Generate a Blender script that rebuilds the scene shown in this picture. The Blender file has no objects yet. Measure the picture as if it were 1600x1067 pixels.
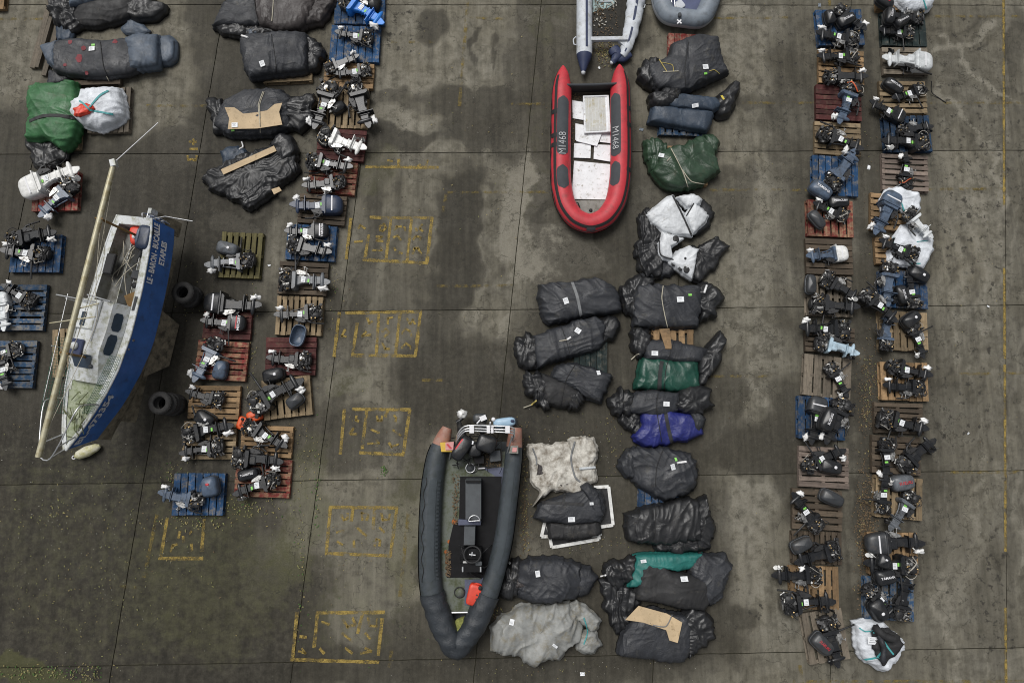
import bpy, math, random
import numpy as np
from mathutils import Vector, Matrix, Euler, noise
from mathutils.bvhtree import BVHTree

# ------------------------------------------------------------------ camera, sky, sun, exposure
SC = bpy.context.scene
COL = SC.collection
CAM_H = 17.9
CAM_F = 1066.0                      # focal length in photo pixels (1600 wide)
CAM_ROT = Euler((math.radians(7.906), math.radians(-1.136), math.radians(-0.730)), 'XYZ')
cam_data = bpy.data.cameras.new('camera')
cam_data.sensor_width = 36.0
cam_data.lens = CAM_F / 1600.0 * 36.0
cam_data.clip_end = 2000.0
cam = bpy.data.objects.new('camera', cam_data)
COL.objects.link(cam)
cam.location = (0, 0, CAM_H)
cam.rotation_euler = CAM_ROT
SC.camera = cam

SUN_EL, SUN_AZ = math.radians(62), math.radians(-35)   # azimuth measured from +Y towards +X
world = bpy.data.worlds.new('World')
SC.world = world
world.use_nodes = True
wn = world.node_tree
bg = wn.nodes['Background']
sky = wn.nodes.new('ShaderNodeTexSky')
sky.sky_type = 'NISHITA'
sky.sun_disc = False
sky.sun_elevation = SUN_EL
sky.sun_rotation = SUN_AZ
sky.air_density = 1.0
sky.dust_density = 3.0
sky.ozone_density = 1.0
hs = wn.nodes.new('ShaderNodeHueSaturation')            # overcast: the blue is veiled by cloud
hs.inputs['Saturation'].default_value = 0.16
wn.links.new(sky.outputs[0], hs.inputs['Color'])
wn.links.new(hs.outputs[0], bg.inputs['Color'])
bg.inputs['Strength'].default_value = 0.055

sl = bpy.data.lights.new('sun', 'SUN')
sl.energy = 1.5
sl.angle = math.radians(30)
sl.color = (1.0, 0.975, 0.94)
sun = bpy.data.objects.new('sun', sl)
COL.objects.link(sun)
sd = Vector((math.sin(SUN_AZ) * math.cos(SUN_EL), math.cos(SUN_AZ) * math.cos(SUN_EL), math.sin(SUN_EL)))
sun.rotation_euler = sd.to_track_quat('Z', 'Y').to_euler()
sun.location = (0, 0, 40)

vs = SC.view_settings
vs.view_transform = 'Standard'
vs.look = 'None'
vs.exposure = 0.68
vs.gamma = 1.0
vs.use_curve_mapping = False
SC.cycles.filter_width = 1.05
SC.cycles.max_bounces = 5
SC.cycles.diffuse_bounces = 3
SC.cycles.glossy_bounces = 2
SC.cycles.transparent_max_bounces = 6

# ------------------------------------------------------------------ helpers
CR = CAM_ROT.to_matrix()
CO = Vector((0, 0, CAM_H))
def ray(x, y):
    return (CR @ Vector(((x - 800.0) / CAM_F, -(y - 533.5) / CAM_F, -1.0))).normalized()
def at(x, y, z=0.0):
    """the point of the yard, at height z, that is seen at photo pixel (x, y)"""
    d = ray(x, y)
    return CO + d * ((z - CAM_H) / d.z)
CRn = np.array(CR)
def to_px(P):
    q = (P - np.array([0, 0, CAM_H])) @ CRn
    return 800 + CAM_F * q[:, 0] / -q[:, 2], 533.5 - CAM_F * q[:, 1] / -q[:, 2]

def obj(name, me, parent=None):
    o = bpy.data.objects.new(name, me)
    COL.objects.link(o)
    if parent is not None:
        o.parent = parent
    return o
def tag(o, label, cat, group=None, kind=None):
    o['label'] = label
    if cat: o['category'] = cat
    if group: o['group'] = group
    if kind: o['kind'] = kind
    return o
def thing(name, label, cat, loc=(0, 0, 0), rz=0.0, group=None):
    o = obj(name, None)
    o.empty_display_size = 0.2
    o.location = loc
    o.rotation_euler = (0, 0, rz)
    return tag(o, label, cat, group)

class MB:
    """collects verts and faces, then becomes one mesh object"""
    def __init__(s):
        s.v, s.f, s.sm = [], [], []
    def add(s, vs_, fs, smooth=False):
        b = len(s.v)
        s.v += [tuple(p) for p in vs_]
        s.f += [tuple(i + b for i in f) for f in fs]
        s.sm += [smooth] * len(fs)
    def box(s, c, size, rot=None, taper=1.0):
        hx, hy, hz = size[0] / 2, size[1] / 2, size[2] / 2
        pts = []
        for z in (-1, 1):
            t = 1.0 if z < 0 else taper
            for x, y in ((-1, -1), (1, -1), (1, 1), (-1, 1)):
                pts.append(Vector((x * hx * t, y * hy * t, z * hz)))
        if rot is not None:
            m = rot if isinstance(rot, Matrix) else Euler(rot).to_matrix()
            pts = [m @ p for p in pts]
        c = Vector(c)
        s.add([p + c for p in pts], [(3, 2, 1, 0), (4, 5, 6, 7), (0, 1, 5, 4), (1, 2, 6, 5), (2, 3, 7, 6), (3, 0, 4, 7)])
    def bevbox(s, c, size, bev=0.02, rot=None):
        """a box with chamfered vertical and top edges"""
        hx, hy, hz = size[0] / 2, size[1] / 2, size[2] / 2
        def ring(ix, iy, z):
            b = bev
            x, y = hx - ix, hy - iy
            return [Vector(p) for p in ((-x + b, -y, z), (x - b, -y, z), (x, -y + b, z), (x, y - b, z), (x - b, y, z), (-x + b, y, z), (-x, y - b, z), (-x, -y + b, z))]
        rings = [ring(bev * .5, bev * .5, -hz), ring(0, 0, -hz + bev * .6), ring(0, 0, hz - bev), ring(bev, bev, hz)]
        pts = [p for r in rings for p in r]
        if rot is not None:
            m = rot if isinstance(rot, Matrix) else Euler(rot).to_matrix()
            pts = [m @ p for p in pts]
        c = Vector(c)
        fs = []
        for k in range(3):
            for i in range(8):
                j = (i + 1) % 8
                fs.append((k * 8 + i, k * 8 + j, k * 8 + 8 + j, k * 8 + 8 + i))
        fs.append(tuple(range(7, -1, -1)))
        fs.append(tuple(range(24, 32)))
        s.add([p + c for p in pts], fs)
    def prism(s, poly, z0, z1, taper=1.0):
        n = len(poly)
        cx = sum(p[0] for p in poly) / n; cy = sum(p[1] for p in poly) / n
        a = 0
        for i in range(n):
            x1, y1 = poly[i][:2]; x2, y2 = poly[(i + 1) % n][:2]
            a += x1 * y2 - x2 * y1
        if a < 0: poly = poly[::-1]
        pts = [(p[0], p[1], z0) for p in poly] + [(cx + (p[0] - cx) * taper, cy + (p[1] - cy) * taper, z1) for p in poly]
        fs = [tuple(range(n - 1, -1, -1)), tuple(range(n, 2 * n))]
        for i in range(n):
            j = (i + 1) % n
            fs.append((i, j, j + n, i + n))
        s.add(pts, fs)
    def tube(s, pts, r, n=8, cap=True, smooth=True, flat=1.0):
        """sweep a circle along pts; r a number or a list; flat squashes it in z"""
        pts = [Vector(p) for p in pts]
        m = len(pts)
        rs = r if isinstance(r, (list, tuple)) else [r] * m
        up = Vector((0, 0, 1))
        V = []
        prev = None
        for i, p in enumerate(pts):
            t = (pts[min(i + 1, m - 1)] - pts[max(i - 1, 0)])
            t = t.normalized() if t.length > 1e-9 else Vector((1, 0, 0))
            ref = up if abs(t.z) < .9 else (prev or Vector((1, 0, 0)))
            a = t.cross(ref)
            if a.length < 1e-6: a = t.orthogonal()
            a.normalize(); b = a.cross(t).normalized()
            prev = b
            for k in range(n):
                w = 2 * math.pi * k / n
                V.append(p + a * (math.cos(w) * rs[i]) + b * (math.sin(w) * rs[i] * flat))
        F = []
        for i in range(m - 1):
            for k in range(n):
                k2 = (k + 1) % n
                F.append((i * n + k, i * n + k2, (i + 1) * n + k2, (i + 1) * n + k))
        s.add(V, F, smooth)
        if cap:
            s.add([V[k] for k in range(n)], [tuple(range(n - 1, -1, -1))])
            s.add([V[(m - 1) * n + k] for k in range(n)], [tuple(range(n))])
    def lathe(s, prof, n=20, M=None, smooth=True):
        """prof: (radius, z) pairs, turned about z"""
        V = []
        for r, z in prof:
            for k in range(n):
                w = 2 * math.pi * k / n
                p = Vector((r * math.cos(w), r * math.sin(w), z))
                V.append(M @ p if M is not None else p)
        F = []
        for i in range(len(prof) - 1):
            for k in range(n):
                k2 = (k + 1) % n
                F.append((i * n + k, i * n + k2, (i + 1) * n + k2, (i + 1) * n + k))
        s.add(V, F, smooth)
    def superell(s, c, size, e=0.5, nu=20, nv=12, zmin=-1.0, M=None):
        """a rounded box (superellipsoid), cut flat at zmin (fraction of the half height)"""
        def pw(x): return math.copysign(abs(x) ** e, x)
        V = []
        a0 = math.asin(max(-1, min(1, -abs(zmin) ** (1 / e) if zmin < 0 else 0)))
        for j in range(nv + 1):
            a = a0 + (math.pi / 2 - a0) * j / nv
            for i in range(nu):
                w = 2 * math.pi * i / nu
                p = Vector((pw(math.cos(a)) * pw(math.cos(w)) * size[0] / 2, pw(math.cos(a)) * pw(math.sin(w)) * size[1] / 2, pw(math.sin(a)) * size[2] / 2))
                if M is not None: p = M @ p
                V.append(p + Vector(c))
        F = []
        for j in range(nv):
            for i in range(nu):
                i2 = (i + 1) % nu
                F.append((j * nu + i, j * nu + i2, (j + 1) * nu + i2, (j + 1) * nu + i))
        F.append(tuple(range(nu - 1, -1, -1)))
        s.add(V, F, True)
    def mesh(s, name, mat):
        me = bpy.data.meshes.new(name)
        me.from_pydata(s.v, [], s.f)
        me.polygons.foreach_set('use_smooth', s.sm)
        if mat is not None: me.materials.append(mat)
        me.update()
        return me
    def build(s, name, mat, parent=None, loc=None):
        o = obj(name, s.mesh(name, mat), parent)
        if loc is not None: o.location = loc
        return o

def spline(pts, n, closed=False):
    """Catmull-Rom through pts, n samples"""
    P = [Vector(p) for p in pts]
    m = len(P)
    segs = m if closed else m - 1
    out = []
    # sample by chord length so that samples are even
    L = [0.0]
    for i in range(segs):
        L.append(L[-1] + (P[(i + 1) % m] - P[i]).length)
    for k in range(n):
        d = L[-1] * (k / n if closed else k / (n - 1))
        i = 0
        while i < segs - 1 and L[i + 1] < d: i += 1
        t = (d - L[i]) / max(1e-9, L[i + 1] - L[i])
        if closed:
            a, b, c, e = P[(i - 1) % m], P[i % m], P[(i + 1) % m], P[(i + 2) % m]
        else:
            a, b, c, e = P[max(i - 1, 0)], P[i], P[i + 1], P[min(i + 2, m - 1)]
        t2, t3 = t * t, t * t * t
        q = 0.5 * ((2 * b) + (c - a) * t + (2 * a - 5 * b + 4 * c - e) * t2 + (3 * b - a - 3 * c + e) * t3)
        lin = b.lerp(c, t)
        out.append(q.lerp(lin, 0.25))
    return out

def text_geo(txt, size, off=.016):
    cu = bpy.data.curves.new('lettering', 'FONT')
    cu.body = txt
    cu.size = size
    cu.resolution_u = 2
    cu.offset = size * off
    cu.align_x = 'CENTER'; cu.align_y = 'CENTER'
    ob = bpy.data.objects.new('lettering_tmp', cu)
    COL.objects.link(ob)
    dg = bpy.context.evaluated_depsgraph_get()
    me = bpy.data.meshes.new_from_object(ob.evaluated_get(dg))
    V = [v.co.copy() for v in me.vertices]
    F = [tuple(p.vertices) for p in me.polygons]
    bpy.data.objects.remove(ob); bpy.data.curves.remove(cu); bpy.data.meshes.remove(me)
    return V, F

# ------------------------------------------------------------------ materials
MATS = {}
def nd(nt, t, **k):
    n = nt.nodes.new(t)
    for a, b in k.items(): setattr(n, a, b)
    return n
def new_mat(name):
    m = bpy.data.materials.new(name)
    m.use_nodes = True
    nt = m.node_tree
    return m, nt, nt.nodes['Principled BSDF']
def noise_node(nt, vec, scale, detail=4, rough=0.6):
    n = nd(nt, 'ShaderNodeTexNoise')
    n.inputs['Scale'].default_value = scale
    n.inputs['Detail'].default_value = detail
    n.inputs['Roughness'].default_value = rough
    if vec is not None: nt.links.new(vec, n.inputs['Vector'])
    return n.outputs['Fac']
def ramp(nt, fac, stops):
    r = nd(nt, 'ShaderNodeValToRGB')
    e = r.color_ramp.elements
    while len(e) < len(stops): e.new(0.5)
    for q, (p, c) in zip(e, stops):
        q.position = p
        q.color = (*c, 1) if len(c) == 3 else c
    nt.links.new(fac, r.inputs['Fac'])
    return r.outputs['Color']
def mixc(nt, fac, a, b, mode='MIX'):
    n = nd(nt, 'ShaderNodeMix', data_type='RGBA', blend_type=mode)
    for sck, val in ((n.inputs[0], fac), (n.inputs[6], a), (n.inputs[7], b)):
        if isinstance(val, (int, float)): sck.default_value = val
        elif isinstance(val, tuple): sck.default_value = (*val, 1)
        else: nt.links.new(val, sck)
    return n.outputs[2]
def math_n(nt, op, a, b=0.0, clamp=False):
    n = nd(nt, 'ShaderNodeMath', operation=op, use_clamp=clamp)
    for sck, val in zip(n.inputs, (a, b)):
        if isinstance(val, (int, float)): sck.default_value = val
        else: nt.links.new(val, sck)
    return n.outputs[0]
def bump(nt, bsdf, height, strength, dist):
    b = nd(nt, 'ShaderNodeBump')
    b.inputs['Strength'].default_value = strength
    b.inputs['Distance'].default_value = dist
    nt.links.new(height, b.inputs['Height'])
    nt.links.new(b.outputs[0], bsdf.inputs['Normal'])

def mat(name, col, rough=0.6, metal=0.0, var=0.25, scale=6.0, bmp=0.0, bscale=40.0, spec=0.5, dirt=None, dirt_amt=0.5, dirt_scale=5.0, rnd=0.0):
    """plain surface with tonal variation, optional dirt and bump"""
    if name in MATS: return MATS[name]
    m, nt, b = new_mat(name)
    pos = nd(nt, 'ShaderNodeNewGeometry').outputs['Position']
    f = noise_node(nt, pos, scale, 5, 0.65)
    lo = tuple(c * (1 - var) for c in col); hi = tuple(min(1, c * (1 + var)) for c in col)
    c = ramp(nt, f, [(0.28, lo), (0.72, hi)])
    if rnd:
        oi = nd(nt, 'ShaderNodeObjectInfo').outputs['Random']
        k = math_n(nt, 'ADD', math_n(nt, 'MULTIPLY', oi, 2 * rnd), 1 - rnd)
        c = mixc(nt, 1.0, c, k, 'MULTIPLY')
    if dirt:
        d = noise_node(nt, pos, dirt_scale, 6, 0.7)
        mk = ramp(nt, d, [(0.62 - 0.35 * dirt_amt, (0, 0, 0)), (0.78 - 0.25 * dirt_amt, (1, 1, 1))])
        c = mixc(nt, mk, c, dirt)
    nt.links.new(c, b.inputs['Base Color'])
    b.inputs['Roughness'].default_value = rough
    b.inputs['Metallic'].default_value = metal
    b.inputs['Specular IOR Level'].default_value = spec
    if bmp:
        h = noise_node(nt, pos, bscale, 3, 0.6)
        bump(nt, b, h, 1.0, bmp)
    MATS[name] = m
    return m

def cloth_mat(name, col, rough=0.45, var=0.3, spec=0.5, wr=0.012, wscale=9.0, dirt=None, dirt_amt=0.4):
    """coated fabric or plastic sheet: creases as fine relief"""
    if name in MATS: return MATS[name]
    m, nt, b = new_mat(name)
    pos = nd(nt, 'ShaderNodeNewGeometry').outputs['Position']
    f = noise_node(nt, pos, 3.0, 6, 0.7)
    lo = tuple(c * (1 - var) for c in col); hi = tuple(min(1, c * (1 + var)) for c in col)
    c = ramp(nt, f, [(0.3, lo), (0.7, hi)])
    if dirt:
        d = noise_node(nt, pos, 4.0, 7, 0.75)
        mk = ramp(nt, d, [(0.62 - 0.3 * dirt_amt, (0, 0, 0)), (0.8 - 0.2 * dirt_amt, (1, 1, 1))])
        c = mixc(nt, mk, c, dirt)
    nt.links.new(c, b.inputs['Base Color'])
    b.inputs['Specular IOR Level'].default_value = spec
    rr = ramp(nt, noise_node(nt, pos, 2.3, 3), [(0.3, (rough * .75,) * 3), (0.7, (min(1, rough * 1.3),) * 3)])
    nt.links.new(rr, b.inputs['Roughness'])
    # crease relief: ridged noise on a warped position
    w = nd(nt, 'ShaderNodeTexNoise'); w.inputs['Scale'].default_value = 2.2
    nt.links.new(pos, w.inputs['Vector'])
    vm = nd(nt, 'ShaderNodeVectorMath', operation='MULTIPLY_ADD')
    nt.links.new(w.outputs['Color'], vm.inputs[0]); vm.inputs[1].default_value = (.5, .5, .5); nt.links.new(pos, vm.inputs[2])
    n1 = noise_node(nt, vm.outputs[0], wscale * 1.3, 4, 0.55)
    r1 = math_n(nt, 'ABSOLUTE', math_n(nt, 'SUBTRACT', n1, 0.5))
    bump(nt, b, r1, 1.0, -wr * 1.6)
    MATS[name] = m
    return m

def wood_mat(name, col, paint=None, paint_amt=0.6, var=0.4):
    """boards: grain along the board's own x axis, each board its own tone, paint worn away in patches"""
    if name in MATS: return MATS[name]
    m, nt, b = new_mat(name)
    tc = nd(nt, 'ShaderNodeTexCoord').outputs['Object']
    oi = nd(nt, 'ShaderNodeObjectInfo').outputs['Random']
    mp = nd(nt, 'ShaderNodeMapping'); mp.inputs['Scale'].default_value = (2.5, 38, 38)
    nt.links.new(tc, mp.inputs['Vector'])
    off = nd(nt, 'ShaderNodeCombineXYZ')
    nt.links.new(math_n(nt, 'MULTIPLY', oi, 57.0), off.inputs[0])
    nt.links.new(math_n(nt, 'MULTIPLY', oi, 31.0), off.inputs[1])
    nt.links.new(off.outputs[0], mp.inputs['Location'])
    g = noise_node(nt, mp.outputs[0], 1.0, 5, 0.65)
    c = ramp(nt, g, [(0.25, tuple(k * (1 - var) for k in col)), (0.75, tuple(min(1, k * (1 + var)) for k in col))])
    k = math_n(nt, 'ADD', math_n(nt, 'MULTIPLY', oi, 0.7), 0.62)
    c = mixc(nt, 1.0, c, k, 'MULTIPLY')
    pos = nd(nt, 'ShaderNodeNewGeometry').outputs['Position']
    if paint:
        d = math_n(nt, 'ADD', noise_node(nt, pos, 6.0, 7, 0.75), math_n(nt, 'MULTIPLY', g, 0.30))
        mk = ramp(nt, d, [(0.78 - 0.42 * (1 - paint_amt) - .02, (1, 1, 1)), (0.90 - 0.42 * (1 - paint_amt), (0, 0, 0))])
        pc = ramp(nt, noise_node(nt, pos, 3.0, 4), [(0.3, tuple(k * .65 for k in paint)), (0.7, tuple(k * 1.25 for k in paint))])
        pc = mixc(nt, 1.0, pc, k, 'MULTIPLY')
        c = mixc(nt, mk, c, pc)
    dk = ramp(nt, noise_node(nt, pos, 9.0, 6, 0.7), [(0.52, (0, 0, 0)), (0.75, (1, 1, 1))])
    c = mixc(nt, math_n(nt, 'MULTIPLY', dk, 0.75), c, (0.040, 0.034, 0.026))
    gy = ramp(nt, noise_node(nt, pos, 2.6, 5, 0.7), [(0.42, (0, 0, 0)), (0.68, (1, 1, 1))])
    c = mixc(nt, math_n(nt, 'MULTIPLY', gy, 0.55), c, mixc(nt, 1.0, c, (.62, .66, .68), 'MULTIPLY'))
    nt.links.new(c, b.inputs['Base Color'])
    b.inputs['Roughness'].default_value = 0.8
    b.inputs['Specular IOR Level'].default_value = 0.3
    bump(nt, b, g, 0.6, 0.004)
    MATS[name] = m
    return m
# ------------------------------------------------------------------ the yard: concrete slabs, painted marks
UNIT = 4.4
def grid_pt(c, Y):                     # slab grid: skewed joints, measured from the photograph
    return ((c + 0.111 * Y - 1.647) * UNIT, (Y + 2.759) * UNIT)
COLS = [-4.14, -3.12, -2.10, -1.09, -0.08, .927, 1.951, 2.965, 3.98, 5.0, 6.02, 7.04, 8.06]
ROWS = [3, 2, 1, 0, -1, -2, -3, -4, -5, -6, -7]

def concrete():
    m, nt, b = new_mat('wet_concrete')
    pos = nd(nt, 'ShaderNodeNewGeometry').outputs['Position']
    at_ = nd(nt, 'ShaderNodeAttribute', attribute_name='stain')
    sep = nd(nt, 'ShaderNodeSeparateColor')
    nt.links.new(at_.outputs['Color'], sep.inputs[0])
    dark, moss, light = sep.outputs[0], sep.outputs[1], sep.outputs[2]
    spots = at_.outputs['Alpha']
    nA = noise_node(nt, pos, 0.55, 6, 0.62)
    nB = noise_node(nt, pos, 3.1, 8, 0.72)
    nC = noise_node(nt, pos, 26.0, 6, 0.75)
    nF = noise_node(nt, pos, 120.0, 2, 0.5)
    # broom streaks, along the lanes
    mp = nd(nt, 'ShaderNodeMapping'); mp.inputs['Scale'].default_value = (5.5, 0.35, 1); mp.inputs['Rotation'].default_value = (0, 0, -0.06)
    nt.links.new(pos, mp.inputs['Vector'])
    nS = noise_node(nt, mp.outputs[0], 1.0, 5, 0.65)
    base = ramp(nt, nB, [(0.27, (0.060, 0.056, 0.044)), (0.47, (0.118, 0.110, 0.088)), (0.72, (0.200, 0.188, 0.155))])
    base = mixc(nt, math_n(nt, 'MULTIPLY', ramp(nt, nA, [(0.35, (0, 0, 0)), (0.65, (1, 1, 1))]), 0.45), base, mixc(nt, 1.0, base, (1.14, 1.10, 1.0), 'MULTIPLY'))
    base = mixc(nt, 0.5, base, mixc(nt, 1.0, base, ramp(nt, nS, [(0.3, (.42, .42, .42)), (.7, (1.5, 1.5, 1.5))]), 'MULTIPLY'))
    oi = nd(nt, 'ShaderNodeObjectInfo').outputs['Random']
    base = mixc(nt, 1.0, base, math_n(nt, 'ADD', math_n(nt, 'MULTIPLY', oi, 0.30), 0.86), 'MULTIPLY')
    # light: scoured, dry patches
    lf = math_n(nt, 'ADD', light, math_n(nt, 'MULTIPLY', math_n(nt, 'SUBTRACT', nB, 0.5), 1.1))
    lm = ramp(nt, lf, [(0.30, (0, 0, 0)), (0.62, (1, 1, 1))])
    c = mixc(nt, math_n(nt, 'MULTIPLY', lm, 0.75), base, ramp(nt, nC, [(.3, (.170, .157, .125)), (.7, (.265, .249, .206))]))
    # dark: wet film and black algae
    df = math_n(nt, 'ADD', dark, math_n(nt, 'MULTIPLY', math_n(nt, 'SUBTRACT', nB, 0.5), 1.6))
    df = math_n(nt, 'ADD', df, math_n(nt, 'MULTIPLY', math_n(nt, 'SUBTRACT', nA, 0.5), 0.9))
    dm = ramp(nt, df, [(0.16, (0, 0, 0)), (0.42, (.74, .74, .74)), (0.85, (1, 1, 1))])
    dk_ = mixc(nt, 1.0, c, ramp(nt, noise_node(nt, pos, 8.0, 6, .7), [(.3, (.17, .165, .155)), (.7, (.36, .352, .34))]), 'MULTIPLY')
    c = mixc(nt, dm, c, dk_)
    # moss
    mf = math_n(nt, 'ADD', moss, math_n(nt, 'MULTIPLY', math_n(nt, 'SUBTRACT', nB, 0.5), 1.2))
    mm = ramp(nt, mf, [(0.30, (0, 0, 0)), (0.8, (1, 1, 1))])
    c = mixc(nt, math_n(nt, 'MULTIPLY', mm, 0.6), c, ramp(nt, nC, [(.3, (.045, .048, .016)), (.7, (.095, .095, .038))]))
    # scattered black blotches (lichen, trodden dirt)
    vo = nd(nt, 'ShaderNodeTexNoise'); vo.inputs['Scale'].default_value = 4.5; vo.inputs['Detail'].default_value = 8; vo.inputs['Roughness'].default_value = .68
    nt.links.new(pos, vo.inputs['Vector'])
    sf = math_n(nt, 'ADD', vo.outputs['Fac'], math_n(nt, 'MULTIPLY', spots, 0.22))
    sm = ramp(nt, sf, [(0.665, (0, 0, 0)), (0.72, (1, 1, 1))])
    c = mixc(nt, math_n(nt, 'MULTIPLY', sm, 0.78), c, (0.026, 0.024, 0.021))
    # hairline cracks
    nk = noise_node(nt, pos, .42, 5, 0.6)
    ck = math_n(nt, 'ABSOLUTE', math_n(nt, 'SUBTRACT', nk, .5))
    cm_ = ramp(nt, ck, [(.0, (1, 1, 1)), (.0022, (0, 0, 0))])
    c = mixc(nt, math_n(nt, 'MULTIPLY', cm_, 0.6), c, (.02, .019, .015))
    # pale grit
    gm = ramp(nt, noise_node(nt, pos, 60.0, 1, 0.4), [(0.735, (0, 0, 0)), (0.76, (1, 1, 1))])
    c = mixc(nt, math_n(nt, 'MULTIPLY', gm, 0.35), c, (0.20, 0.19, 0.15))
    c = mixc(nt, 0.55, c, mixc(nt, 1.0, c, ramp(nt, nF, [(.25, (.55, .55, .55)), (.75, (1.45, 1.45, 1.45))]), 'MULTIPLY'))
    nt.links.new(c, b.inputs['Base Color'])
    rg = mixc(nt, dm, (.92, .92, .92), (.72, .72, .72))
    nt.links.new(rg, b.inputs['Roughness'])
    b.inputs['Specular IOR Level'].default_value = 0.22
    bump(nt, b, math_n(nt, 'ADD', nC, math_n(nt, 'MULTIPLY', nF, 0.4)), 0.7, 0.006)
    return m
M_CONC = concrete()

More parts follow.
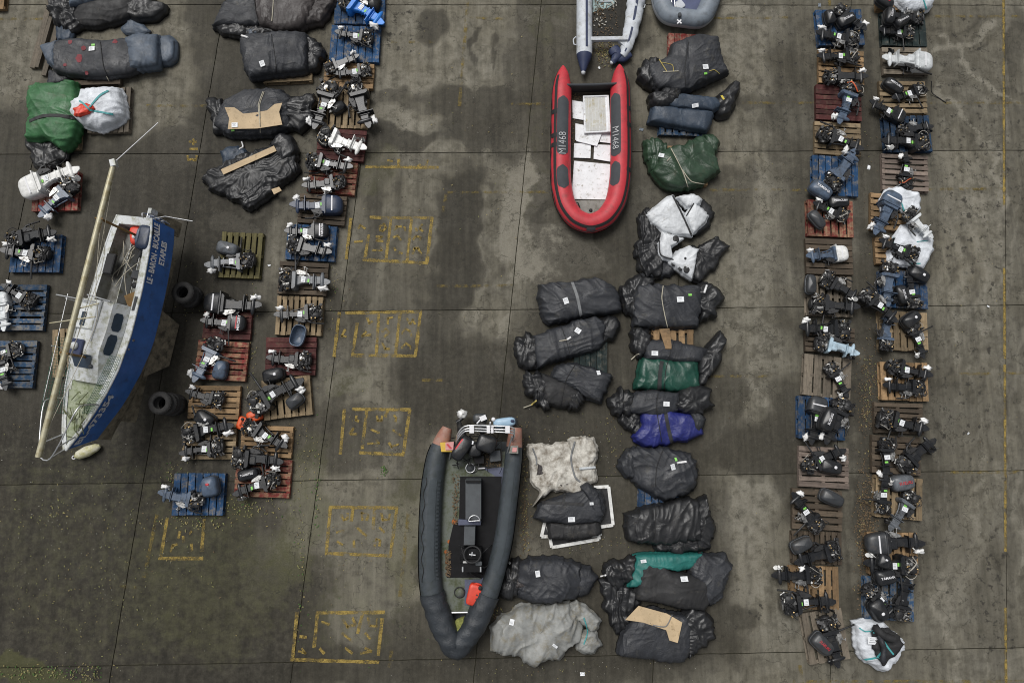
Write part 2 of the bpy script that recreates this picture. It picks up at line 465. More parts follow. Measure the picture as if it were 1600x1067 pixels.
# stains as they lie in the photograph: kind, centre x, y, half sizes, turn (deg), strength, softness
ST = [
 # dark wet areas
 ('d', 130, 880, 300, 250, 0, .70, .6), ('d', 330, 980, 200, 130, 0, .55, .6), ('d', 60, 640, 140, 280, 0, .48, .7), ('d', 250, 480, 130, 240, 10, .50, .6), ('d', 370, 250, 80, 190, 10, .48, .6),
 ('d', 80, 300, 110, 130, 0, .40, .6), ('d', 250, 290, 90, 90, 0, .45, .5), ('d', 20, 210, 60, 60, 0, .42, .6), ('d', 360, 620, 110, 170, 8, .42, .6),
 ('d', 250, 720, 110, 70, 0, .4, .6), ('d', 520, 690, 90, 50, 0, .34, .6), ('d', 490, 560, 45, 120, 8, .30, .6), ('d', 120, 1020, 330, 90, 0, .44, .7), ('d', 560, 1040, 300, 36, 0, .40, .6),
 ('d', 330, 30, 40, 110, 0, .35, .6), ('d', 480, 190, 120, 160, 10, .26, .7),
 ('d', 716, 380, 34, 130, 6, .50, .5), ('d', 720, 600, 110, 80, 0, .52, .6), ('d', 755, 155, 100, 22, 0, .42, .5), ('d', 745, 205, 60, 34, 0, .46, .5), ('d', 800, 200, 40, 60, 8, .36, .5),
 ('d', 625, 222, 65, 18, -4, .50, .5), ('d', 672, 42, 30, 24, 0, .40, .5), ('d', 600, 155, 60, 16, 0, .30, .5), ('d', 745, 75, 7, 30, 5, .42, .6), ('d', 772, 85, 7, 34, 5, .42, .6),
 ('d', 690, 520, 40, 40, 0, .34, .6), ('d', 640, 480, 60, 60, 0, .22, .6), ('d', 850, 60, 60, 110, 8, .36, .6), ('d', 850, 260, 20, 130, 4, .40, .5),
 ('d', 800, 640, 90, 60, 0, .50, .5), ('d', 960, 640, 150, 380, 0, .40, .6), ('d', 930, 980, 230, 100, 0, .42, .6), ('d', 1000, 300, 110, 120, 0, .30, .7), ('d', 950, 70, 60, 90, 0, .36, .6),
 ('d', 1140, 300, 45, 40, -20, .28, .6), ('d', 1195, 155, 45, 14, 0, .26, .6), ('d', 1180, 700, 100, 40, 0, .36, .7), ('d', 1130, 620, 40, 60, 10, .30, .6), ('d', 1235, 250, 34, 270, 0, .26, .7),
 ('d', 1240, 700, 40, 120, 0, .34, .6), ('d', 1115, 880, 26, 130, 0, .30, .6), ('d', 1200, 190, 30, 20, -30, .25, .5),
 ('d', 1305, 520, 76, 540, 0, .26, .7), ('d', 1410, 520, 62, 540, 0, .26, .7), ('d', 1356, 560, 24, 520, 0, .34, .6),
 ('d', 1550, 940, 40, 120, 6, .20, .9), ('d', 1590, 60, 20, 60, 0, .30, .6), ('d', 1500, 640, 60, 60, 0, .16, .7), ('d', 1480, 760, 40, 140, 0, .18, .7), ('d', 1590, 400, 20, 400, 0, .22, .6),
 ('d', 1165, 965, 26, 18, 20, .36, .5), ('d', 690, 950, 26, 120, -10, .38, .6), ('d', 640, 690, 30, 130, 6, .3, .6), ('d', 566, 470, 20, 230, 9, .28, .6), ('d', 640, 1000, 70, 60, 0, .34, .6),
 # scoured, lighter concrete
 ('l', 815, 330, 34, 100, 7, .55, .4), ('l', 790, 520, 16, 24, 0, .5, .3), ('l', 786, 572, 17, 22, 0, .5, .3), ('l', 793, 440, 16, 20, 0, .45, .3), ('l', 790, 400, 20, 8, 0, .4, .4),
 ('l', 870, 406, 72, 38, -6, .95, .35), ('l', 635, 130, 70, 26, 0, .36, .6), ('l', 620, 190, 60, 18, 0, .40, .5), ('l', 545, 590, 27, 24, 0, .50, .4), ('l', 640, 830, 40, 60, 5, .42, .6),
 ('l', 420, 890, 48, 74, 2, .46, .35), ('l', 830, 20, 26, 16, 0, .55, .4), ('l', 810, 70, 24, 40, -10, .40, .5), ('l', 245, 60, 40, 60, 0, .30, .6), ('l', 280, 228, 42, 36, -16, .42, .2),
 ('l', 372, 348, 42, 22, 4, .50, .2), ('l', 400, 318, 22, 10, 0, .5, .3), ('l', 1175, 90, 54, 70, 0, .34, .6), ('l', 1180, 360, 50, 110, 0, .34, .6), ('l', 1180, 540, 60, 90, 0, .30, .6),
 ('l', 1165, 850, 50, 110, 0, .40, .6), ('l', 1145, 18, 26, 10, 0, .55, .4), ('l', 1530, 380, 40, 150, 0, .30, .7), ('l', 1500, 880, 40, 110, 0, .34, .6), ('l', 570, 300, 40, 40, 0, .25, .6),
 ('l', 640, 430, 60, 30, 0, .22, .6), ('l', 25, 100, 30, 90, 0, .26, .6), ('l', 590, 760, 60, 16, 0, .26, .5), ('l', 30, 720, 40, 70, 0, .22, .7), ('l', 1220, 1000, 120, 40, 0, .22, .6),
 # moss, along the damp strips
 ('m', 560, 265, 70, 40, 0, .40, .6), ('m', 470, 800, 40, 130, 8, .48, .6), ('m', 640, 820, 30, 130, 4, .44, .6), ('m', 545, 590, 26, 26, 0, .42, .4), ('m', 850, 20, 40, 60, 8, .34, .6),
 ('m', 575, 880, 90, 150, 0, .30, .7), ('m', 420, 890, 46, 74, 0, .34, .5), ('m', 40, 1060, 110, 24, 8, .95, .3), ('m', 350, 800, 60, 24, 0, .40, .6), ('m', 590, 420, 60, 120, 8, .24, .6),
 ('m', 560, 660, 70, 60, 0, .22, .6), ('m', 1050, 590, 300, 6, 0, .1, .6), ('m', 170, 860, 220, 200, 0, .34, .7), ('m', 840, 250, 18, 200, 5, .28, .6), ('m', 330, 920, 140, 120, 0, .38, .7), ('m', 530, 980, 80, 60, 0, .26, .6),
 # blotches
 ('s', 1520, 250, 70, 260, 0, .45, .9), ('s', 1500, 620, 80, 130, 0, .42, .9), ('s', 1550, 930, 40, 130, 0, .5, .9), ('s', 1230, 120, 40, 120, 0, .42, .9), ('s', 1480, 850, 40, 120, 0, .35, .6),
 ('s', 860, 400, 60, 34, 0, .30, .5), ('s', 1360, 850, 30, 130, 0, .40, .6), ('s', 1170, 960, 30, 30, 0, .45, .5), ('s', 620, 45, 60, 30, 0, .50, .5), ('s', 820, 660, 30, 30, 0, .6, .5), ('s', 1360, 590, 30, 60, 0, .50, .6),
 ('s', 40, 90, 30, 60, 0, .35, .6), ('s', 100, 800, 120, 100, 0, .2, .6),
]
ARCS = [  # tyre scuffs on the right: polylines in photo pixels, half width, strength
 ([(1470, 60), (1500, 100), (1560, 150), (1600, 165)], 7, .5), ([(1465, 130), (1500, 170), (1550, 235), (1570, 330)], 6, .45), ([(1560, 20), (1530, 60), (1490, 80), (1460, 86)], 6, .45),
 ([(1600, 240), (1585, 330), (1578, 480)], 5, .4), ([(1500, 330), (1530, 400), (1535, 520)], 8, .4), ([(1460, 300), (1490, 360), (1500, 480), (1495, 640)], 6, .35), ([(1595, 520), (1590, 700), (1598, 900)], 6, .4),
 ([(1150, 560), (1170, 610), (1200, 640)], 6, .4), ([(1090, 700), (1130, 650), (1160, 560)], 5, .35),
 ([(1455, 700), (1480, 800), (1475, 960), (1490, 1067)], 6, .4), ([(1520, 560), (1530, 760), (1515, 900), (1530, 1067)], 6, .35), ([(1190, 20), (1200, 200), (1185, 420)], 7, .3), ([(1150, 780), (1160, 900), (1150, 1060)], 7, .3), ([(600, 20), (590, 120), (575, 220)], 8, .3), ([(760, 300), (745, 430), (735, 540)], 8, .3),
 ([(0, 790), (60, 830), (120, 880), (260, 930)], 9, .30), ([(0, 860), (100, 900), (200, 950)], 8, .25), ([(650, 260), (640, 420), (620, 620)], 10, .22),
]
def stain_values(P):
    X, Y = to_px(P)
    w = np.array([[noise.noise((p[0] * .8, p[1] * .8, 3.0)) * 26 + noise.noise((p[0] * 2.6, p[1] * 2.6, 1.0)) * 11, noise.noise((p[0] * .8, p[1] * .8, 9.0)) * 26 + noise.noise((p[0] * 2.6, p[1] * 2.6, 5.0)) * 11] for p in P])
    X = X + w[:, 0]; Y = Y + w[:, 1]
    out = np.zeros((len(P), 4), np.float32)
    gain = {'d': 1.28, 'm': 1.1, 'l': 1.15, 's': 1.0}
    ch = {'d': 0, 'm': 1, 'l': 2, 's': 3}
    for k, cx, cy, rx, ry, a, s, soft in ST:
        t = math.radians(a)
        u = ((X - cx) * math.cos(t) + (Y - cy) * math.sin(t)) / rx
        v = (-(X - cx) * math.sin(t) + (Y - cy) * math.cos(t)) / ry
        d = (np.abs(u) ** 2.6 + np.abs(v) ** 2.6) ** (1 / 2.6)
        f = np.clip((1 + soft * .5 - d) / soft, 0, 1)
        f = f * f * (3 - 2 * f) * s * gain[k]
        c = ch[k]
        out[:, c] = np.maximum(out[:, c], f) + 0.25 * np.minimum(out[:, c], f)
    for pl, hw, s in ARCS:
        pts = spline([(p[0], p[1], 0) for p in pl], 24)
        dm = np.full(len(P), 1e9)
        for a, b in zip(pts[:-1], pts[1:]):
            ab = np.array([b.x - a.x, b.y - a.y]); q = np.stack([X - a.x, Y - a.y], 1)
            t = np.clip((q @ ab) / (ab @ ab + 1e-9), 0, 1)
            dd = np.hypot(q[:, 0] - t * ab[0], q[:, 1] - t * ab[1])
            dm = np.minimum(dm, dd)
        out[:, 2] = np.maximum(out[:, 2], 1.25 * s * np.clip(1.4 - dm / hw, 0, 1))
        out[:, 0] = np.maximum(out[:, 0], .30 * np.clip(1 - np.abs(dm - 2.2 * hw) / hw, 0, 1))
    off = (X < -60) | (X > 1660) | (Y < -60) | (Y > 1130)
    out[off, 0] = np.maximum(out[off, 0], .12)
    return out

me = bpy.data.meshes.new('ground')
R_ = 400.0
me.from_pydata([(-R_, -R_, -.03), (R_, -R_, -.03), (R_, R_, -.03), (-R_, R_, -.03)], [], [(0, 1, 2, 3)])
me.materials.append(mat('joint_dirt', (0.034, 0.032, 0.022), 0.95, var=.5, scale=20, spec=.1))
ground = obj('ground', me)
ground['kind'] = 'structure'
rs = random.Random(4)
for i in range(len(COLS) - 1):
    for j in range(len(ROWS) - 1):
        cs = [grid_pt(COLS[i], ROWS[j]), grid_pt(COLS[i + 1], ROWS[j]), grid_pt(COLS[i + 1], ROWS[j + 1]), grid_pt(COLS[i], ROWS[j + 1])]
        A, B, C, D = [np.array(p) for p in cs]
        cen = (A + B + C + D) / 4
        X, Y = to_px(np.array([[cen[0], cen[1], 0.0]]))
        inview = -220 < X[0] < 1820 and -220 < Y[0] < 1290
        n = 56 if inview else 6
        g = 0.011 / UNIT
        u = np.linspace(g, 1 - g, n); 
        U, V = np.meshgrid(u, u)
        XY = (A * (1 - U[..., None]) + B * U[..., None]) * (1 - V[..., None]) + (D * (1 - U[..., None]) + C * U[..., None]) * V[..., None]
        XY = XY.reshape(-1, 2)
        # rows and columns are not dead straight: edges nibble a little
        er = np.minimum(np.minimum(U, 1 - U), np.minimum(V, 1 - V)).reshape(-1) < g * 1.01
        for k in np.where(er)[0]:
            p = XY[k]
            XY[k] += (np.array([noise.noise((p[0] * 3, p[1] * 3, 1.0)), noise.noise((p[0] * 3, p[1] * 3, 7.0))])) * .010
        dz = rs.uniform(-.003, 0)
        Z = np.full(len(XY), dz)
        Z[er] -= 0.006
        top = np.column_stack([XY, Z])
        cx, cy = cen
        idx = np.arange(n * n).reshape(n, n)
        quads = np.stack([idx[1:, :-1], idx[1:, 1:], idx[:-1, 1:], idx[:-1, :-1]], -1).reshape(-1, 4)
        ring = np.concatenate([idx[0, :], idx[1:, -1], idx[-1, -2::-1], idx[-2:0:-1, 0]])
        low = top[ring].copy(); low[:, 2] = -.028
        verts = np.concatenate([top, low]) - np.array([cx, cy, 0])
        b0 = n * n; m_ = len(ring)
        faces = [tuple(q) for q in quads.tolist()] + [(int(ring[k]), int(ring[(k + 1) % m_]), b0 + (k + 1) % m_, b0 + k) for k in range(m_)]
        me = bpy.data.meshes.new('concrete_slab')
        me.from_pydata(verts.tolist(), [], faces)
        at_ = me.attributes.new('stain', 'FLOAT_COLOR', 'POINT')
        at_.data.foreach_set('color', stain_values(np.concatenate([top, low])).reshape(-1))
        me.materials.append(M_CONC)
        o = obj('concrete_slab', me, ground)
        o.location = (cx, cy, 0)

# --- yellow paint, worn through
def paint_mat(name, col, lo, hi):
    m, nt, b = new_mat(name)
    pos = nd(nt, 'ShaderNodeNewGeometry').outputs['Position']
    n1 = noise_node(nt, pos, 4.5, 6, 0.65)
    n2 = noise_node(nt, pos, 45.0, 3, 0.6)
    f = math_n(nt, 'ADD', math_n(nt, 'MULTIPLY', n1, .75), math_n(nt, 'MULTIPLY', n2, .25))
    mk = ramp(nt, f, [(lo, (0, 0, 0)), (hi, (1, 1, 1))])
    c = ramp(nt, n2, [(.3, tuple(k * .6 for k in col)), (.7, tuple(k * 1.25 for k in col))])
    nt.links.new(c, b.inputs['Base Color'])
    b.inputs['Roughness'].default_value = .85
    b.inputs['Specular IOR Level'].default_value = .2
    tr = nd(nt, 'ShaderNodeBsdfTransparent')
    mx = nd(nt, 'ShaderNodeMixShader')
    nt.links.new(mk, mx.inputs[0]); nt.links.new(tr.outputs[0], mx.inputs[1]); nt.links.new(b.outputs[0], mx.inputs[2])
    nt.links.new(mx.outputs[0], nt.nodes['Material Output'].inputs['Surface'])
    return m
M_YEL = paint_mat('yellow_paint_worn', (.29, .21, .06), .395, .57)
M_YEL2 = paint_mat('yellow_paint_faded', (.22, .165, .05), .47, .68)
def strokes(name, lines, matl, w=.082, z=.004, label=None):
    mb = MB()
    for ln in lines:
        ww = w
        if isinstance(ln[-1], (int, float)): ww = ln[-1]; ln = ln[:-1]
        P = [at(x, y, z) for x, y in ln]
        for a, b in zip(P[:-1], P[1:]):
            t = (b - a).normalized(); nrm = Vector((-t.y, t.x, 0)) * ww / 2
            a2, b2 = a - t * ww * .3, b + t * ww * .3
            # split along the length so that edges can waver
            k = max(1, int((b2 - a2).length / .15))
            V = []
            for i in range(k + 1):
                p = a2.lerp(b2, i / k)
                j = 1 + .35 * noise.noise(p * 4)
                V += [p - nrm * j, p + nrm * j]
            mb.add(V, [(2 * i, 2 * i + 2, 2 * i + 3, 2 * i + 1) for i in range(k)])
        z += 0.0004
    o = mb.build(name, matl, ground)
    if label: o['label'] = label
    return o
S_ = .06
def sk(*pts): return list(pts) + [S_]
strokes('painted_grid', [
 [(571, 248), (684, 261)], [(622, 262), (623, 250)], sk((606, 251), (612, 252)), sk((665, 250), (666, 257)), sk((652, 262), (656, 256))], M_YEL, label='yellow painted line beside the dark red pallet') if False else None
strokes('painted_grid', [[(572, 261), (684, 262)], [(623, 262), (623, 250)], sk((606, 251), (613, 252)), sk((664, 250), (668, 251), (666, 257)), sk((650, 263), (656, 257))], M_YEL)
strokes('painted_grid', [  # the topmost full grid
 [(579, 340), (675, 341)], [(675, 341), (667, 410)], [(568, 406), (667, 411)], [(576, 368), (570, 406)], [(611, 342), (603, 406)], [(643, 342), (636, 408)], [(548, 342), (541, 404)],
 sk((594, 360), (593, 354), (600, 350), (603, 356), (598, 361), (594, 360)), sk((617, 360), (620, 354), (627, 354)), sk((632, 355), (633, 361)), sk((659, 351), (656, 357), (660, 361)), sk((650, 357), (651, 361)),
 sk((588, 370), (597, 370), (588, 376), (598, 377)), sk((615, 371), (621, 368), (626, 375)), sk((646, 374), (650, 369), (657, 371), (656, 375)), sk((582, 391), (596, 391), (596, 387)), sk((616, 388), (618, 391)), sk((624, 395), (628, 396)),
 sk((645, 396), (648, 388), (653, 388), (658, 397)), sk((560, 357), (563, 352), (570, 357)), sk((554, 378), (566, 377))], M_YEL)
strokes('painted_grid', [
 [(541, 489), (658, 487)], [(657, 488), (649, 556)], [(550, 555), (649, 556)], [(558, 506), (551, 553)], [(625, 490), (618, 552)], [(530, 489), (522, 556)], [(592, 490), (588, 552)],
 sk((574, 497), (577, 505), (582, 502)), sk((606, 506), (606, 497), (613, 496)), sk((636, 498), (641, 506), (645, 499), (648, 506)), sk((539, 515), (534, 525), (541, 526)), sk((572, 518), (566, 525), (579, 523)), sk((597, 518), (603, 514), (607, 520), (601, 526)),
 sk((628, 521), (633, 514), (640, 517), (643, 525)), sk((597, 535), (602, 545), (608, 545)), sk((628, 543), (634, 536), (641, 541), (641, 545)), sk((617, 548), (620, 545))], M_YEL)
strokes('painted_grid', [
 [(552, 639), (640, 640)], [(640, 641), (630, 709)], [(563, 707), (630, 710)], [(573, 641), (566, 700)], [(606, 641), (602, 650)], [(538, 640), (532, 708)],
 sk((557, 650), (556, 656), (560, 658)), sk((589, 650), (590, 657), (596, 657), (597, 650)), sk((616, 649), (619, 653), (618, 658)), sk((547, 677), (552, 669), (548, 678), (557, 678)), sk((580, 671), (592, 676)), sk((614, 672), (626, 680)), sk((575, 693), (592, 692), (588, 687)), sk((608, 692), (612, 698), (622, 694))], M_YEL)
strokes('painted_grid', [
 [(516, 792), (620, 793)], [(620, 794), (610, 867)], [(509, 864), (610, 868)], [(552, 792), (549, 813)], [(585, 795), (583, 825)], [(516, 793), (510, 863)],
 sk((533, 804), (537, 812), (543, 810), (543, 802)), sk((566, 812), (565, 801), (575, 804), (573, 812)), sk((596, 802), (598, 812), (608, 811), (609, 803)), sk((526, 831), (537, 829)), sk((559, 825), (572, 837)), sk((593, 824), (600, 831)), sk((527, 846), (535, 851)), sk((553, 845), (553, 854)), sk((585, 853), (588, 842), (594, 844), (593, 852))], M_YEL)
strokes('painted_grid', [
 [(496, 957), (600, 956)], [(597, 967), (591, 1022)], [(455, 1030), (591, 1034)], [(566, 960), (559, 988)], [(496, 958), (491, 1010)], [(464, 957), (457, 1030)],
 sk((536, 968), (543, 979), (555, 975), (551, 965)), sk((575, 965), (578, 977), (589, 978), (589, 966)), sk((535, 989), (550, 1001)), sk((571, 989), (578, 997)), sk((467, 1017), (477, 1020), (472, 1013)), sk((540, 1012), (550, 1020)), sk((564, 1020), (580, 1017), (571, 1012)), sk((500, 1013), (506, 1020)), sk((469, 994), (478, 995)), sk((503, 971), (514, 975))], M_YEL)
strokes('painted_grid', [
 [(261, 810), (251, 872)], [(249, 872), (316, 872)], [(319, 812), (315, 860)], sk((266, 861), (270, 852), (276, 850)), sk((286, 838), (287, 846)), sk((299, 850), (300, 860)), sk((279, 840), (281, 830)), sk((296, 833), (299, 830))], M_YEL)
strokes('painted_numerals', [sk((296, 222), (306, 222)), sk((302, 218), (302, 226)), sk((297, 233), (308, 233)), sk((293, 244), (294, 250), (300, 249), (305, 251), (307, 244))], M_YEL)
# bay lines
strokes('painted_line', [[(1160, 161), (1272, 161)], [(1450, 161), (1600, 161)], [(1110, 297), (1260, 297)], [(1450, 296), (1565, 295)], [(0, 30), (70, 30)], [(230, 165), (330, 166)], [(1110, 29), (1230, 28)], [(1460, 26), (1600, 26)],
 [(700, 301), (860, 300)], [(683, 447), (800, 446)], [(1100, 588), (1210, 588)], [(1500, 584), (1600, 583)], [(660, 594), (690, 594)], [(730, 28), (790, 30)], [(800, 163), (850, 163)], [(1240, 1064), (1600, 1064)], [(612, 66), (630, 66)], [(640, 66), (684, 66)], [(1480, 738), (1600, 737)], [(185, 916), (212, 917)]], M_YEL2, w=.07)
strokes('painted_line', [[(1568, 0), (1569, 320)], [(1569, 420), (1570, 560)], [(1570, 570), (1571, 860)], [(1571, 950), (1572, 1067)]], M_YEL, w=.065, z=.006)
strokes('painted_line', [[(731, 0), (718, 165)], [(697, 305), (692, 330)], [(638, 800), (625, 930)], [(612, 1015), (608, 1040)], [(245, 805), (225, 900)], [(1250, 1040), (1254, 1067)], [(1296, 0), (1296, 8)]], M_YEL2, w=.085, z=.008)
# ------------------------------------------------------------------ pallets
W = {
 'raw': wood_mat('pallet_wood_raw', (.235, .175, .105)),
 'orange': wood_mat('pallet_wood_warm', (.27, .175, .092)),
 'grey': wood_mat('pallet_wood_weathered', (.155, .130, .100)),
 'pink': wood_mat('pallet_wood_grey_pink', (.19, .15, .125)),
 'dark': wood_mat('pallet_wood_dark', (.085, .065, .046)),
 'moss': wood_mat('pallet_wood_mossy', (.125, .110, .045)),
 'blue': wood_mat('pallet_paint_blue', (.15, .14, .125), (.016, .062, .15), .72),
 'bluegrey': wood_mat('pallet_paint_blue_worn', (.13, .125, .115), (.020, .062, .13), .62),
 'navy': wood_mat('pallet_paint_navy', (.08, .08, .08), (.012, .035, .075), .8),
 'green': wood_mat('pallet_paint_dark_green', (.07, .07, .06), (.016, .028, .028), .8),
 'maroon': wood_mat('pallet_paint_maroon', (.10, .055, .04), (.070, .020, .019), .78),
 'red': wood_mat('pallet_paint_red', (.22, .14, .10), (.20, .024, .022), .6),
 'redwood': wood_mat('pallet_paint_red_worn', (.23, .14, .085), (.17, .028, .024), .58),
}
DESC = {'raw': 'bare wood', 'orange': 'warm brown wood', 'grey': 'weathered grey wood', 'pink': 'pale grey wood', 'dark': 'dark brown wood', 'moss': 'mossy greenish wood', 'blue': 'blue painted',
        'bluegrey': 'worn blue painted', 'navy': 'dark blue painted', 'green': 'blackish green painted', 'maroon': 'maroon painted', 'red': 'red painted', 'redwood': 'worn red and brown'}
ROWNAME = {'B': 'row beside the yellow grids', 'A': 'row beside the sailboat', 'L': 'left edge of the photo', 'C': 'second row from the right', 'D': 'rightmost row', 'X': None}
ORD = ['first', 'second', 'third', 'fourth', 'fifth', 'sixth', 'seventh', 'eighth', 'ninth', 'tenth', 'eleventh', 'twelfth', 'thirteenth', 'fourteenth', 'fifteenth', 'sixteenth', 'seventeenth']
PAL = {}
PH = 0.146
# id: (top left), (top right), (bottom left) of the deck in the photo, finish, boards run 'h'/'v' in the photo, number of boards
PDATA = [
 ('B1', (525, -24), (604, -24), (520, 38), 'blue', 'v', 7), ('B2', (519, 41), (597, 41), (512, 97), 'blue', 'v', 7), ('B3', (509, 99), (587, 99), (503, 137), 'orange', 'h', 5),
 ('B4', (500, 139), (580, 137), (490, 201), 'raw', 'v', 8), ('B5', (502, 204), (577, 202), (489, 251), 'maroon', 'h', 7), ('B6', (489, 253), (564, 252), (474, 302), 'redwood', 'h', 6),
 ('B7', (471, 304), (545, 305), (461, 350), 'dark', 'h', 6), ('B8', (452, 352), (530, 352), (442, 407), 'blue', 'v', 7), ('B9', (439, 409), (516, 409), (430, 461), 'dark', 'h', 6),
 ('B10', (433, 463), (507, 463), (427, 524), 'raw', 'v', 8), ('B11', (417, 527), (496, 526), (412, 587), 'maroon', 'h', 7), ('B12', (406, 594), (483, 586), (413, 656), 'raw', 'v', 7),
 ('B13', (380, 666), (461, 664), (371, 716), 'orange', 'h', 6), ('B14', (372, 718), (459, 717), (362, 778), 'redwood', 'h', 6),
 ('A1', (348, 363), (414, 364), (338, 434), 'moss', 'v', 7), ('A2', (322, 470), (397, 470), (314, 530), 'maroon', 'h', 7), ('A3', (312, 533), (392, 533), (300, 594), 'redwood', 'h', 7),
 ('A4', (297, 602), (377, 602), (291, 655), 'orange', 'h', 6), ('A5', (288, 658), (371, 658), (283, 718), 'raw', 'h', 6), ('A6', (273, 740), (354, 738), (266, 806), 'blue', 'v', 7),
 ('L1', (55, 271), (127, 266), (46, 332), 'red', 'v', 7), ('L2', (22, 368), (101, 365), (11, 427), 'blue', 'v', 7), ('L3', (-8, 445), (75, 443), (-18, 518), 'bluegrey', 'h', 7), ('L4', (-22, 533), (60, 531), (-34, 607), 'bluegrey', 'h', 7),
 ('C1', (1275, 17), (1347, 13), (1278, 73), 'blue', 'v', 7), ('C2', (1281, 77), (1352, 79), (1277, 131), 'orange', 'h', 6), ('C3', (1276, 133), (1347, 135), (1274, 187), 'maroon', 'h', 7),
 ('C4', (1274, 189), (1346, 192), (1272, 242), 'raw', 'h', 6), ('C5', (1271, 244), (1343, 245), (1267, 305), 'blue', 'v', 7), ('C6', (1262, 313), (1335, 313), (1260, 370), 'redwood', 'v', 6),
 ('C7', (1260, 373), (1333, 373), (1259, 429), 'dark', 'h', 6), ('C8', (1260, 431), (1333, 432), (1259, 494), 'grey', 'v', 7), ('C9', (1259, 511), (1337, 511), (1257, 551), 'dark', 'h', 5),
 ('C10', (1259, 554), (1334, 559), (1251, 618), 'grey', 'v', 5), ('C11', (1249, 620), (1323, 620), (1244, 686), 'blue', 'v', 6), ('C12', (1250, 698), (1328, 698), (1246, 762), 'pink', 'h', 7),
 ('C13', (1240, 764), (1318, 765), (1236, 828), 'dark', 'h', 6), ('C14', (1238, 830), (1317, 830), (1236, 881), 'dark', 'v', 9), ('C15', (1235, 884), (1312, 884), (1233, 952), 'orange', 'v', 7),
 ('C16', (1244, 956), (1310, 953), (1270, 1034), 'grey', 'v', 5),
 ('D1', (1369, -46), (1442, -46), (1367, 17), 'orange', 'h', 6), ('D2', (1377, 20), (1447, 20), (1377, 72), 'green', 'v', 6), ('D3', (1378, 74), (1449, 74), (1380, 117), 'grey', 'h', 5), ('D4', (1375, 127), (1447, 125), (1376, 179), 'raw', 'h', 6),
 ('D5', (1379, 182), (1453, 180), (1383, 239), 'navy', 'v', 7), ('D6', (1380, 241), (1452, 241), (1377, 299), 'pink', 'h', 7), ('D7', (1363, 302), (1435, 304), (1358, 360), 'orange', 'h', 6), ('D8', (1367, 371), (1441, 370), (1368, 414), 'orange', 'h', 5),
 ('D9', (1375, 423), (1450, 424), (1374, 481), 'blue', 'v', 6), ('D10', (1375, 487), (1451, 487), (1372, 548), 'raw', 'v', 7), ('D11', (1376, 566), (1451, 566), (1375, 626), 'orange', 'v', 7), ('D12', (1367, 629), (1443, 629), (1366, 678), 'dark', 'h', 6),
 ('D13', (1365, 681), (1441, 682), (1360, 740), 'dark', 'h', 6), ('D14', (1370, 743), (1446, 747), (1363, 808), 'raw', 'v', 6), ('D15', (1356, 832), (1434, 831), (1356, 898), 'orange', 'v', 6), ('D16', (1352, 901), (1430, 902), (1348, 968), 'bluegrey', 'v', 6),
 # under bundles
 ('X1', (140, 137), (205, 136), (136, 208), 'grey', 'v', 8), ('X2', (54, 138), (130, 138), (47, 234), 'raw', 'v', 8), ('X3', (116, 92), (190, 90), (114, 134), 'dark', 'h', 5), ('X4', (1046, 53), (1112, 54), (1041, 118), 'red', 'v', 7),
 ('X5', (1030, 150), (1106, 150), (1027, 212), 'bluegrey', 'v', 7), ('X6', (1042, 228), (1106, 228), (1040, 290), 'orange', 'h', 6), ('X7', (1020, 514), (1086, 514), (1018, 570), 'orange', 'v', 5), ('X8', (998, 762), (1062, 762), (996, 812), 'blue', 'v', 6),
 ('X9', (410, 68), (486, 66), (412, 130), 'raw', 'h', 6), ('X10', (78, 514), (142, 511), (84, 588), 'raw', 'v', 6), ('X11', (898, 522), (950, 522), (896, 582), 'green', 'v', 6), ('X12', (-66, -50), (11, -50), (-70, 15), 'orange', 'v', 6),
]
XLAB = {'X1': 'grey wood pallet under the white bulk bag', 'X2': 'bare wood pallet under the green tarpaulin bundle', 'X3': 'dark wood pallet under the grey bundle with red patches',
 'X4': 'red painted pallet under the black bundle below the grey inflatable', 'X5': 'worn blue pallet under the dark blue-grey bundle', 'X6': 'brown pallet under the dark green tied bundle', 'X7': 'bare wood pallet sticking out above the green-panelled bundle',
 'X8': 'blue pallet peeping out between two black bundles', 'X9': 'bare wood pallet under the boxy black bundle at top left', 'X10': 'old wooden pallet lying beside the sailboat cabin', 'X11': 'dark green pallet under the creased black bundles',
 'X12': 'brown pallet cut off by the top left corner'}
rp = random.Random(11)
rowcount = {}
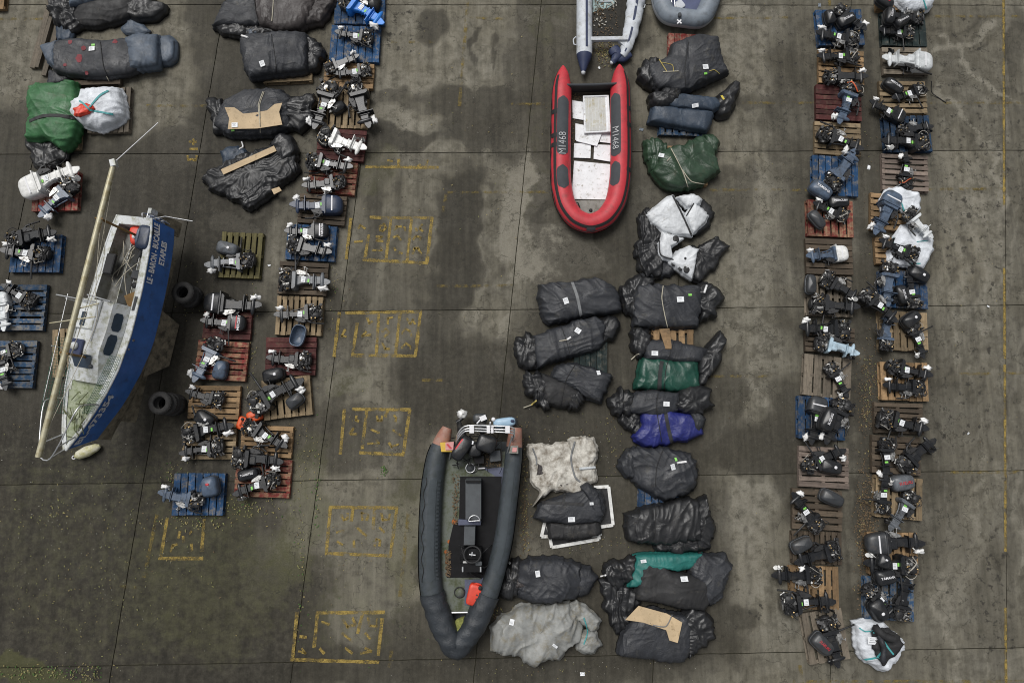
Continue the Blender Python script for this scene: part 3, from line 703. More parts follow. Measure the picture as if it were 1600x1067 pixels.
def make_pallet(pid, TL, TR, BL, fin, run, n):
    P0, P1, P2 = at(*TL, PH), at(*TR, PH), at(*BL, PH)
    c = (P1 + P2) / 2
    ex = (P1 - P0); ey = (P0 - P2)
    wx, wy = ex.length, ey.length
    # the pallet is a true rectangle: average the two edge directions
    ang = math.atan2(ex.y, ex.x) * .6 + (math.atan2(ey.y, ey.x) - math.pi / 2) * .4
    row = pid[0]
    if row != 'X':
        k = rowcount.get(row, 0); rowcount[row] = k + 1
        if row == 'L': lab = '%s pallet at the %s, %s from the top' % (DESC[fin], ROWNAME[row], ORD[k])
        else: lab = '%s pallet, %s from the top in the %s' % (DESC[fin], ORD[k], ROWNAME[row])
        grp = 'pallets of outboard motors'
    else:
        lab, grp = XLAB[pid], 'pallets under wrapped boats'
    t = thing('wooden_pallet', lab, 'pallet', (c.x, c.y, 0), ang, grp)
    L, Wd = (wx, wy) if run == 'h' else (wy, wx)
    rot = 0 if run == 'h' else math.pi / 2
    M = Matrix.Rotation(rot, 3, 'Z')
    m = W[fin]
    def board(name, x, y, z, lx, ly, lz, turn=0.0, along=0.0):
        mb = MB(); mb.box((0, 0, 0), (lx, ly, lz))
        o = mb.build(name, m, t)
        p = M @ Vector((x, y, z))
        o.location = p
        o.rotation_euler = (rp.uniform(-.006, .006), 0, rot + along + turn)
    wide = rp.random() < .45
    pitch = Wd / n
    bw = pitch * rp.uniform(.64, .78) if fin not in ('blue', 'maroon', 'green', 'red') else pitch * rp.uniform(.84, .91)
    for i in range(n):
        y = -Wd / 2 + pitch * (i + .5)
        w = bw
        if wide and i in (0, n - 1): w = min(pitch * .97, bw * 1.2)
        board('deck_board', rp.uniform(-.008, .008), y, PH - .011, L * rp.uniform(.985, 1.0), w, .022, rp.uniform(-.014, .014))
    for x in (-L / 2 + .05, 0, L / 2 - .05):
        board('bearer', x, 0, .069, Wd * .985, .085, .094, 0, math.pi / 2)
    for y in (-Wd / 2 + .05, 0, Wd / 2 - .05):
        board('bottom_board', 0, y, .011, L * .97, .095, .020)
    PAL[pid] = (t, lab)
for d in PDATA: make_pallet(*d)
# loose timber at the top left
tt = thing('timber_beam', 'long weathered timber beam on the ground at top left', 'beam', tuple(at(66, 52, 0)), 0)
def beam(p, q, w, h, name, label):
    a, b = at(*p, h), at(*q, h)
    c = (a + b) / 2
    mb = MB(); mb.box((0, 0, h / 2 + .001), ((b - a).length, w, h))
    o = mb.build(name, W['grey'])
    o.location = (c.x, c.y, 0); o.rotation_euler = (0, 0, math.atan2((b - a).y, (b - a).x))
    return tag(o, label, 'beam', 'loose timbers at top left')
bpy.data.objects.remove(tt)
beam((84, -20), (50, 106), .14, .10, 'timber_beam', 'leftmost long weathered timber on the ground at top left')
beam((92, -20), (57, 105), .10, .12, 'timber_beam', 'second long weathered timber from the left at top left')
beam((103, -10), (68, 118), .13, .08, 'timber_beam', 'long timber passing under the grey bundle with red patches')
# ------------------------------------------------------------------ outboard motors
def gloss(name, col, rough=.38, **k): return mat(name, col, rough, var=.3, scale=7, bmp=.0015, bscale=90, **k)
PAINT = {
 'black': gloss('motor_black', (.012, .013, .015), .32, dirt=(.035, .033, .03), dirt_amt=.3), 'dark': gloss('motor_charcoal', (.035, .038, .042), dirt=(.06, .055, .05), dirt_amt=.3),
 'grey': gloss('motor_grey', (.105, .115, .128), dirt=(.05, .05, .05), dirt_amt=.35), 'bluegrey': gloss('motor_blue_grey', (.075, .105, .155), dirt=(.04, .045, .05), dirt_amt=.35),
 'navy': gloss('motor_navy', (.018, .030, .062)), 'silver': gloss('motor_silver_white', (.56, .58, .59), dirt=(.40, .40, .38), dirt_amt=.1), 'white': gloss('motor_white', (.70, .70, .68), dirt=(.42, .40, .36), dirt_amt=.12),
 'pale': gloss('motor_pale_blue', (.36, .47, .55), dirt=(.2, .24, .26), dirt_amt=.35), 'blue': gloss('motor_bright_blue', (.02, .19, .62)),
}
PWORD = {'black': 'black', 'dark': 'charcoal', 'grey': 'grey', 'bluegrey': 'blue-grey', 'navy': 'navy', 'silver': 'silver-white', 'white': 'white', 'pale': 'pale blue', 'blue': 'bright blue'}
M_ENG = gloss('engine_block', (.020, .020, .021), .5)
M_ALU = mat('cast_aluminium', (.42, .42, .41), .42, .8, var=.4, scale=14, dirt=(.05, .045, .04), dirt_amt=.5, dirt_scale=12)
M_STEEL = mat('steel_fittings', (.30, .29, .27), .35, .9, var=.4, scale=18)
M_HOSE = mat('rubber_hose', (.014, .014, .015), .6)
M_HOSEW = mat('clear_hose', (.34, .32, .28), .4)
M_HOSER = mat('orange_hose', (.55, .10, .03), .45)
M_BRASS = mat('brassy_fittings', (.42, .30, .14), .45, .5)
M_LABEL = mat('white_paper_label', (.74, .76, .78), .6, var=.05)
M_PRINT = mat('label_print', (.16, .17, .19), .7)
M_STICK = mat('green_sticker', (.22, .58, .10), .5, var=.1)
M_PROPW = cloth_mat('white_wrapped_propeller', (.80, .80, .79), .5, var=.12, wr=.006, wscale=22)
M_GRIP = mat('rubber_grip', (.012, .012, .012), .7)
M_DECW = mat('white_lettering', (.70, .70, .72), .5, var=.05)
M_DECR = mat('red_lettering', (.45, .03, .04), .5, var=.1)

def slab(mb, poly, t, inset=.0, z=0.0):
    """side profile in x-y with a bevelled thickness t about z"""
    n = len(poly)
    cx = sum(p[0] for p in poly) / n; cy = sum(p[1] for p in poly) / n
    a = sum(poly[i][0] * poly[(i + 1) % n][1] - poly[(i + 1) % n][0] * poly[i][1] for i in range(n))
    if a < 0: poly = poly[::-1]
    h = t / 2
    rings = []
    for zz, s in ((-h, 1 - inset), (-h * .55, 1), (h * .55, 1), (h, 1 - inset)):
        rings += [(cx + (x - cx) * (1 - (1 - s) * 1.0), cy + (y - cy) * (1 - (1 - s) * 2.2), zz + z) for x, y in poly]
    F = [tuple(range(n - 1, -1, -1)), tuple(range(3 * n, 4 * n))]
    for k in range(3):
        for i in range(n):
            j = (i + 1) % n
            F.append((k * n + i, k * n + j, (k + 1) * n + j, (k + 1) * n + i))
    mb.add(rings, F)
RY = Matrix.Rotation(math.pi / 2, 4, 'X')   # z -> -y
def mot_gear():
    mb = MB()
    slab(mb, [(.00, .015), (.005, .075), (.10, .13), (.17, .12), (.17, -.04), (.10, -.03)], .028, .05)          # skeg
    M = Matrix.Translation((.20, .0, 0)) @ Matrix.Rotation(-math.pi / 2, 4, 'X')
    mb.lathe([(0, -.19), (.022, -.175), (.042, -.13), (.052, -.06), (.052, .06), (.046, .14), (.036, .165), (0, .167)], 12, M)
    slab(mb, [(.19, -.08), (.19, .10), (.38, .12), (.40, -.085)], .075, .08)
    mb.box((.375, .055, 0), (.014, .36, .20)); mb.box((.330, .03, 0), (.010, .22, .12))                        # cavitation and splash plates
    slab(mb, [(.33, .12), (.37, .22), (.38, .10)], .03, .05)
    return mb
def mot_leg(k=0):
    mb = MB()
    a, b = ((1, 1), (.78, 1.1), (1.15, 1.35))[k]
    slab(mb, [(.385, -.085 * a), (.385, .115 * a), (.50, .085 * a), (.66, .10 * a), (.80, .15), (.80, -.12), (.62, -.09 * a)], .13 * b, .10)
    if k == 1: mb.tube([(.42, .10, .02), (.60, .12, .03), (.76, .16, .02)], .018, 6)
    if k == 2: mb.bevbox((.70, .05, .06), (.16, .20, .10), .02)
    mb.box((.47, .01, 0), (.018, .20, .145)); mb.box((.60, .01, 0), (.012, .18, .15))
    slab(mb, [(.78, -.19), (.78, .20), (.815, .245), (.87, .25), (.87, -.21)], .30, .06)                       # pan under the cowling
    return mb
def mot_bracket():
    mb = MB()
    for z in (-.085, .085):
        slab(mb, [(.52, -.11), (.56, -.17), (.74, -.23), (.80, -.20), (.80, -.12), (.66, -.10)], .022, .02, z)
    mb.tube([(.70, -.15, -.11), (.70, -.15, .11)], .022, 8)
    mb.box((.665, -.105, 0), (.10, .05, .14))
    for z in (-.07, .07):
        mb.tube([(.62, -.16, z), (.60, -.29, z)], .011, 6); mb.tube([(.57, -.285, z), (.63, -.30, z)], .010, 6)
    return mb
def mot_tiller(kind):
    mb, g = MB(), MB()
    if kind == 0:   # stretched forward
        P = [(.80, -.14, .04), (.82, -.26, .06), (.84, -.46, .05)]; Q = [(.84, -.46, .05), (.86, -.62, .04)]
    elif kind == 1:  # folded up along the head
        P = [(.80, -.16, .08), (.92, -.24, .10), (1.06, -.27, .08)]; Q = [(1.06, -.27, .08), (1.24, -.29, .06)]
    else:            # folded back along the leg
        P = [(.80, -.16, .06), (.70, -.27, .05), (.54, -.30, .03)]; Q = [(.54, -.30, .03), (.38, -.31, .02)]
    mb.tube(P, [.030, .024, .020], 8)
    g.tube(Q, [.024, .021], 8)
    return mb, g
def mot_prop(seed):
    r = random.Random(seed)
    mb = MB()
    M = Matrix.Translation((.20, .165, 0)) @ Matrix.Rotation(-math.pi / 2, 4, 'X')
    mb.lathe([(.036, 0), (.040, .03), (.034, .075), (.015, .10), (0, .10)], 10, M)
    a0 = r.uniform(0, 2)
    for k in range(3):
        a = a0 + k * 2.094
        V, F = [], []
        for i in range(5):
            t = i / 4
            w = .055 * math.sin(math.pi * (.22 + .7 * t)) * (1.25 if i < 4 else .5)
            rr = .03 + .10 * t
            for sgn in (-1, 1):
                for th in (-.004, .004):
                    u = Vector((math.cos(a) * rr, 0, math.sin(a) * rr))
                    tt = Vector((-math.sin(a), .75, math.cos(a))).normalized() * w * sgn
                    nn = Vector((math.sin(a) * .6, 1, -math.cos(a) * .6)).normalized() * th
                    V.append(u + tt + nn + Vector((.20, .205, 0)))
        for i in range(4):
            b = i * 4
            F += [(b, b + 2, b + 6, b + 4), (b + 1, b + 5, b + 7, b + 3), (b, b + 4, b + 5, b + 1), (b + 2, b + 3, b + 7, b + 6)]
        F.append((16, 18, 19, 17))
        mb.add(V, F)
    return mb
def mot_bag(seed):
    """a propeller tied up in a white plastic bag"""
    mb = MB()
    n, m = 14, 9
    V = []
    for j in range(m):
        a = math.pi * j / (m - 1)
        for i in range(n):
            w = 2 * math.pi * i / n
            p = Vector((math.sin(a) * math.cos(w), math.cos(a), math.sin(a) * math.sin(w)))
            k = .75 + 1.15 * max(-.5, noise.noise(p * 1.5 + Vector((seed * 7.3, 0, 0)))) + .45 * (1 - 2 * abs(noise.noise(p * 3.1 + Vector((0, seed * 3.1, 0)))))
            V.append(Vector((.17, .20, 0)) + Vector((p.x * .095, p.y * .055, p.z * .06)) * max(.25, k))
    F = [(j * n + i, j * n + (i + 1) % n, (j + 1) * n + (i + 1) % n, (j + 1) * n + i) for j in range(m - 1) for i in range(n)]
    mb.add(V, F, True)
    return mb
def mot_cowl(kind):
    mb = MB()
    L = .42
    secs = []
    N = 24
    for j in range(13):
        t = j / 12
        # along the head: straight sides then domed crown
        s = (1 - max(0, (t - .45) / .55) ** 2.6) ** .42 if t < 1 else .0
        y0 = -.215 + .05 * t * (1 if kind == 0 else .2); y1 = .27 - .03 * t
        hy, cy = (y1 - y0) / 2 * s, (y1 + y0) / 2
        hz = .168 * s * (1 - .10 * t)
        x = .868 + L * t - (.02 * (1 - s))
        for i in range(N):
            w = 2 * math.pi * i / N
            e = .5
            cy_ = math.copysign(abs(math.cos(w)) ** e, math.cos(w)); sz_ = math.copysign(abs(math.sin(w)) ** e, math.sin(w))
            secs.append((x, cy + hy * cy_, hz * sz_))
    F = [(j * N + i, j * N + (i + 1) % N, (j + 1) * N + (i + 1) % N, (j + 1) * N + i) for j in range(12) for i in range(N)]
    F.append(tuple(range(N)))
    mb.add(secs, F, True)
    mb.box((.862, .03, 0), (.022, .50, .348))
    return mb
def mot_power(seed):
    """bare engine: block, flywheel, carburettors, wiring"""
    r = random.Random(seed)
    blk, alu, hose, brass, flw = MB(), MB(), MB(), MB(), MB()
    blk.bevbox((1.00, .02, 0), (.26, .28, .22), .03)
    blk.bevbox((1.02, .17, .0), (.18, .10, .16), .02)
    if seed % 3 == 1: blk.superell((1.04, -.08, .10), (.24, .20, .16), .7, 14, 6)
    if seed % 4 == 2: alu.bevbox((.98, .06, .13), (.16, .11, .08), .02)
    if seed % 4 == 3: alu.tube([(.92, .10, .12), (1.06, .13, .12)], .05, 10)
    for k in range(22):
        p = (r.uniform(.88, 1.18), r.uniform(-.22, .24), r.uniform(.03, .14))
        sz = (r.uniform(.03, .09), r.uniform(.03, .09), r.uniform(.03, .09))
        blk.box(p, sz, (r.uniform(-.5, .5), r.uniform(-.5, .5), r.uniform(0, 3)))
    for k in range(9):
        p = Vector((r.uniform(.88, 1.16), r.uniform(-.20, .22), r.uniform(.09, .165)))
        if r.random() < .5: alu.box(p, (r.uniform(.025, .07), r.uniform(.02, .05), r.uniform(.02, .05)), (0, r.uniform(-.5, .5), r.uniform(0, 3)))
        else:
            d = Vector((r.uniform(-1, 1), r.uniform(-1, 1), r.uniform(-.3, .6))).normalized() * r.uniform(.03, .06)
            alu.tube([p - d, p + d], r.uniform(.012, .028), 8)
    for k in range(4):
        p = Vector((r.uniform(.90, 1.16), r.uniform(-.20, .22), r.uniform(.12, .17)))
        brass.tube([p, p + Vector((r.uniform(-.02, .02), r.uniform(-.02, .02), .035))], .016, 6)
    for k in range(9):
        a = Vector((r.uniform(.87, 1.18), r.uniform(-.22, .24), r.uniform(.08, .16)))
        b = Vector((r.uniform(.87, 1.18), r.uniform(-.22, .24), r.uniform(.08, .16)))
        c = (a + b) / 2 + Vector((r.uniform(-.08, .08), r.uniform(-.08, .08), r.uniform(.03, .09)))
        hose.tube(spline([a, c, b], 8), r.uniform(.006, .012), 5)
    M = Matrix.Translation((1.14, .02, 0)) @ Matrix.Rotation(math.pi / 2, 4, 'Y')
    flw.lathe([(0, .075), (.05, .075), (.06, .06), (.115, .055), (.125, .045), (.125, .01), (.10, 0), (0, 0)], 18, M)
    return blk, alu, hose, brass, flw

MC = {}
def shared(key, mb_fn, m):
    if key not in MC:
        MC[key] = mb_fn().mesh(key[0], m)
    return MC[key]
POW = {}
def power_meshes(k):
    if k not in POW:
        b = mot_power(100 + k)
        POW[k] = [('engine_block', b[0].mesh('engine_block', M_ENG)), ('aluminium_fittings', b[1].mesh('aluminium_fittings', M_ALU)), ('hoses', b[2].mesh('hoses', M_HOSE)), ('brass_fittings', b[3].mesh('brass_fittings', M_BRASS)), ('flywheel', b[4].mesh('flywheel', M_STEEL if k % 3 == 0 else M_ENG))]
    return POW[k]
LABM = None
def paper_label(parent, loc, size=(.13, .10), rz=0.0, m=None, name='paper_label', rot=None, lines=True):
    global LABM
    mb = MB(); mb.box((0, 0, 0), (size[0], size[1], .003))
    o = mb.build(name, m or M_LABEL, parent)
    o.location = loc
    o.rotation_euler = rot if rot is not None else (0, 0, rz)
    if lines and m is None:
        pr = MB()
        rr = random.Random(int(abs(loc[0]) * 1e4) % 9999)
        for k in range(3):
            w = size[0] * rr.uniform(.35, .7)
            pr.box((-size[0] * .08, size[1] * (.26 - .24 * k), .0022), (w, size[1] * .055, .002))
        pr.build('printed_lines', M_PRINT, o)
    return o

rm = random.Random(77)
MOTN = [0]
def motor(pid, head, tail, col='black', cowl=None, flip=1, lab='', tiller=None, roll=0.0, zup=0.0, big=1.0, hose=None, text=None, labelpos=True, prop='bag'):
    """head, tail: photo pixels of the engine end and the propeller end; lies on its side on pallet pid"""
    k = MOTN[0]; MOTN[0] += 1
    z = PH + .155 * big + zup
    A, B = at(*tail, z), at(*head, z)
    d = B - A
    s = d.length / .96
    s = max(.85, min(1.32, s))
    ang = math.atan2(d.y, d.x)
    mid = (A + B) / 2
    u = Vector((math.cos(ang), math.sin(ang), 0))
    org = mid - u * (.575 * s)
    c = PAINT[col]
    t = thing('outboard_motor', lab, 'outboard motor', (org.x, org.y, PH), 0, 'outboard motors on pallets')
    # the drooping leg rests on the boards: tilt so that the thin end sits lower
    E = Matrix.Rotation(ang, 4, 'Z') @ Matrix.Rotation(math.radians(4.5), 4, 'Y') @ Matrix.Rotation(roll + (math.pi if flip < 0 else 0), 4, 'X')
    t.rotation_euler = E.to_euler()
    t.scale = (s, s, s)
    t.location = (org.x, org.y, PH + (.185 * s if cowl else .175 * s) + zup)
    up = 1 if flip > 0 else -1
    def part(nm, me): return obj(nm, me, t)
    part('gearcase', shared(('gearcase', col), mot_gear, c))
    part('leg', shared(('leg', col, k % 3), lambda: mot_leg(k % 3), c))
    part('clamp_bracket', shared(('clamp_bracket', k % 2), mot_bracket, M_ENG if k % 3 else M_ALU))
    tk = (k % 3) if tiller is None else tiller
    if tk >= 0:
        if ('tiller', tk) not in MC:
            a_, g_ = mot_tiller(tk)
            MC[('tiller', tk)] = a_.mesh('tiller', M_ENG); MC[('tg', tk)] = g_.mesh('grip', M_GRIP)
        ti = part('tiller', MC[('tiller', tk)])
        obj('grip', MC[('tg', tk)], ti)
    if prop == 'bag':
        pb = part('wrapped_propeller', shared(('wrapped_propeller', k % 6), lambda: mot_bag(k % 6 + 1), M_PROPW))
    elif prop:
        part('propeller', shared(('propeller', k % 3, prop), lambda: mot_prop(k % 3), M_ALU if prop == 'alu' else c))
    if cowl:
        cc = PAINT[cowl] if cowl in PAINT else c
        co = part('cowling', shared(('cowling', cowl, k % 2), lambda: mot_cowl(k % 2), cc))
        mb = MB()   # side stripe
        mb.box((1.02, .03, up * .160), (.030, .36, .012))
        mb.build('stripe', M_DECW if text is None else (M_DECR if k % 2 else M_DECW), co)
        if text:
            V, F = text_geo(text, .095)
            mb = MB()
            R9 = Matrix.Rotation(math.pi / 2 * (1 if flip > 0 else -1), 3, 'Z')
            mb.add([Vector((1.09, .02, 0)) + (R9 @ Vector((v.x, v.y * up, 0))) + Vector((0, 0, up * .164)) for v in V], F)
            mb.build('lettering', M_DECW, co)
    else:
        for nm, me in power_meshes(k * 7 % 11):
            o = part(nm, me)
            if nm in ('aluminium_fittings', 'hoses', 'brass_fittings', 'engine_block'): o['kind'] = 'stuff'
            if flip < 0: o.rotation_euler = (math.pi, 0, 0)
            o.scale = (1, 1 + .16 * math.sin(k * 2.3), 1)
        if hose:
            mb = MB(); mb.tube(spline([(.92, -.12, up * .16), (1.0, 0, up * .23), (1.1, .10, up * .2), (1.08, .2, up * .1)], 10), .016, 6)
            mb.build('fuel_hose', M_HOSER if hose == 'orange' else M_HOSEW, t)
        mb = MB()
        mb.tube(spline([(.90, -.20, up * .1), (.96, -.26, up * .17), (1.05, -.22, up * .19), (1.14, -.18, up * .12)], 8), .008, 5)
        mb.tube(spline([(.92, .2, up * .10), (1.0, .12, up * .2), (1.1, .05, up * .21)], 8), .007, 5)
        o = mb.build('fuel_line', M_HOSEW if k % 3 == 0 else M_HOSE, t); o['kind'] = 'stuff'
    if labelpos:
        j = .02 * rm.uniform(-1, 1)
        R = (0, 0, rm.uniform(-.15, .15)) if flip > 0 else (math.pi, 0, rm.uniform(-.15, .15))
        paper_label(t, (.62 + j + .05 * (k % 2), .0, up * .078), (.115 / s, .15 / s), rot=R)
        paper_label(t, (.50 + .26 * (k % 2), .03, up * (.076 if k % 2 == 0 else .078)), (.045 / s, .085 / s), rot=R, m=M_STICK, name='green_sticker')
    return t
def loose_cowl(px_, size=(.46, .34, .30), turn=0.0, col='black', lab='', z=None, tilt=(0, 0), text=None, pal=True, tcol=None, open_up=False, stripe=True):
    z0 = PH if pal else 0.0
    if z is not None: z0 = z
    p = at(*px_, z0 + size[2] * .5)
    t = thing('engine_cowling', lab, 'engine cover', (p.x, p.y, z0), math.radians(turn), 'loose engine covers')
    mb = MB()
    n, m = 26, 10
    V = []
    for j in range(m + 1):
        a = j / m
        s = (1 - a ** 5.5) ** .45 if j < m else 0.0
        for i in range(n):
            w = 2 * math.pi * i / n
            e = .48
            cx = math.copysign(abs(math.cos(w)) ** e, math.cos(w)); sy = math.copysign(abs(math.sin(w)) ** e, math.sin(w))
            nose = 1 - .16 * (cx > 0) * abs(cx)
            V.append((cx * size[0] / 2 * (s * .92 + .08 * (1 if j < m else 0)), sy * size[1] / 2 * s * nose, size[2] * a - .0))
    F = [(j * n + i, j * n + (i + 1) % n, (j + 1) * n + (i + 1) % n, (j + 1) * n + i) for j in range(m) for i in range(n)]
    F.append(tuple(range(n - 1, -1, -1)))
    mb.add(V, F, True)
    if open_up:
        mb = MB()
        V2 = []
        for j in range(m + 1):          # a shell seen from its open side
            a = j / m
            s = (1 - (1 - a) ** 3.2) ** .42 if j > 0 else 0.05
            for i in range(n):
                w = 2 * math.pi * i / n
                V2.append((math.copysign(abs(math.cos(w)) ** .66, math.cos(w)) * size[0] / 2 * s, math.copysign(abs(math.sin(w)) ** .66, math.sin(w)) * size[1] / 2 * s, size[2] * a))
        for j in range(m, -1, -1):
            a = j / m
            s = ((1 - (1 - a) ** 3.2) ** .42 if j > 0 else 0.05) * .9
            for i in range(n):
                w = 2 * math.pi * i / n
                V2.append((math.copysign(abs(math.cos(w)) ** .66, math.cos(w)) * size[0] / 2 * s, math.copysign(abs(math.sin(w)) ** .66, math.sin(w)) * size[1] / 2 * s, size[2] * a + .02))
        mb.add(V2, [(j * n + i, j * n + (i + 1) % n, (j + 1) * n + (i + 1) % n, (j + 1) * n + i) for j in range(2 * m + 1) for i in range(n)], True)
    t.rotation_euler = (tilt[0], tilt[1], math.radians(turn))
    if tilt != (0, 0): t.location.z = z0 + .5 * (size[1] * abs(math.sin(tilt[0])) + size[0] * abs(math.sin(tilt[1]))) * .9
    sh = mb.build('shell', PAINT[col], t)
    if not open_up:
        rim = MB()
        for k in range(n):
            pass
        rr = [Vector((v[0] * 1.015, v[1] * 1.02, .03)) for v in V[:n]]
        rim.tube(rr + rr[:1], .012, 5, cap=False)
        rim.build('rim_seal', M_HOSE, t)
        band = MB(); q4 = [Vector((v[0] * 1.01, v[1] * 1.012, v[2])) for v in V[4 * n:5 * n]]
        band.tube(q4 + q4[:1], .008, 5, cap=False)
        band.build('moulded_band', M_HOSE if col != 'dark' else PAINT['grey'], t)
        if text:
            Vt, Ft = text_geo(text, size[1] * .24)
            wmax = max(abs(v.x) for v in Vt)
            k = min(1.0, size[0] * .33 / wmax)
            tm = MB()
            tm.add([(v.x * k, v.y * k, size[2] * (1 - .10 * ((v.x * k) / (size[0] / 2)) ** 2) + .004) for v in Vt], Ft)
            tm.build('lettering', tcol or M_DECW, t)
        elif stripe:
            sm_ = MB(); sm_.superell((size[0] * .12, 0, size[2] * .985), (size[0] * .14, size[1] * .22, .014), .8, 12, 4)
            sm_.build('emblem', tcol or M_DECW, t)
    return t

def where(pid):
    row, k = pid[0], int(pid[1:]) - 1
    if row == 'L': return 'the %s left-edge pallet from the top' % ORD[k]
    return {'B': 'pallet %s by the yellow grids', 'A': 'pallet %s by the sailboat', 'C': 'pallet %s, second row from right', 'D': 'pallet %s, rightmost row'}[row] % WN[k]
WN = ['one', 'two', 'three', 'four', 'five', 'six', 'seven', 'eight', 'nine', 'ten', 'eleven', 'twelve', 'thirteen', 'fourteen', 'fifteen', 'sixteen', 'seventeen']
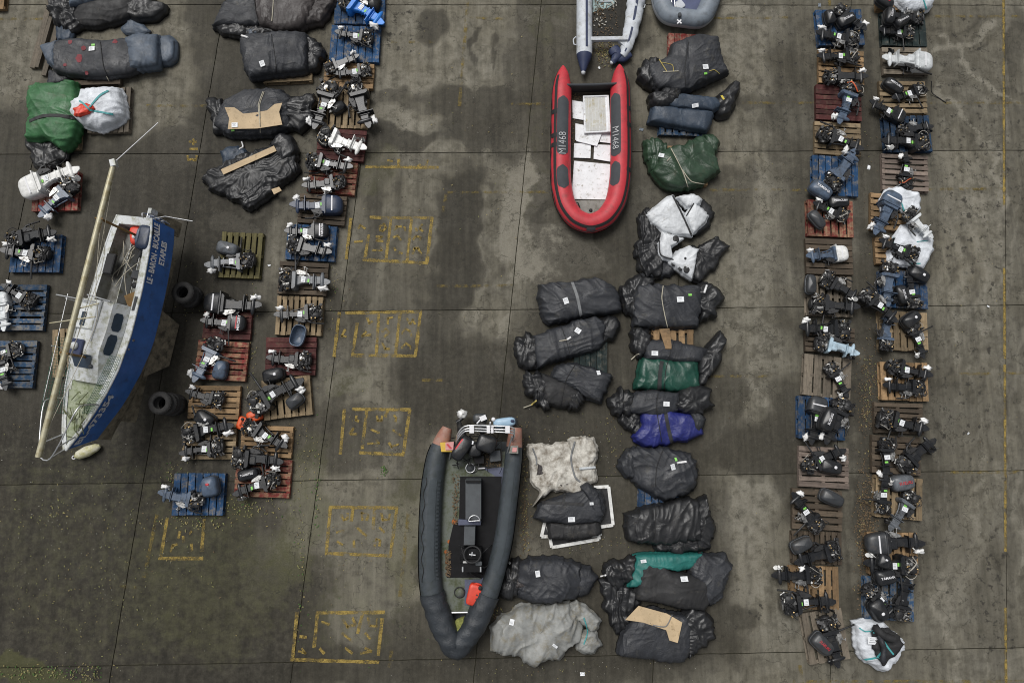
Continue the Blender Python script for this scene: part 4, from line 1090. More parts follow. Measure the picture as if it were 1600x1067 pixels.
# pallet, head px, tail px, paint, cowling paint or None, flip, which one on its pallet, extras
MD = [
 ('B1', (541, 0), (597, 34), 'blue', None, 1, 'long', {'tiller': 0}),
 ('B2', (575, 60), (527, 52), 'black', None, 1, '', {}),
 ('B3', (516, 105), (556, 90), 'black', None, -1, 'upper left', {'tiller': 1}), ('B3', (570, 110), (528, 116), 'black', None, 1, 'right', {}),
 ('B4', (517, 138), (496, 199), 'black', None, 1, 'left', {}), ('B4', (556, 136), (573, 197), 'black', None, -1, 'right', {}),
 ('B5', (508, 212), (567, 234), 'white', None, -1, '', {'prop': 'alu', 'tiller': 2, 'labelpos': False}),
 ('B6', (488, 252), (546, 263), 'black', None, -1, 'upper', {}), ('B6', (532, 285), (477, 292), 'black', None, 1, 'lower', {}),
 ('B7', (522, 322), (459, 323), 'navy', 'navy', 1, '', {'tiller': 2}),
 ('B8', (502, 362), (449, 363), 'black', 'black', 1, 'upper', {'text': 'YAMAHA'}), ('B8', (457, 382), (513, 396), 'black', None, -1, 'lower', {'tiller': 0}),
 ('B9', (446, 437), (511, 438), 'grey', None, 1, '', {'tiller': 0}),
 ('B10', (494, 489), (434, 494), 'black', None, 1, '', {}),
 ('B11', (477, 564), (421, 561), 'black', None, 1, '', {'tiller': 1}),
 ('B12', (401, 632), (468, 593), 'black', None, 1, '', {}),
 ('B13', (391, 665), (443, 698), 'black', None, -1, '', {'tiller': 2}),
 ('B14', (373, 714), (438, 718), 'black', None, 1, 'upper', {}), ('B14', (428, 750), (369, 768), 'black', None, -1, 'lower', {'prop': 'alu'}),
 ('A1', (389, 408), (326, 411), 'grey', None, -1, '', {'tiller': 0}),
 ('A2', (334, 476), (404, 480), 'black', 'black', -1, 'upper', {'tiller': 2}), ('A2', (372, 506), (318, 503), 'black', 'black', 1, 'lower', {'text': 'MERCURY', 'tiller': 0}),
 ('A3', (338, 536), (308, 593), 'bluegrey', None, 1, '', {'tiller': 0}),
 ('A4', (341, 625), (294, 614), 'black', None, 1, '', {}),
 ('A5', (295, 678), (360, 662), 'black', None, 1, 'upper', {}), ('A5', (341, 699), (285, 705), 'black', None, -1, 'lower', {'tiller': 0}),
 ('A6', (309, 783), (252, 772), 'bluegrey', None, 1, '', {'tiller': 1}),
 ('L1', (46, 293), (122, 263), 'white', 'white', 1, '', {'tiller': 2, 'prop': 'own'}), ('L1', (112, 291), (64, 334), 'bluegrey', None, -1, '', {}),
 ('L2', (22, 375), (84, 361), 'black', None, 1, 'upper', {}), ('L2', (68, 398), (6, 394), 'black', None, 1, 'lower', {}),
 ('L3', (45, 470), (6, 449), 'black', None, 1, 'right', {}), ('L3', (2, 466), (8, 512), 'silver', 'silver', 1, '', {'tiller': -1}),
 ('L4', (26, 546), (-22, 560), 'black', None, 1, 'upper', {}), ('L4', (0, 560), (10, 602), 'dark', None, 1, 'lower', {}),
 ('C1', (1312, 15), (1349, 46), 'black', None, -1, 'upper', {'tiller': -1}), ('C1', (1334, 62), (1279, 54), 'black', None, 1, 'lower', {}),
 ('C2', (1334, 88), (1281, 90), 'black', None, 1, 'upper', {'hose': 'clear'}), ('C2', (1296, 119), (1351, 122), 'black', None, -1, 'lower', {}),
 ('C3', (1331, 138), (1314, 191), 'bluegrey', None, 1, '', {'hose': 'orange', 'tiller': 2, 'prop': 'bag'}),
 ('C4', (1287, 210), (1344, 230), 'black', None, 1, '', {'tiller': 1, 'prop': 'own'}),
 ('C5', (1298, 288), (1335, 240), 'bluegrey', None, -1, '', {'tiller': 1, 'big': 1.1}),
 ('C6', (1317, 338), (1275, 320), 'black', None, 1, '', {'hose': 'clear', 'tiller': 2}),
 ('C7', (1315, 397), (1264, 402), 'bluegrey', 'white', 1, '', {'tiller': -1, 'labelpos': False}),
 ('C8', (1291, 436), (1339, 464), 'black', None, 1, 'upper', {'labelpos': False, 'prop': 'own'}), ('C8', (1275, 474), (1337, 482), 'black', None, -1, 'lower', {'labelpos': False, 'prop': 'own'}),
 ('C9', (1318, 516), (1254, 514), 'black', None, 1, 'upper', {'tiller': 1}), ('C9', (1283, 534), (1338, 549), 'pale', None, 1, '', {'prop': 'own', 'labelpos': False, 'zup': .06}),
 ('C10', (1298, 574), (1325, 616), 'black', None, 1, '', {'prop': 'own'}),
 ('C11', (1280, 632), (1270, 690), 'black', 'dark', 1, 'left', {'tiller': -1}), ('C11', (1317, 632), (1294, 690), 'black', None, 1, 'right', {'tiller': 2}),
 ('C12', (1262, 727), (1315, 702), 'black', None, 1, '', {}),
 ('C13', (1277, 822), (1239, 775), 'black', None, 1, '', {'big': 1.1, 'tiller': 0}),
 ('C14', (1304, 860), (1245, 875), 'black', None, -1, '', {}),
 ('C15', (1274, 898), (1211, 901), 'black', None, 1, 'upper', {'labelpos': False, 'prop': 'own'}), ('C15', (1230, 942), (1298, 936), 'black', None, 1, 'lower', {'prop': 'own'}),
 ('C16', (1293, 972), (1311, 1036), 'black', None, 1, '', {'tiller': 0, 'prop': 'own'}),
 ('D2', (1422, 52), (1378, 48), 'black', None, 1, 'lower', {'prop': 'own'}), ('D2', (1436, 28), (1394, 22), 'black', None, -1, 'upper', {'labelpos': False, 'prop': 'own'}),
 ('D3', (1444, 98), (1383, 93), 'silver', 'silver', 1, '', {'big': 1.15, 'labelpos': False, 'prop': 'own', 'tiller': 1}),
 ('D4', (1434, 142), (1404, 152), 'black', None, 1, 'upper', {'prop': None}), ('D4', (1405, 182), (1362, 161), 'black', 'black', 1, 'lower', {'tiller': -1}),
 ('D5', (1412, 203), (1452, 196), 'black', None, 1, 'upper', {'tiller': -1, 'prop': 'own'}), ('D5', (1442, 224), (1381, 218), 'black', None, -1, 'lower', {'prop': 'own'}),
 ('D6', (1415, 284), (1418, 243), 'black', None, -1, '', {'hose': 'orange', 'tiller': 0}),
 ('D7', (1395, 312), (1370, 364), 'bluegrey', 'bluegrey', 1, '', {'tiller': 2}), 
 ('D8', (1426, 338), (1449, 365), 'silver', None, -1, '', {'tiller': 2, 'labelpos': False, 'prop': None, 'zup': .16}), ('D8', (1427, 399), (1377, 378), 'black', None, 1, '', {'zup': .10}),
 ('D9', (1390, 418), (1384, 474), 'bluegrey', None, -1, '', {'prop': 'own'}), ('D9', (1427, 470), (1421, 432), 'black', None, 1, 'right', {'prop': None}),
 ('D10', (1353, 460), (1399, 498), 'black', None, 1, 'upper left', {'prop': 'own', 'zup': .1}), ('D10', (1384, 536), (1386, 497), 'bluegrey', None, 1, '', {'prop': 'own'}), ('D10', (1427, 512), (1444, 553), 'black', None, 1, 'right', {'prop': 'own'}),
 ('D11', (1394, 572), (1451, 588), 'black', None, -1, 'upper', {'tiller': 0}), ('D11', (1438, 607), (1384, 604), 'black', None, 1, 'lower', {}),
 ('D12', (1382, 653), (1444, 672), 'black', None, -1, '', {}),
 ('D13', (1385, 691), (1386, 745), 'black', None, 1, 'left', {}), ('D13', (1412, 727), (1455, 687), 'black', None, 1, 'right', {'prop': 'own'}),
 ('D14', (1379, 795), (1383, 745), 'black', None, 1, '', {'prop': 'own', 'tiller': 0}), ('D14', (1424, 776), (1394, 826), 'grey', None, 1, '', {'prop': 'own', 'tiller': -1}),
 ('D15', (1368, 847), (1437, 845), 'black', 'dark', 1, 'upper', {'big': 1.1, 'tiller': -1}), ('D15', (1422, 884), (1354, 882), 'black', None, 1, 'lower', {'hose': 'clear', 'prop': 'own'}),
 ('D16', (1364, 925), (1392, 955), 'black', None, 1, 'left', {'prop': None}), ('D16', (1408, 961), (1415, 906), 'black', None, 1, 'right', {'tiller': 0, 'prop': 'own'}),
]
for pid, hd, tl, col, cw, fl, which, kw in MD:
    st = ('capped' if cw else 'uncovered')
    if cw and cw != col: st = '%s-capped' % PWORD[cw]
    w_ = ('%s one on ' % which) if which not in ('', 'long') else 'on '
    if which == 'long': w_ = 'lying on '
    lab = '%s %s outboard motor, %s%s' % (PWORD[col], st, w_, where(pid))
    motor(pid, hd, tl, col, cw, fl, lab, **kw)

CD = [  # loose covers
 ('B1', (584, 4), (.44, .34, .26), 70, 'black', {'tcol': M_DECR}), ('B4', (529, 168), (.40, .30, .24), 30, 'black', {'stripe': False}), ('B11', (467, 525), (.58, .38, .22), 75, 'bluegrey', {'open_up': True}),
 ('B11', (427, 586), (.56, .36, .26), 12, 'black', {}), ('B12', (461, 626), (.46, .32, .26), 35, 'dark', {'stripe': False}), ('B14', (388, 741), (.54, .30, .26), 12, 'black', {'text': 'TOHATSU'}),
 ('A1', (355, 388), (.56, .34, .26), -14, 'grey', {}), ('A3', (344, 578), (.48, .36, .26), 80, 'bluegrey', {'stripe': False}), ('A4', (320, 654), (.54, .36, .27), -25, 'black', {}), ('A6', (328, 760), (.50, .42, .32), 100, 'bluegrey', {'tcol': M_DECR}),
 ('C1', (1296, 28), (.44, .28, .30), 100, 'black', {}), ('C1', (1322, 32), (.56, .36, .30), 25, 'black', {'text': 'SUZUKI'}), ('C5', (1283, 297), (.62, .40, .30), -38, 'bluegrey', {'text': 'YAMAHA', 'z': PH + .06}),
 ('C6', (1310, 316), (.58, .34, .30), 0, 'black', {'text': 'MERCURY'}), ('C6', (1277, 343), (.54, .28, .22), -55, 'dark', {'stripe': False}), ('C8', (1267, 444), (.52, .28, .24), 85, 'dark', {'stripe': False}),
 ('C11', (1294, 655), (.62, .38, .30), 65, 'black', {'z': PH + .30, 'text': 'SUZUKI'}), ('C12', (1298, 729), (.58, .38, .28), -14, 'black', {}), ('C13', (1300, 778), (.62, .34, .28), -25, 'dark', {'stripe': False}),
 ('C14', (1253, 851), (.56, .34, .27), 25, 'dark', {'stripe': False}), ('C16', (1285, 1006), (.60, .38, .28), -45, 'dark', {'tcol': M_DECR, 'text': 'SUZUKI'}),
 ('D1', (1383, 3), (.50, .32, .27), -40, 'black', {'tcol': M_DECR}), ('D2', (1390, 25), (.50, .28, .30), 80, 'black', {'z': PH + .14, 'text': 'SUZUKI'}), ('D2', (1409, 34), (.44, .26, .28), 30, 'black', {'z': PH + .16, 'text': 'EVINRUDE'}), ('D4', (1396, 135), (.58, .32, .28), -38, 'black', {'text': 'MERCURY'}),
 ('D9', (1436, 429), (.58, .36, .28), -32, 'black', {'z': PH + .02}), ('D9', (1409, 461), (.54, .32, .28), -78, 'black', {'text': 'SUZUKI', 'tcol': M_DECW}), ('D10', (1424, 499), (.54, .34, .28), 35, 'black', {'tcol': M_DECW}),
 ('D14', (1411, 754), (.58, .42, .28), 8, 'grey', {'text': 'SUZUKI', 'tcol': M_DECR}), ('D15', (1380, 876), (.36, .34, .30), 70, 'black', {'z': PH + .14}), ('D16', (1383, 901), (.54, .40, .30), 8, 'black', {'z': PH + .06, 'text': 'YAMAHA'}), ('D16', (1373, 953), (.56, .42, .30), -62, 'black', {'z': PH}),
]
seen = {}
for pid, p_, sz, tn, col, kw in CD:
    k = (pid, col); seen[k] = seen.get(k, 0) + 1
    multi = sum(1 for c in CD if c[0] == pid and c[4] == col) > 1
    q = ('%s ' % ['first', 'second', 'third'][seen[k] - 1]) if multi else ''
    extra = ' from the top' if multi else ''
    kw.setdefault('z', PH + (.10 if rm.random() < .3 else 0))
    up = 'upturned ' if kw.get('open_up') else 'loose '
    loose_cowl(p_, sz, tn, col, '%s%s%s engine cover%s on %s' % (q, up, PWORD[col], extra, where(pid)), **kw)
# ------------------------------------------------------------------ folded inflatables wrapped in sheet, bulk bags
CL = {
 'black': cloth_mat('black_sheet', (.014, .0145, .016), .44, wr=.006, dirt=(.05, .046, .036), dirt_amt=.18),
 'char': cloth_mat('charcoal_fabric', (.023, .025, .030), .58, dirt=(.06, .056, .046), dirt_amt=.18),
 'matt': cloth_mat('matt_black_fabric', (.016, .016, .017), .7, wr=.006, dirt=(.05, .045, .038), dirt_amt=.2),
 'slate': cloth_mat('slate_blue_fabric', (.065, .085, .115), .6, wr=.007, dirt=(.05, .05, .05), dirt_amt=.25),
 'inkblue': cloth_mat('ink_blue_fabric', (.030, .045, .068), .55, wr=.009),
 'green': cloth_mat('green_tarpaulin', (.030, .120, .042), .55, wr=.010, dirt=(.05, .075, .03), dirt_amt=.2),
 'olive': cloth_mat('dark_green_sheet', (.024, .050, .028), .4, wr=.010, dirt=(.04, .045, .025), dirt_amt=.2),
 'bottle': cloth_mat('bottle_green_sheet', (.010, .055, .038), .4, wr=.008),
 'teal': cloth_mat('teal_fabric', (.015, .13, .115), .5, wr=.005),
 'blue': cloth_mat('royal_blue_sheet', (.016, .021, .135), .42, wr=.012),
 'white': cloth_mat('white_pvc', (.56, .58, .60), .5, wr=.008, dirt=(.22, .20, .16), dirt_amt=.15),
 'dirty': cloth_mat('dirty_white_canvas', (.52, .50, .45), .7, wr=.009, dirt=(.12, .095, .065), dirt_amt=.62),
 'bag': cloth_mat('white_woven_bag', (.62, .65, .69), .6, wr=.016, wscale=7),
 'greytarp': cloth_mat('pale_grey_tarpaulin', (.245, .25, .24), .6, wr=.010, wscale=6, dirt=(.17, .145, .09), dirt_amt=.42),
 'brown': cloth_mat('brown_black_sheet', (.034, .028, .027), .5),
 'red': cloth_mat('faded_red_print', (.16, .018, .025), .7, wr=.004),
}
M_PLY = mat('plywood', (.47, .355, .215), .7, var=.22, scale=3.5, dirt=(.24, .17, .09), dirt_amt=.25, dirt_scale=7)
M_ROPE = mat('pale_rope', (.42, .39, .31), .8, var=.3, scale=60)
M_ROPEY = mat('yellow_cord', (.42, .34, .10), .8, var=.3, scale=60)
M_ROPEB = mat('black_cord', (.015, .015, .016), .7)
M_STRAPG = mat('grey_strap', (.17, .175, .18), .7)
M_STRAPB = mat('black_strap', (.02, .02, .021), .7)
M_TEALS = mat('teal_strap', (.06, .30, .31), .6, var=.15)
M_REDC = mat('red_plastic', (.60, .05, .025), .45, var=.2)

def ridge(p): return 1 - 2 * abs(noise.noise(p))
def spline_lin(P, n):
    m = len(P)
    L = [0.0]
    for i in range(m): L.append(L[-1] + (P[(i + 1) % m] - P[i]).length)
    out = []
    for k in range(n):
        d = L[-1] * k / n
        i = 0
        while i < m - 1 and L[i + 1] < d: i += 1
        out.append(P[i].lerp(P[(i + 1) % m], (d - L[i]) / max(1e-9, L[i + 1] - L[i])))
    return out
class Bundle:
    def __init__(s, name, label, cat, centre, group=None):
        c = at(*centre, 0)
        s.o = Vector((c.x, c.y, 0))
        s.t = thing(name, label, cat, s.o, 0, group)
        s.V, s.F = [], []
        s.bvh = None
        s.top = 0
    def reg(s, V, F):
        b = len(s.V)
        s.V += [v + s.o for v in V]; s.F += [tuple(i + b for i in f) for f in F]
        s.bvh = None
    def hit(s, x, y, fallback=.3):
        if s.bvh is None: s.bvh = BVHTree.FromPolygons(s.V, s.F)
        loc, nrm, ix, d = s.bvh.ray_cast(CO, ray(x, y))
        if loc is None: return at(x, y, fallback), Vector((0, 0, 1))
        if nrm.z < 0: nrm = -nrm
        return loc, nrm
    def blob(s, name, outline, h, cm, z0=0.0, e=.34, crum=.03, fold=0.02, fdir=0.0, flam=.16, sag=.10, seed=0, n=None, m=None, pinch=(), cf=3.2, edge=.03, hscale=None, label=None, lean=.35):
        """a wrapped lump: outline traced at part height, domed, creased and gathered"""
        O = [at(x, y, z0 + h * lean) for x, y in outline]
        O = [Vector((p.x, p.y, 0)) for p in O]
        per = sum((O[i] - O[i - 1]).length for i in range(len(O)))
        if n is None: n = int(max(70, min(190, per / .032)))
        if m is None: m = int(max(16, min(44, n * .24)))
        R = [a.lerp(b_, .75) for a, b_ in zip(spline(O, n, True), spline_lin(O, n))]
        c = sum(R, Vector()) / n
        far = max((q - c).length for q in R)
        loose = 'end' in name or 'flap' in name or 'plastic' in name or 'black_wrapping' in name or 'skirt' in name
        gth = s.o if loose else None          # loose ends are gathered towards the bundle
        sd_ = Vector((seed * 3.7, seed * 1.9, seed * .7))
        pl = []
        for (a, b, w, k) in pinch:
            A, B = at(*a, h * .8), at(*b, h * .8)
            pl.append((Vector((A.x, A.y, 0)), Vector((B.x, B.y, 0)), w, k))
        fd = math.radians(fdir)
        fx, fy = math.cos(fd), math.sin(fd)
        f2 = fd + 1.0 + .5 * math.sin(seed)
        gx, gy = math.cos(f2), math.sin(f2)
        nz = noise.noise
        if not z0 > .3: h = h * .84
        if not loose: crum = crum * .62
        V = []
        for j in range(m + 1):
            a = (math.pi / 2) * (j / m)
            r_ = math.sin(a) ** .62 if j > 0 else 0.0
            zf = max(0.0, math.cos(a)) ** e if j < m else 0.0
            for i in range(n):
                q = c + (R[i] - c) * r_
                hh = h
                if hscale is not None: hh = h * hscale(q - c)
                for A, B, w, k in pl:
                    ab = B - A
                    t = max(0, min(1, (q - A).dot(ab) / ab.length_squared))
                    dd = (q - A - ab * t).length
                    hh *= 1 - k * math.exp(-(dd / w) ** 2)
                p = q + sd_
                low = nz(p * 1.3)
                w1 = nz(p * 2.1 + Vector((5, 0, 0))) * .22; w2 = nz(p * 2.1 + Vector((0, 8, 0))) * .22
                pw = Vector((p.x + w1, p.y + w2, seed))
                cr = .66 * ridge(pw * cf * .85) + .27 * ridge(pw * cf * 2.1 + Vector((9, 3, 1))) + .07 * ridge(pw * cf * 4.3 + Vector((2, 7, 5)))
                if gth is not None:
                    dq = q - gth
                    th = math.atan2(dq.y, dq.x); rr = dq.length
                    fo = ridge(Vector((rr * 1.1 + w1, th * rr * .35 * 9 + w2 * 3, seed))) * .6 + ridge(Vector((rr * 1.6, th * 7, seed + 4))) * .5
                    amp = max(fold, crum * 1.15)
                else:
                    u, v_ = p.x * fx + p.y * fy + w1, -p.x * fy + p.y * fx + w2
                    u2, v2 = p.x * gx + p.y * gy + w2, -p.x * gy + p.y * gx + w1
                    k1 = ridge(Vector((u * .7, v_ / flam * .85, seed)))
                    k2 = ridge(Vector((u2 * .9, v2 / flam * 1.25, seed + 3)))
                    fo = .65 * k1 * abs(k1) + .45 * k2 * abs(k2)
                    amp = fold * 1.45 + .006
                side = 1.0 - .45 * zf ** 6          # the middle is pulled flatter than the sides
                z = z0 + hh * zf * (1 + sag * low * 1.6) + (crum * (cr - .3) + amp * (fo - .25) * side) * (zf ** .35 if zf > 0 else 0)
                ed = (R[i] - c)
                if ed.length > 1e-6: ed = ed.normalized()
                push = (crum * 1.1 * (cr - .4) + amp * 1.0 * (fo - .25) + edge * low) * (r_ ** 3)
                if j >= m - 1: push += .02 + .03 * max(0, fo)
                z = max(z, z0 + .002)
                V.append(Vector((q.x + ed.x * push, q.y + ed.y * push, z)) - s.o)
        F = []
        for j in range(m):
            for i in range(n):
                i2 = (i + 1) % n
                if j == 0: F.append((i + n, i2 + n, 0))
                else: F.append((j * n + i, (j + 1) * n + i, (j + 1) * n + i2, j * n + i2))
        F.append(tuple(m * n + i for i in range(n - 1, -1, -1)))
        mb = MB(); mb.add(V, F, True)
        o = mb.build(name, CL[cm], s.t)
        if label: o['label'] = label
        s.reg(V, F[:-1])
        s.top = max(s.top, z0 + h)
        return o
    def frame(s, nrm, turn):
        nrm = (nrm + Vector((0, 0, .6))).normalized()
        x = Vector((1, 0, 0)); x = (x - nrm * x.dot(nrm)).normalized()
        y = nrm.cross(x)
        return Matrix((x, y, nrm)).transposed() @ Matrix.Rotation(math.radians(turn), 3, 'Z')
    def tag_(s, x, y, turn=0.0, size=(.16, .13), green=None):
        p, nrm = s.hit(x, y)
        M = s.frame(nrm, turn)
        paper_label(s.t, p - s.o + nrm * .02, size, rot=M.to_euler())
        if green:
            p, nrm = s.hit(*green)
            M = s.frame(nrm, turn)
            paper_label(s.t, p - s.o + nrm * .02, (.09, .055), rot=M.to_euler(), m=M_STICK, name='green_sticker')
    def rope(s, pts, r=.010, m=None, name='rope', lift=.008, dense=10):
        P = []
        sp = spline([(x, y, 0) for x, y in pts], dense * (len(pts) - 1) + 1)
        for q in sp:
            h_, nrm = s.hit(q.x, q.y, .05)
            P.append(h_ - s.o + Vector((0, 0, lift + r * .5)))
        mb = MB(); mb.tube(P, r, 6)
        return mb.build(name, m or M_ROPE, s.t)
    def strap(s, pts, w=.06, m=None, name='strap', lift=.012):
        sp = spline([(x, y, 0) for x, y in pts], 16 * (len(pts) - 1) + 1)
        P = [s.hit(q.x, q.y, .05)[0] - s.o + Vector((0, 0, lift)) for q in sp]
        V = []
        for i, p in enumerate(P):
            t = P[min(i + 1, len(P) - 1)] - P[max(i - 1, 0)]
            t = Vector((t.x, t.y, 0)).normalized()
            sd2 = Vector((-t.y, t.x, 0)) * w / 2
            a = [p - sd2, p + sd2]
            for k in (0, 1):   # let each edge lie on the cloth too
                g = a[k] + s.o
                if s.bvh:
                    l, n_, _, _ = s.bvh.ray_cast(Vector((g.x, g.y, 5)), Vector((0, 0, -1)))
                    if l is not None: a[k].z = max(a[k].z, l.z - s.o.z + lift)
            V += [a[0], a[1], a[1] - Vector((0, 0, .008)), a[0] - Vector((0, 0, .008))]
        F = []
        for i in range(len(P) - 1):
            b = i * 4
            F += [(b, b + 4, b + 5, b + 1), (b + 1, b + 5, b + 6, b + 2), (b + 3, b + 7, b + 4, b)]
        mb = MB(); mb.add(V, F, False)
        return mb.build(name, m or M_STRAPB, s.t)
    def board(s, outline, m=None, t=.016, name='plywood_board', lift=.0, z=None):
        mx_, my_ = sum(p[0] for p in outline) / len(outline), sum(p[1] for p in outline) / len(outline)
        pts_ = list(outline)
        for i in range(len(outline)):
            (x1, y1), (x2, y2) = outline[i], outline[(i + 1) % len(outline)]
            pts_ += [((x1 + x2) / 2, (y1 + y2) / 2), ((x1 + mx_) / 2, (y1 + my_) / 2), ((x1 + x2 + mx_) / 3, (y1 + y2 + my_) / 3)]
        # best plane through the hit points
        H = np.array([list(s.hit(x, y, .3)[0]) for x, y in pts_])
        A = np.column_stack([H[:, 0], H[:, 1], np.ones(len(H))])
        co, *_ = np.linalg.lstsq(A, H[:, 2], rcond=None)
        co[:2] *= .5
        off = max(0, np.max(H[:, 2] - (A @ np.array([co[0], co[1], 0]))) - 0)
        off = np.percentile(H[:, 2] - (A @ np.array([co[0], co[1], 0])), 97) + .012 + lift
        P = []
        for x, y in outline:
            d = ray(x, y)
            # meet the tilted plane z = a x + b y + off
            tpar = (off - CO.z + co[0] * CO.x + co[1] * CO.y) / (d.z - co[0] * d.x - co[1] * d.y)
            P.append(CO + d * tpar - s.o)
        n = len(P)
        a = sum(P[i].x * P[(i + 1) % n].y - P[(i + 1) % n].x * P[i].y for i in range(n))
        if a < 0: P = P[::-1]
        V = [p - Vector((0, 0, t)) for p in P] + P
        F = [tuple(range(n - 1, -1, -1)), tuple(range(n, 2 * n))] + [(i, (i + 1) % n, (i + 1) % n + n, i + n) for i in range(n)]
        mb = MB(); mb.add(V, F)
        s.reg(P, [tuple(range(n))])
        return mb.build(name, m or M_PLY, s.t)

GB = 'wrapped boats in the middle of the yard'
GL = 'wrapped boats at upper left'
BN = 'wrapped_boat'
# ---- upper left
b = Bundle(BN, 'black wrapped boat with loose glossy ends at the top left edge', 'wrapped boat', (160, 20), GL)
b.blob('wrapping', [(125, 10), (140, -30), (210, -40), (230, 0), (222, 22), (190, 34), (150, 44), (126, 42), (116, 28)], .42, 'matt', crum=.02, seed=1)
b.blob('loose_end', [(84, -2), (96, -8), (112, 0), (126, 14), (128, 40), (112, 50), (98, 40), (84, 26)], .30, 'black', crum=.09, seed=2, cf=4)
b.blob('loose_end', [(172, -8), (230, -12), (244, 8), (258, 8), (256, 18), (238, 30), (214, 30), (190, 18)], .40, 'black', crum=.05, fold=.06, fdir=-20, flam=.12, seed=3)
b.blob('inner_fabric', [(112, -14), (180, -20), (176, 2), (150, 8), (112, 14)], .52, 'slate', crum=.03, seed=4)
b.blob('hanging_flap', [(92, 42), (106, 36), (112, 52), (108, 64), (94, 62)], .16, 'inkblue', crum=.05, seed=5)
b.blob('hanging_flap', [(194, 46), (206, 32), (222, 40), (234, 48), (228, 56), (200, 54)], .16, 'slate', crum=.05, seed=6)
b = Bundle(BN, 'grey folded boat with red patches, near the top left', 'wrapped boat', (170, 92), GL)
b.blob('wrapping', [(68, 76), (93, 66), (112, 63), (156, 66), (202, 62), (226, 58), (230, 100), (205, 117), (156, 121), (112, 119), (86, 111)], .40, 'char', z0=.12, crum=.018, fold=.012, fdir=80, seed=7)
b.blob('grey_panel', [(200, 64), (222, 56), (249, 55), (248, 104), (206, 108)], .45, 'slate', z0=.12, crum=.015, seed=8)
b.blob('grey_panel', [(66, 75), (94, 66), (91, 90), (90, 110), (78, 98)], .36, 'slate', z0=.12, crum=.015, seed=9)
b.blob('folded_end', [(250, 60), (264, 58), (275, 66), (273, 92), (264, 100), (248, 98)], .33, 'slate', crum=.02, seed=10)
b.blob('trailing_flap', [(80, 112), (104, 116), (112, 122), (96, 130), (76, 132)], .16, 'char', crum=.03, seed=11)
for x, y, r in ((124, 92, 6), (110, 66, 4), (131, 76, 4), (136, 115, 3), (102, 102, 3), (180, 66, 4)):
    p, nrm = b.hit(x, y)
    mb = MB(); k = 12
    V = []
    for i in range(k):
        w = 2 * math.pi * i / k
        rr = r / 60 * (1 + .5 * noise.noise(Vector((math.cos(w) * 1.5 + x, math.sin(w) * 1.5, 0))))
        V.append(p - b.o + Vector((math.cos(w) * rr, math.sin(w) * rr, .010)))
    V = [Vector((q.x, q.y, max(q.z, (b.bvh.ray_cast(Vector((q.x + b.o.x, q.y + b.o.y, 5)), Vector((0, 0, -1)))[0] or Vector((0, 0, 0))).z + .006))) for q in V]
    V.append(p - b.o + Vector((0, 0, .014)))
    mb.add(V, [(i, (i + 1) % k, k) for i in range(k)], True)
    mb.build('red_patch', CL['red'], b.t)
b.tag_(144, 77, 5, green=(146, 71))
b.rope([(157, 66), (160, 92), (163, 108), (172, 126)], .010, M_ROPEB)
b.rope([(167, 120), (172, 130)], .014, M_ROPE)
b = Bundle(BN, 'bright green tarpaulin bundle with dark straps at left', 'wrapped boat', (84, 180), GL)
b.blob('tarpaulin', [(50, 134), (76, 132), (102, 133), (107, 126), (119, 130), (123, 171), (122, 205), (112, 226), (100, 234), (90, 228), (73, 217), (43, 217), (46, 180)], .55, 'green', z0=.12, crum=.03, fold=.05, fdir=-35, flam=.25, seed=12, sag=.2)
b.blob('plastic_sheet', [(44, 222), (60, 214), (74, 218), (92, 234), (106, 238), (102, 250), (82, 260), (60, 262), (52, 244)], .22, 'black', crum=.08, seed=13, cf=4)
b.strap([(46, 190), (66, 182), (92, 181), (121, 186)], .085, M_STRAPB)
b.rope([(104, 236), (104, 248), (92, 258), (64, 256)], .012, M_ROPEB)
b = Bundle('bulk_bag', 'full white bulk bag with red cloth at its mouth, on grey pallet', 'bulk bag', (158, 168), None)
b.blob('bag', [(129, 141), (160, 139), (185, 138), (190, 152), (194, 175), (190, 186), (168, 198), (151, 202), (134, 196), (119, 188), (110, 181), (112, 164), (124, 156)], .60, 'bag', z0=.13, crum=.05, seed=14, fold=.03, fdir=20, sag=.18, e=.7)
b.blob('red_cloth', [(118, 170), (134, 164), (146, 170), (138, 178), (120, 180)], .10, 'red', z0=.60, crum=.04, seed=15)
b.t.children[1].data.materials[0] = M_REDC
b.strap([(140, 168), (156, 150), (170, 142)], .045, M_TEALS)
b.strap([(140, 173), (160, 176), (178, 180)], .045, M_TEALS)
b.strap([(140, 172), (130, 162), (124, 158)], .045, M_TEALS)
# ---- second column
b = Bundle(BN, 'long black wrapped boat tied with cords at the top edge', 'wrapped boat', (430, 22), GL)
b.blob('wrapping', [(335, 44), (340, 28), (349, 6), (374, -6), (402, -14), (412, 30), (404, 44), (368, 42)], .45, 'char', crum=.02, seed=16)
b.blob('wrapping', [(397, 0), (430, -22), (480, -24), (500, -6), (486, 30), (470, 48), (440, 52), (412, 44), (402, 26)], .55, 'brown', crum=.035, fold=.02, fdir=70, seed=17, pinch=[((426, 0), (428, 44), .10, .10)])
b.blob('loose_end', [(468, 4), (500, -16), (524, -6), (518, 16), (502, 36), (480, 40)], .38, 'brown', crum=.06, seed=18)
b.blob('loose_end', [(336, 40), (366, 40), (404, 44), (440, 52), (420, 58), (384, 58), (352, 56)], .28, 'black', crum=.06, seed=19, cf=4)
b.rope([(397, -6), (400, 20), (410, 44), (440, 54)], .010, M_ROPEB)
b.rope([(428, -10), (427, 10), (425, 34)], .014, M_ROPE)
b = Bundle(BN, 'boxy black wrapped boat on a bare pallet, second column top', 'wrapped boat', (435, 88), GL)
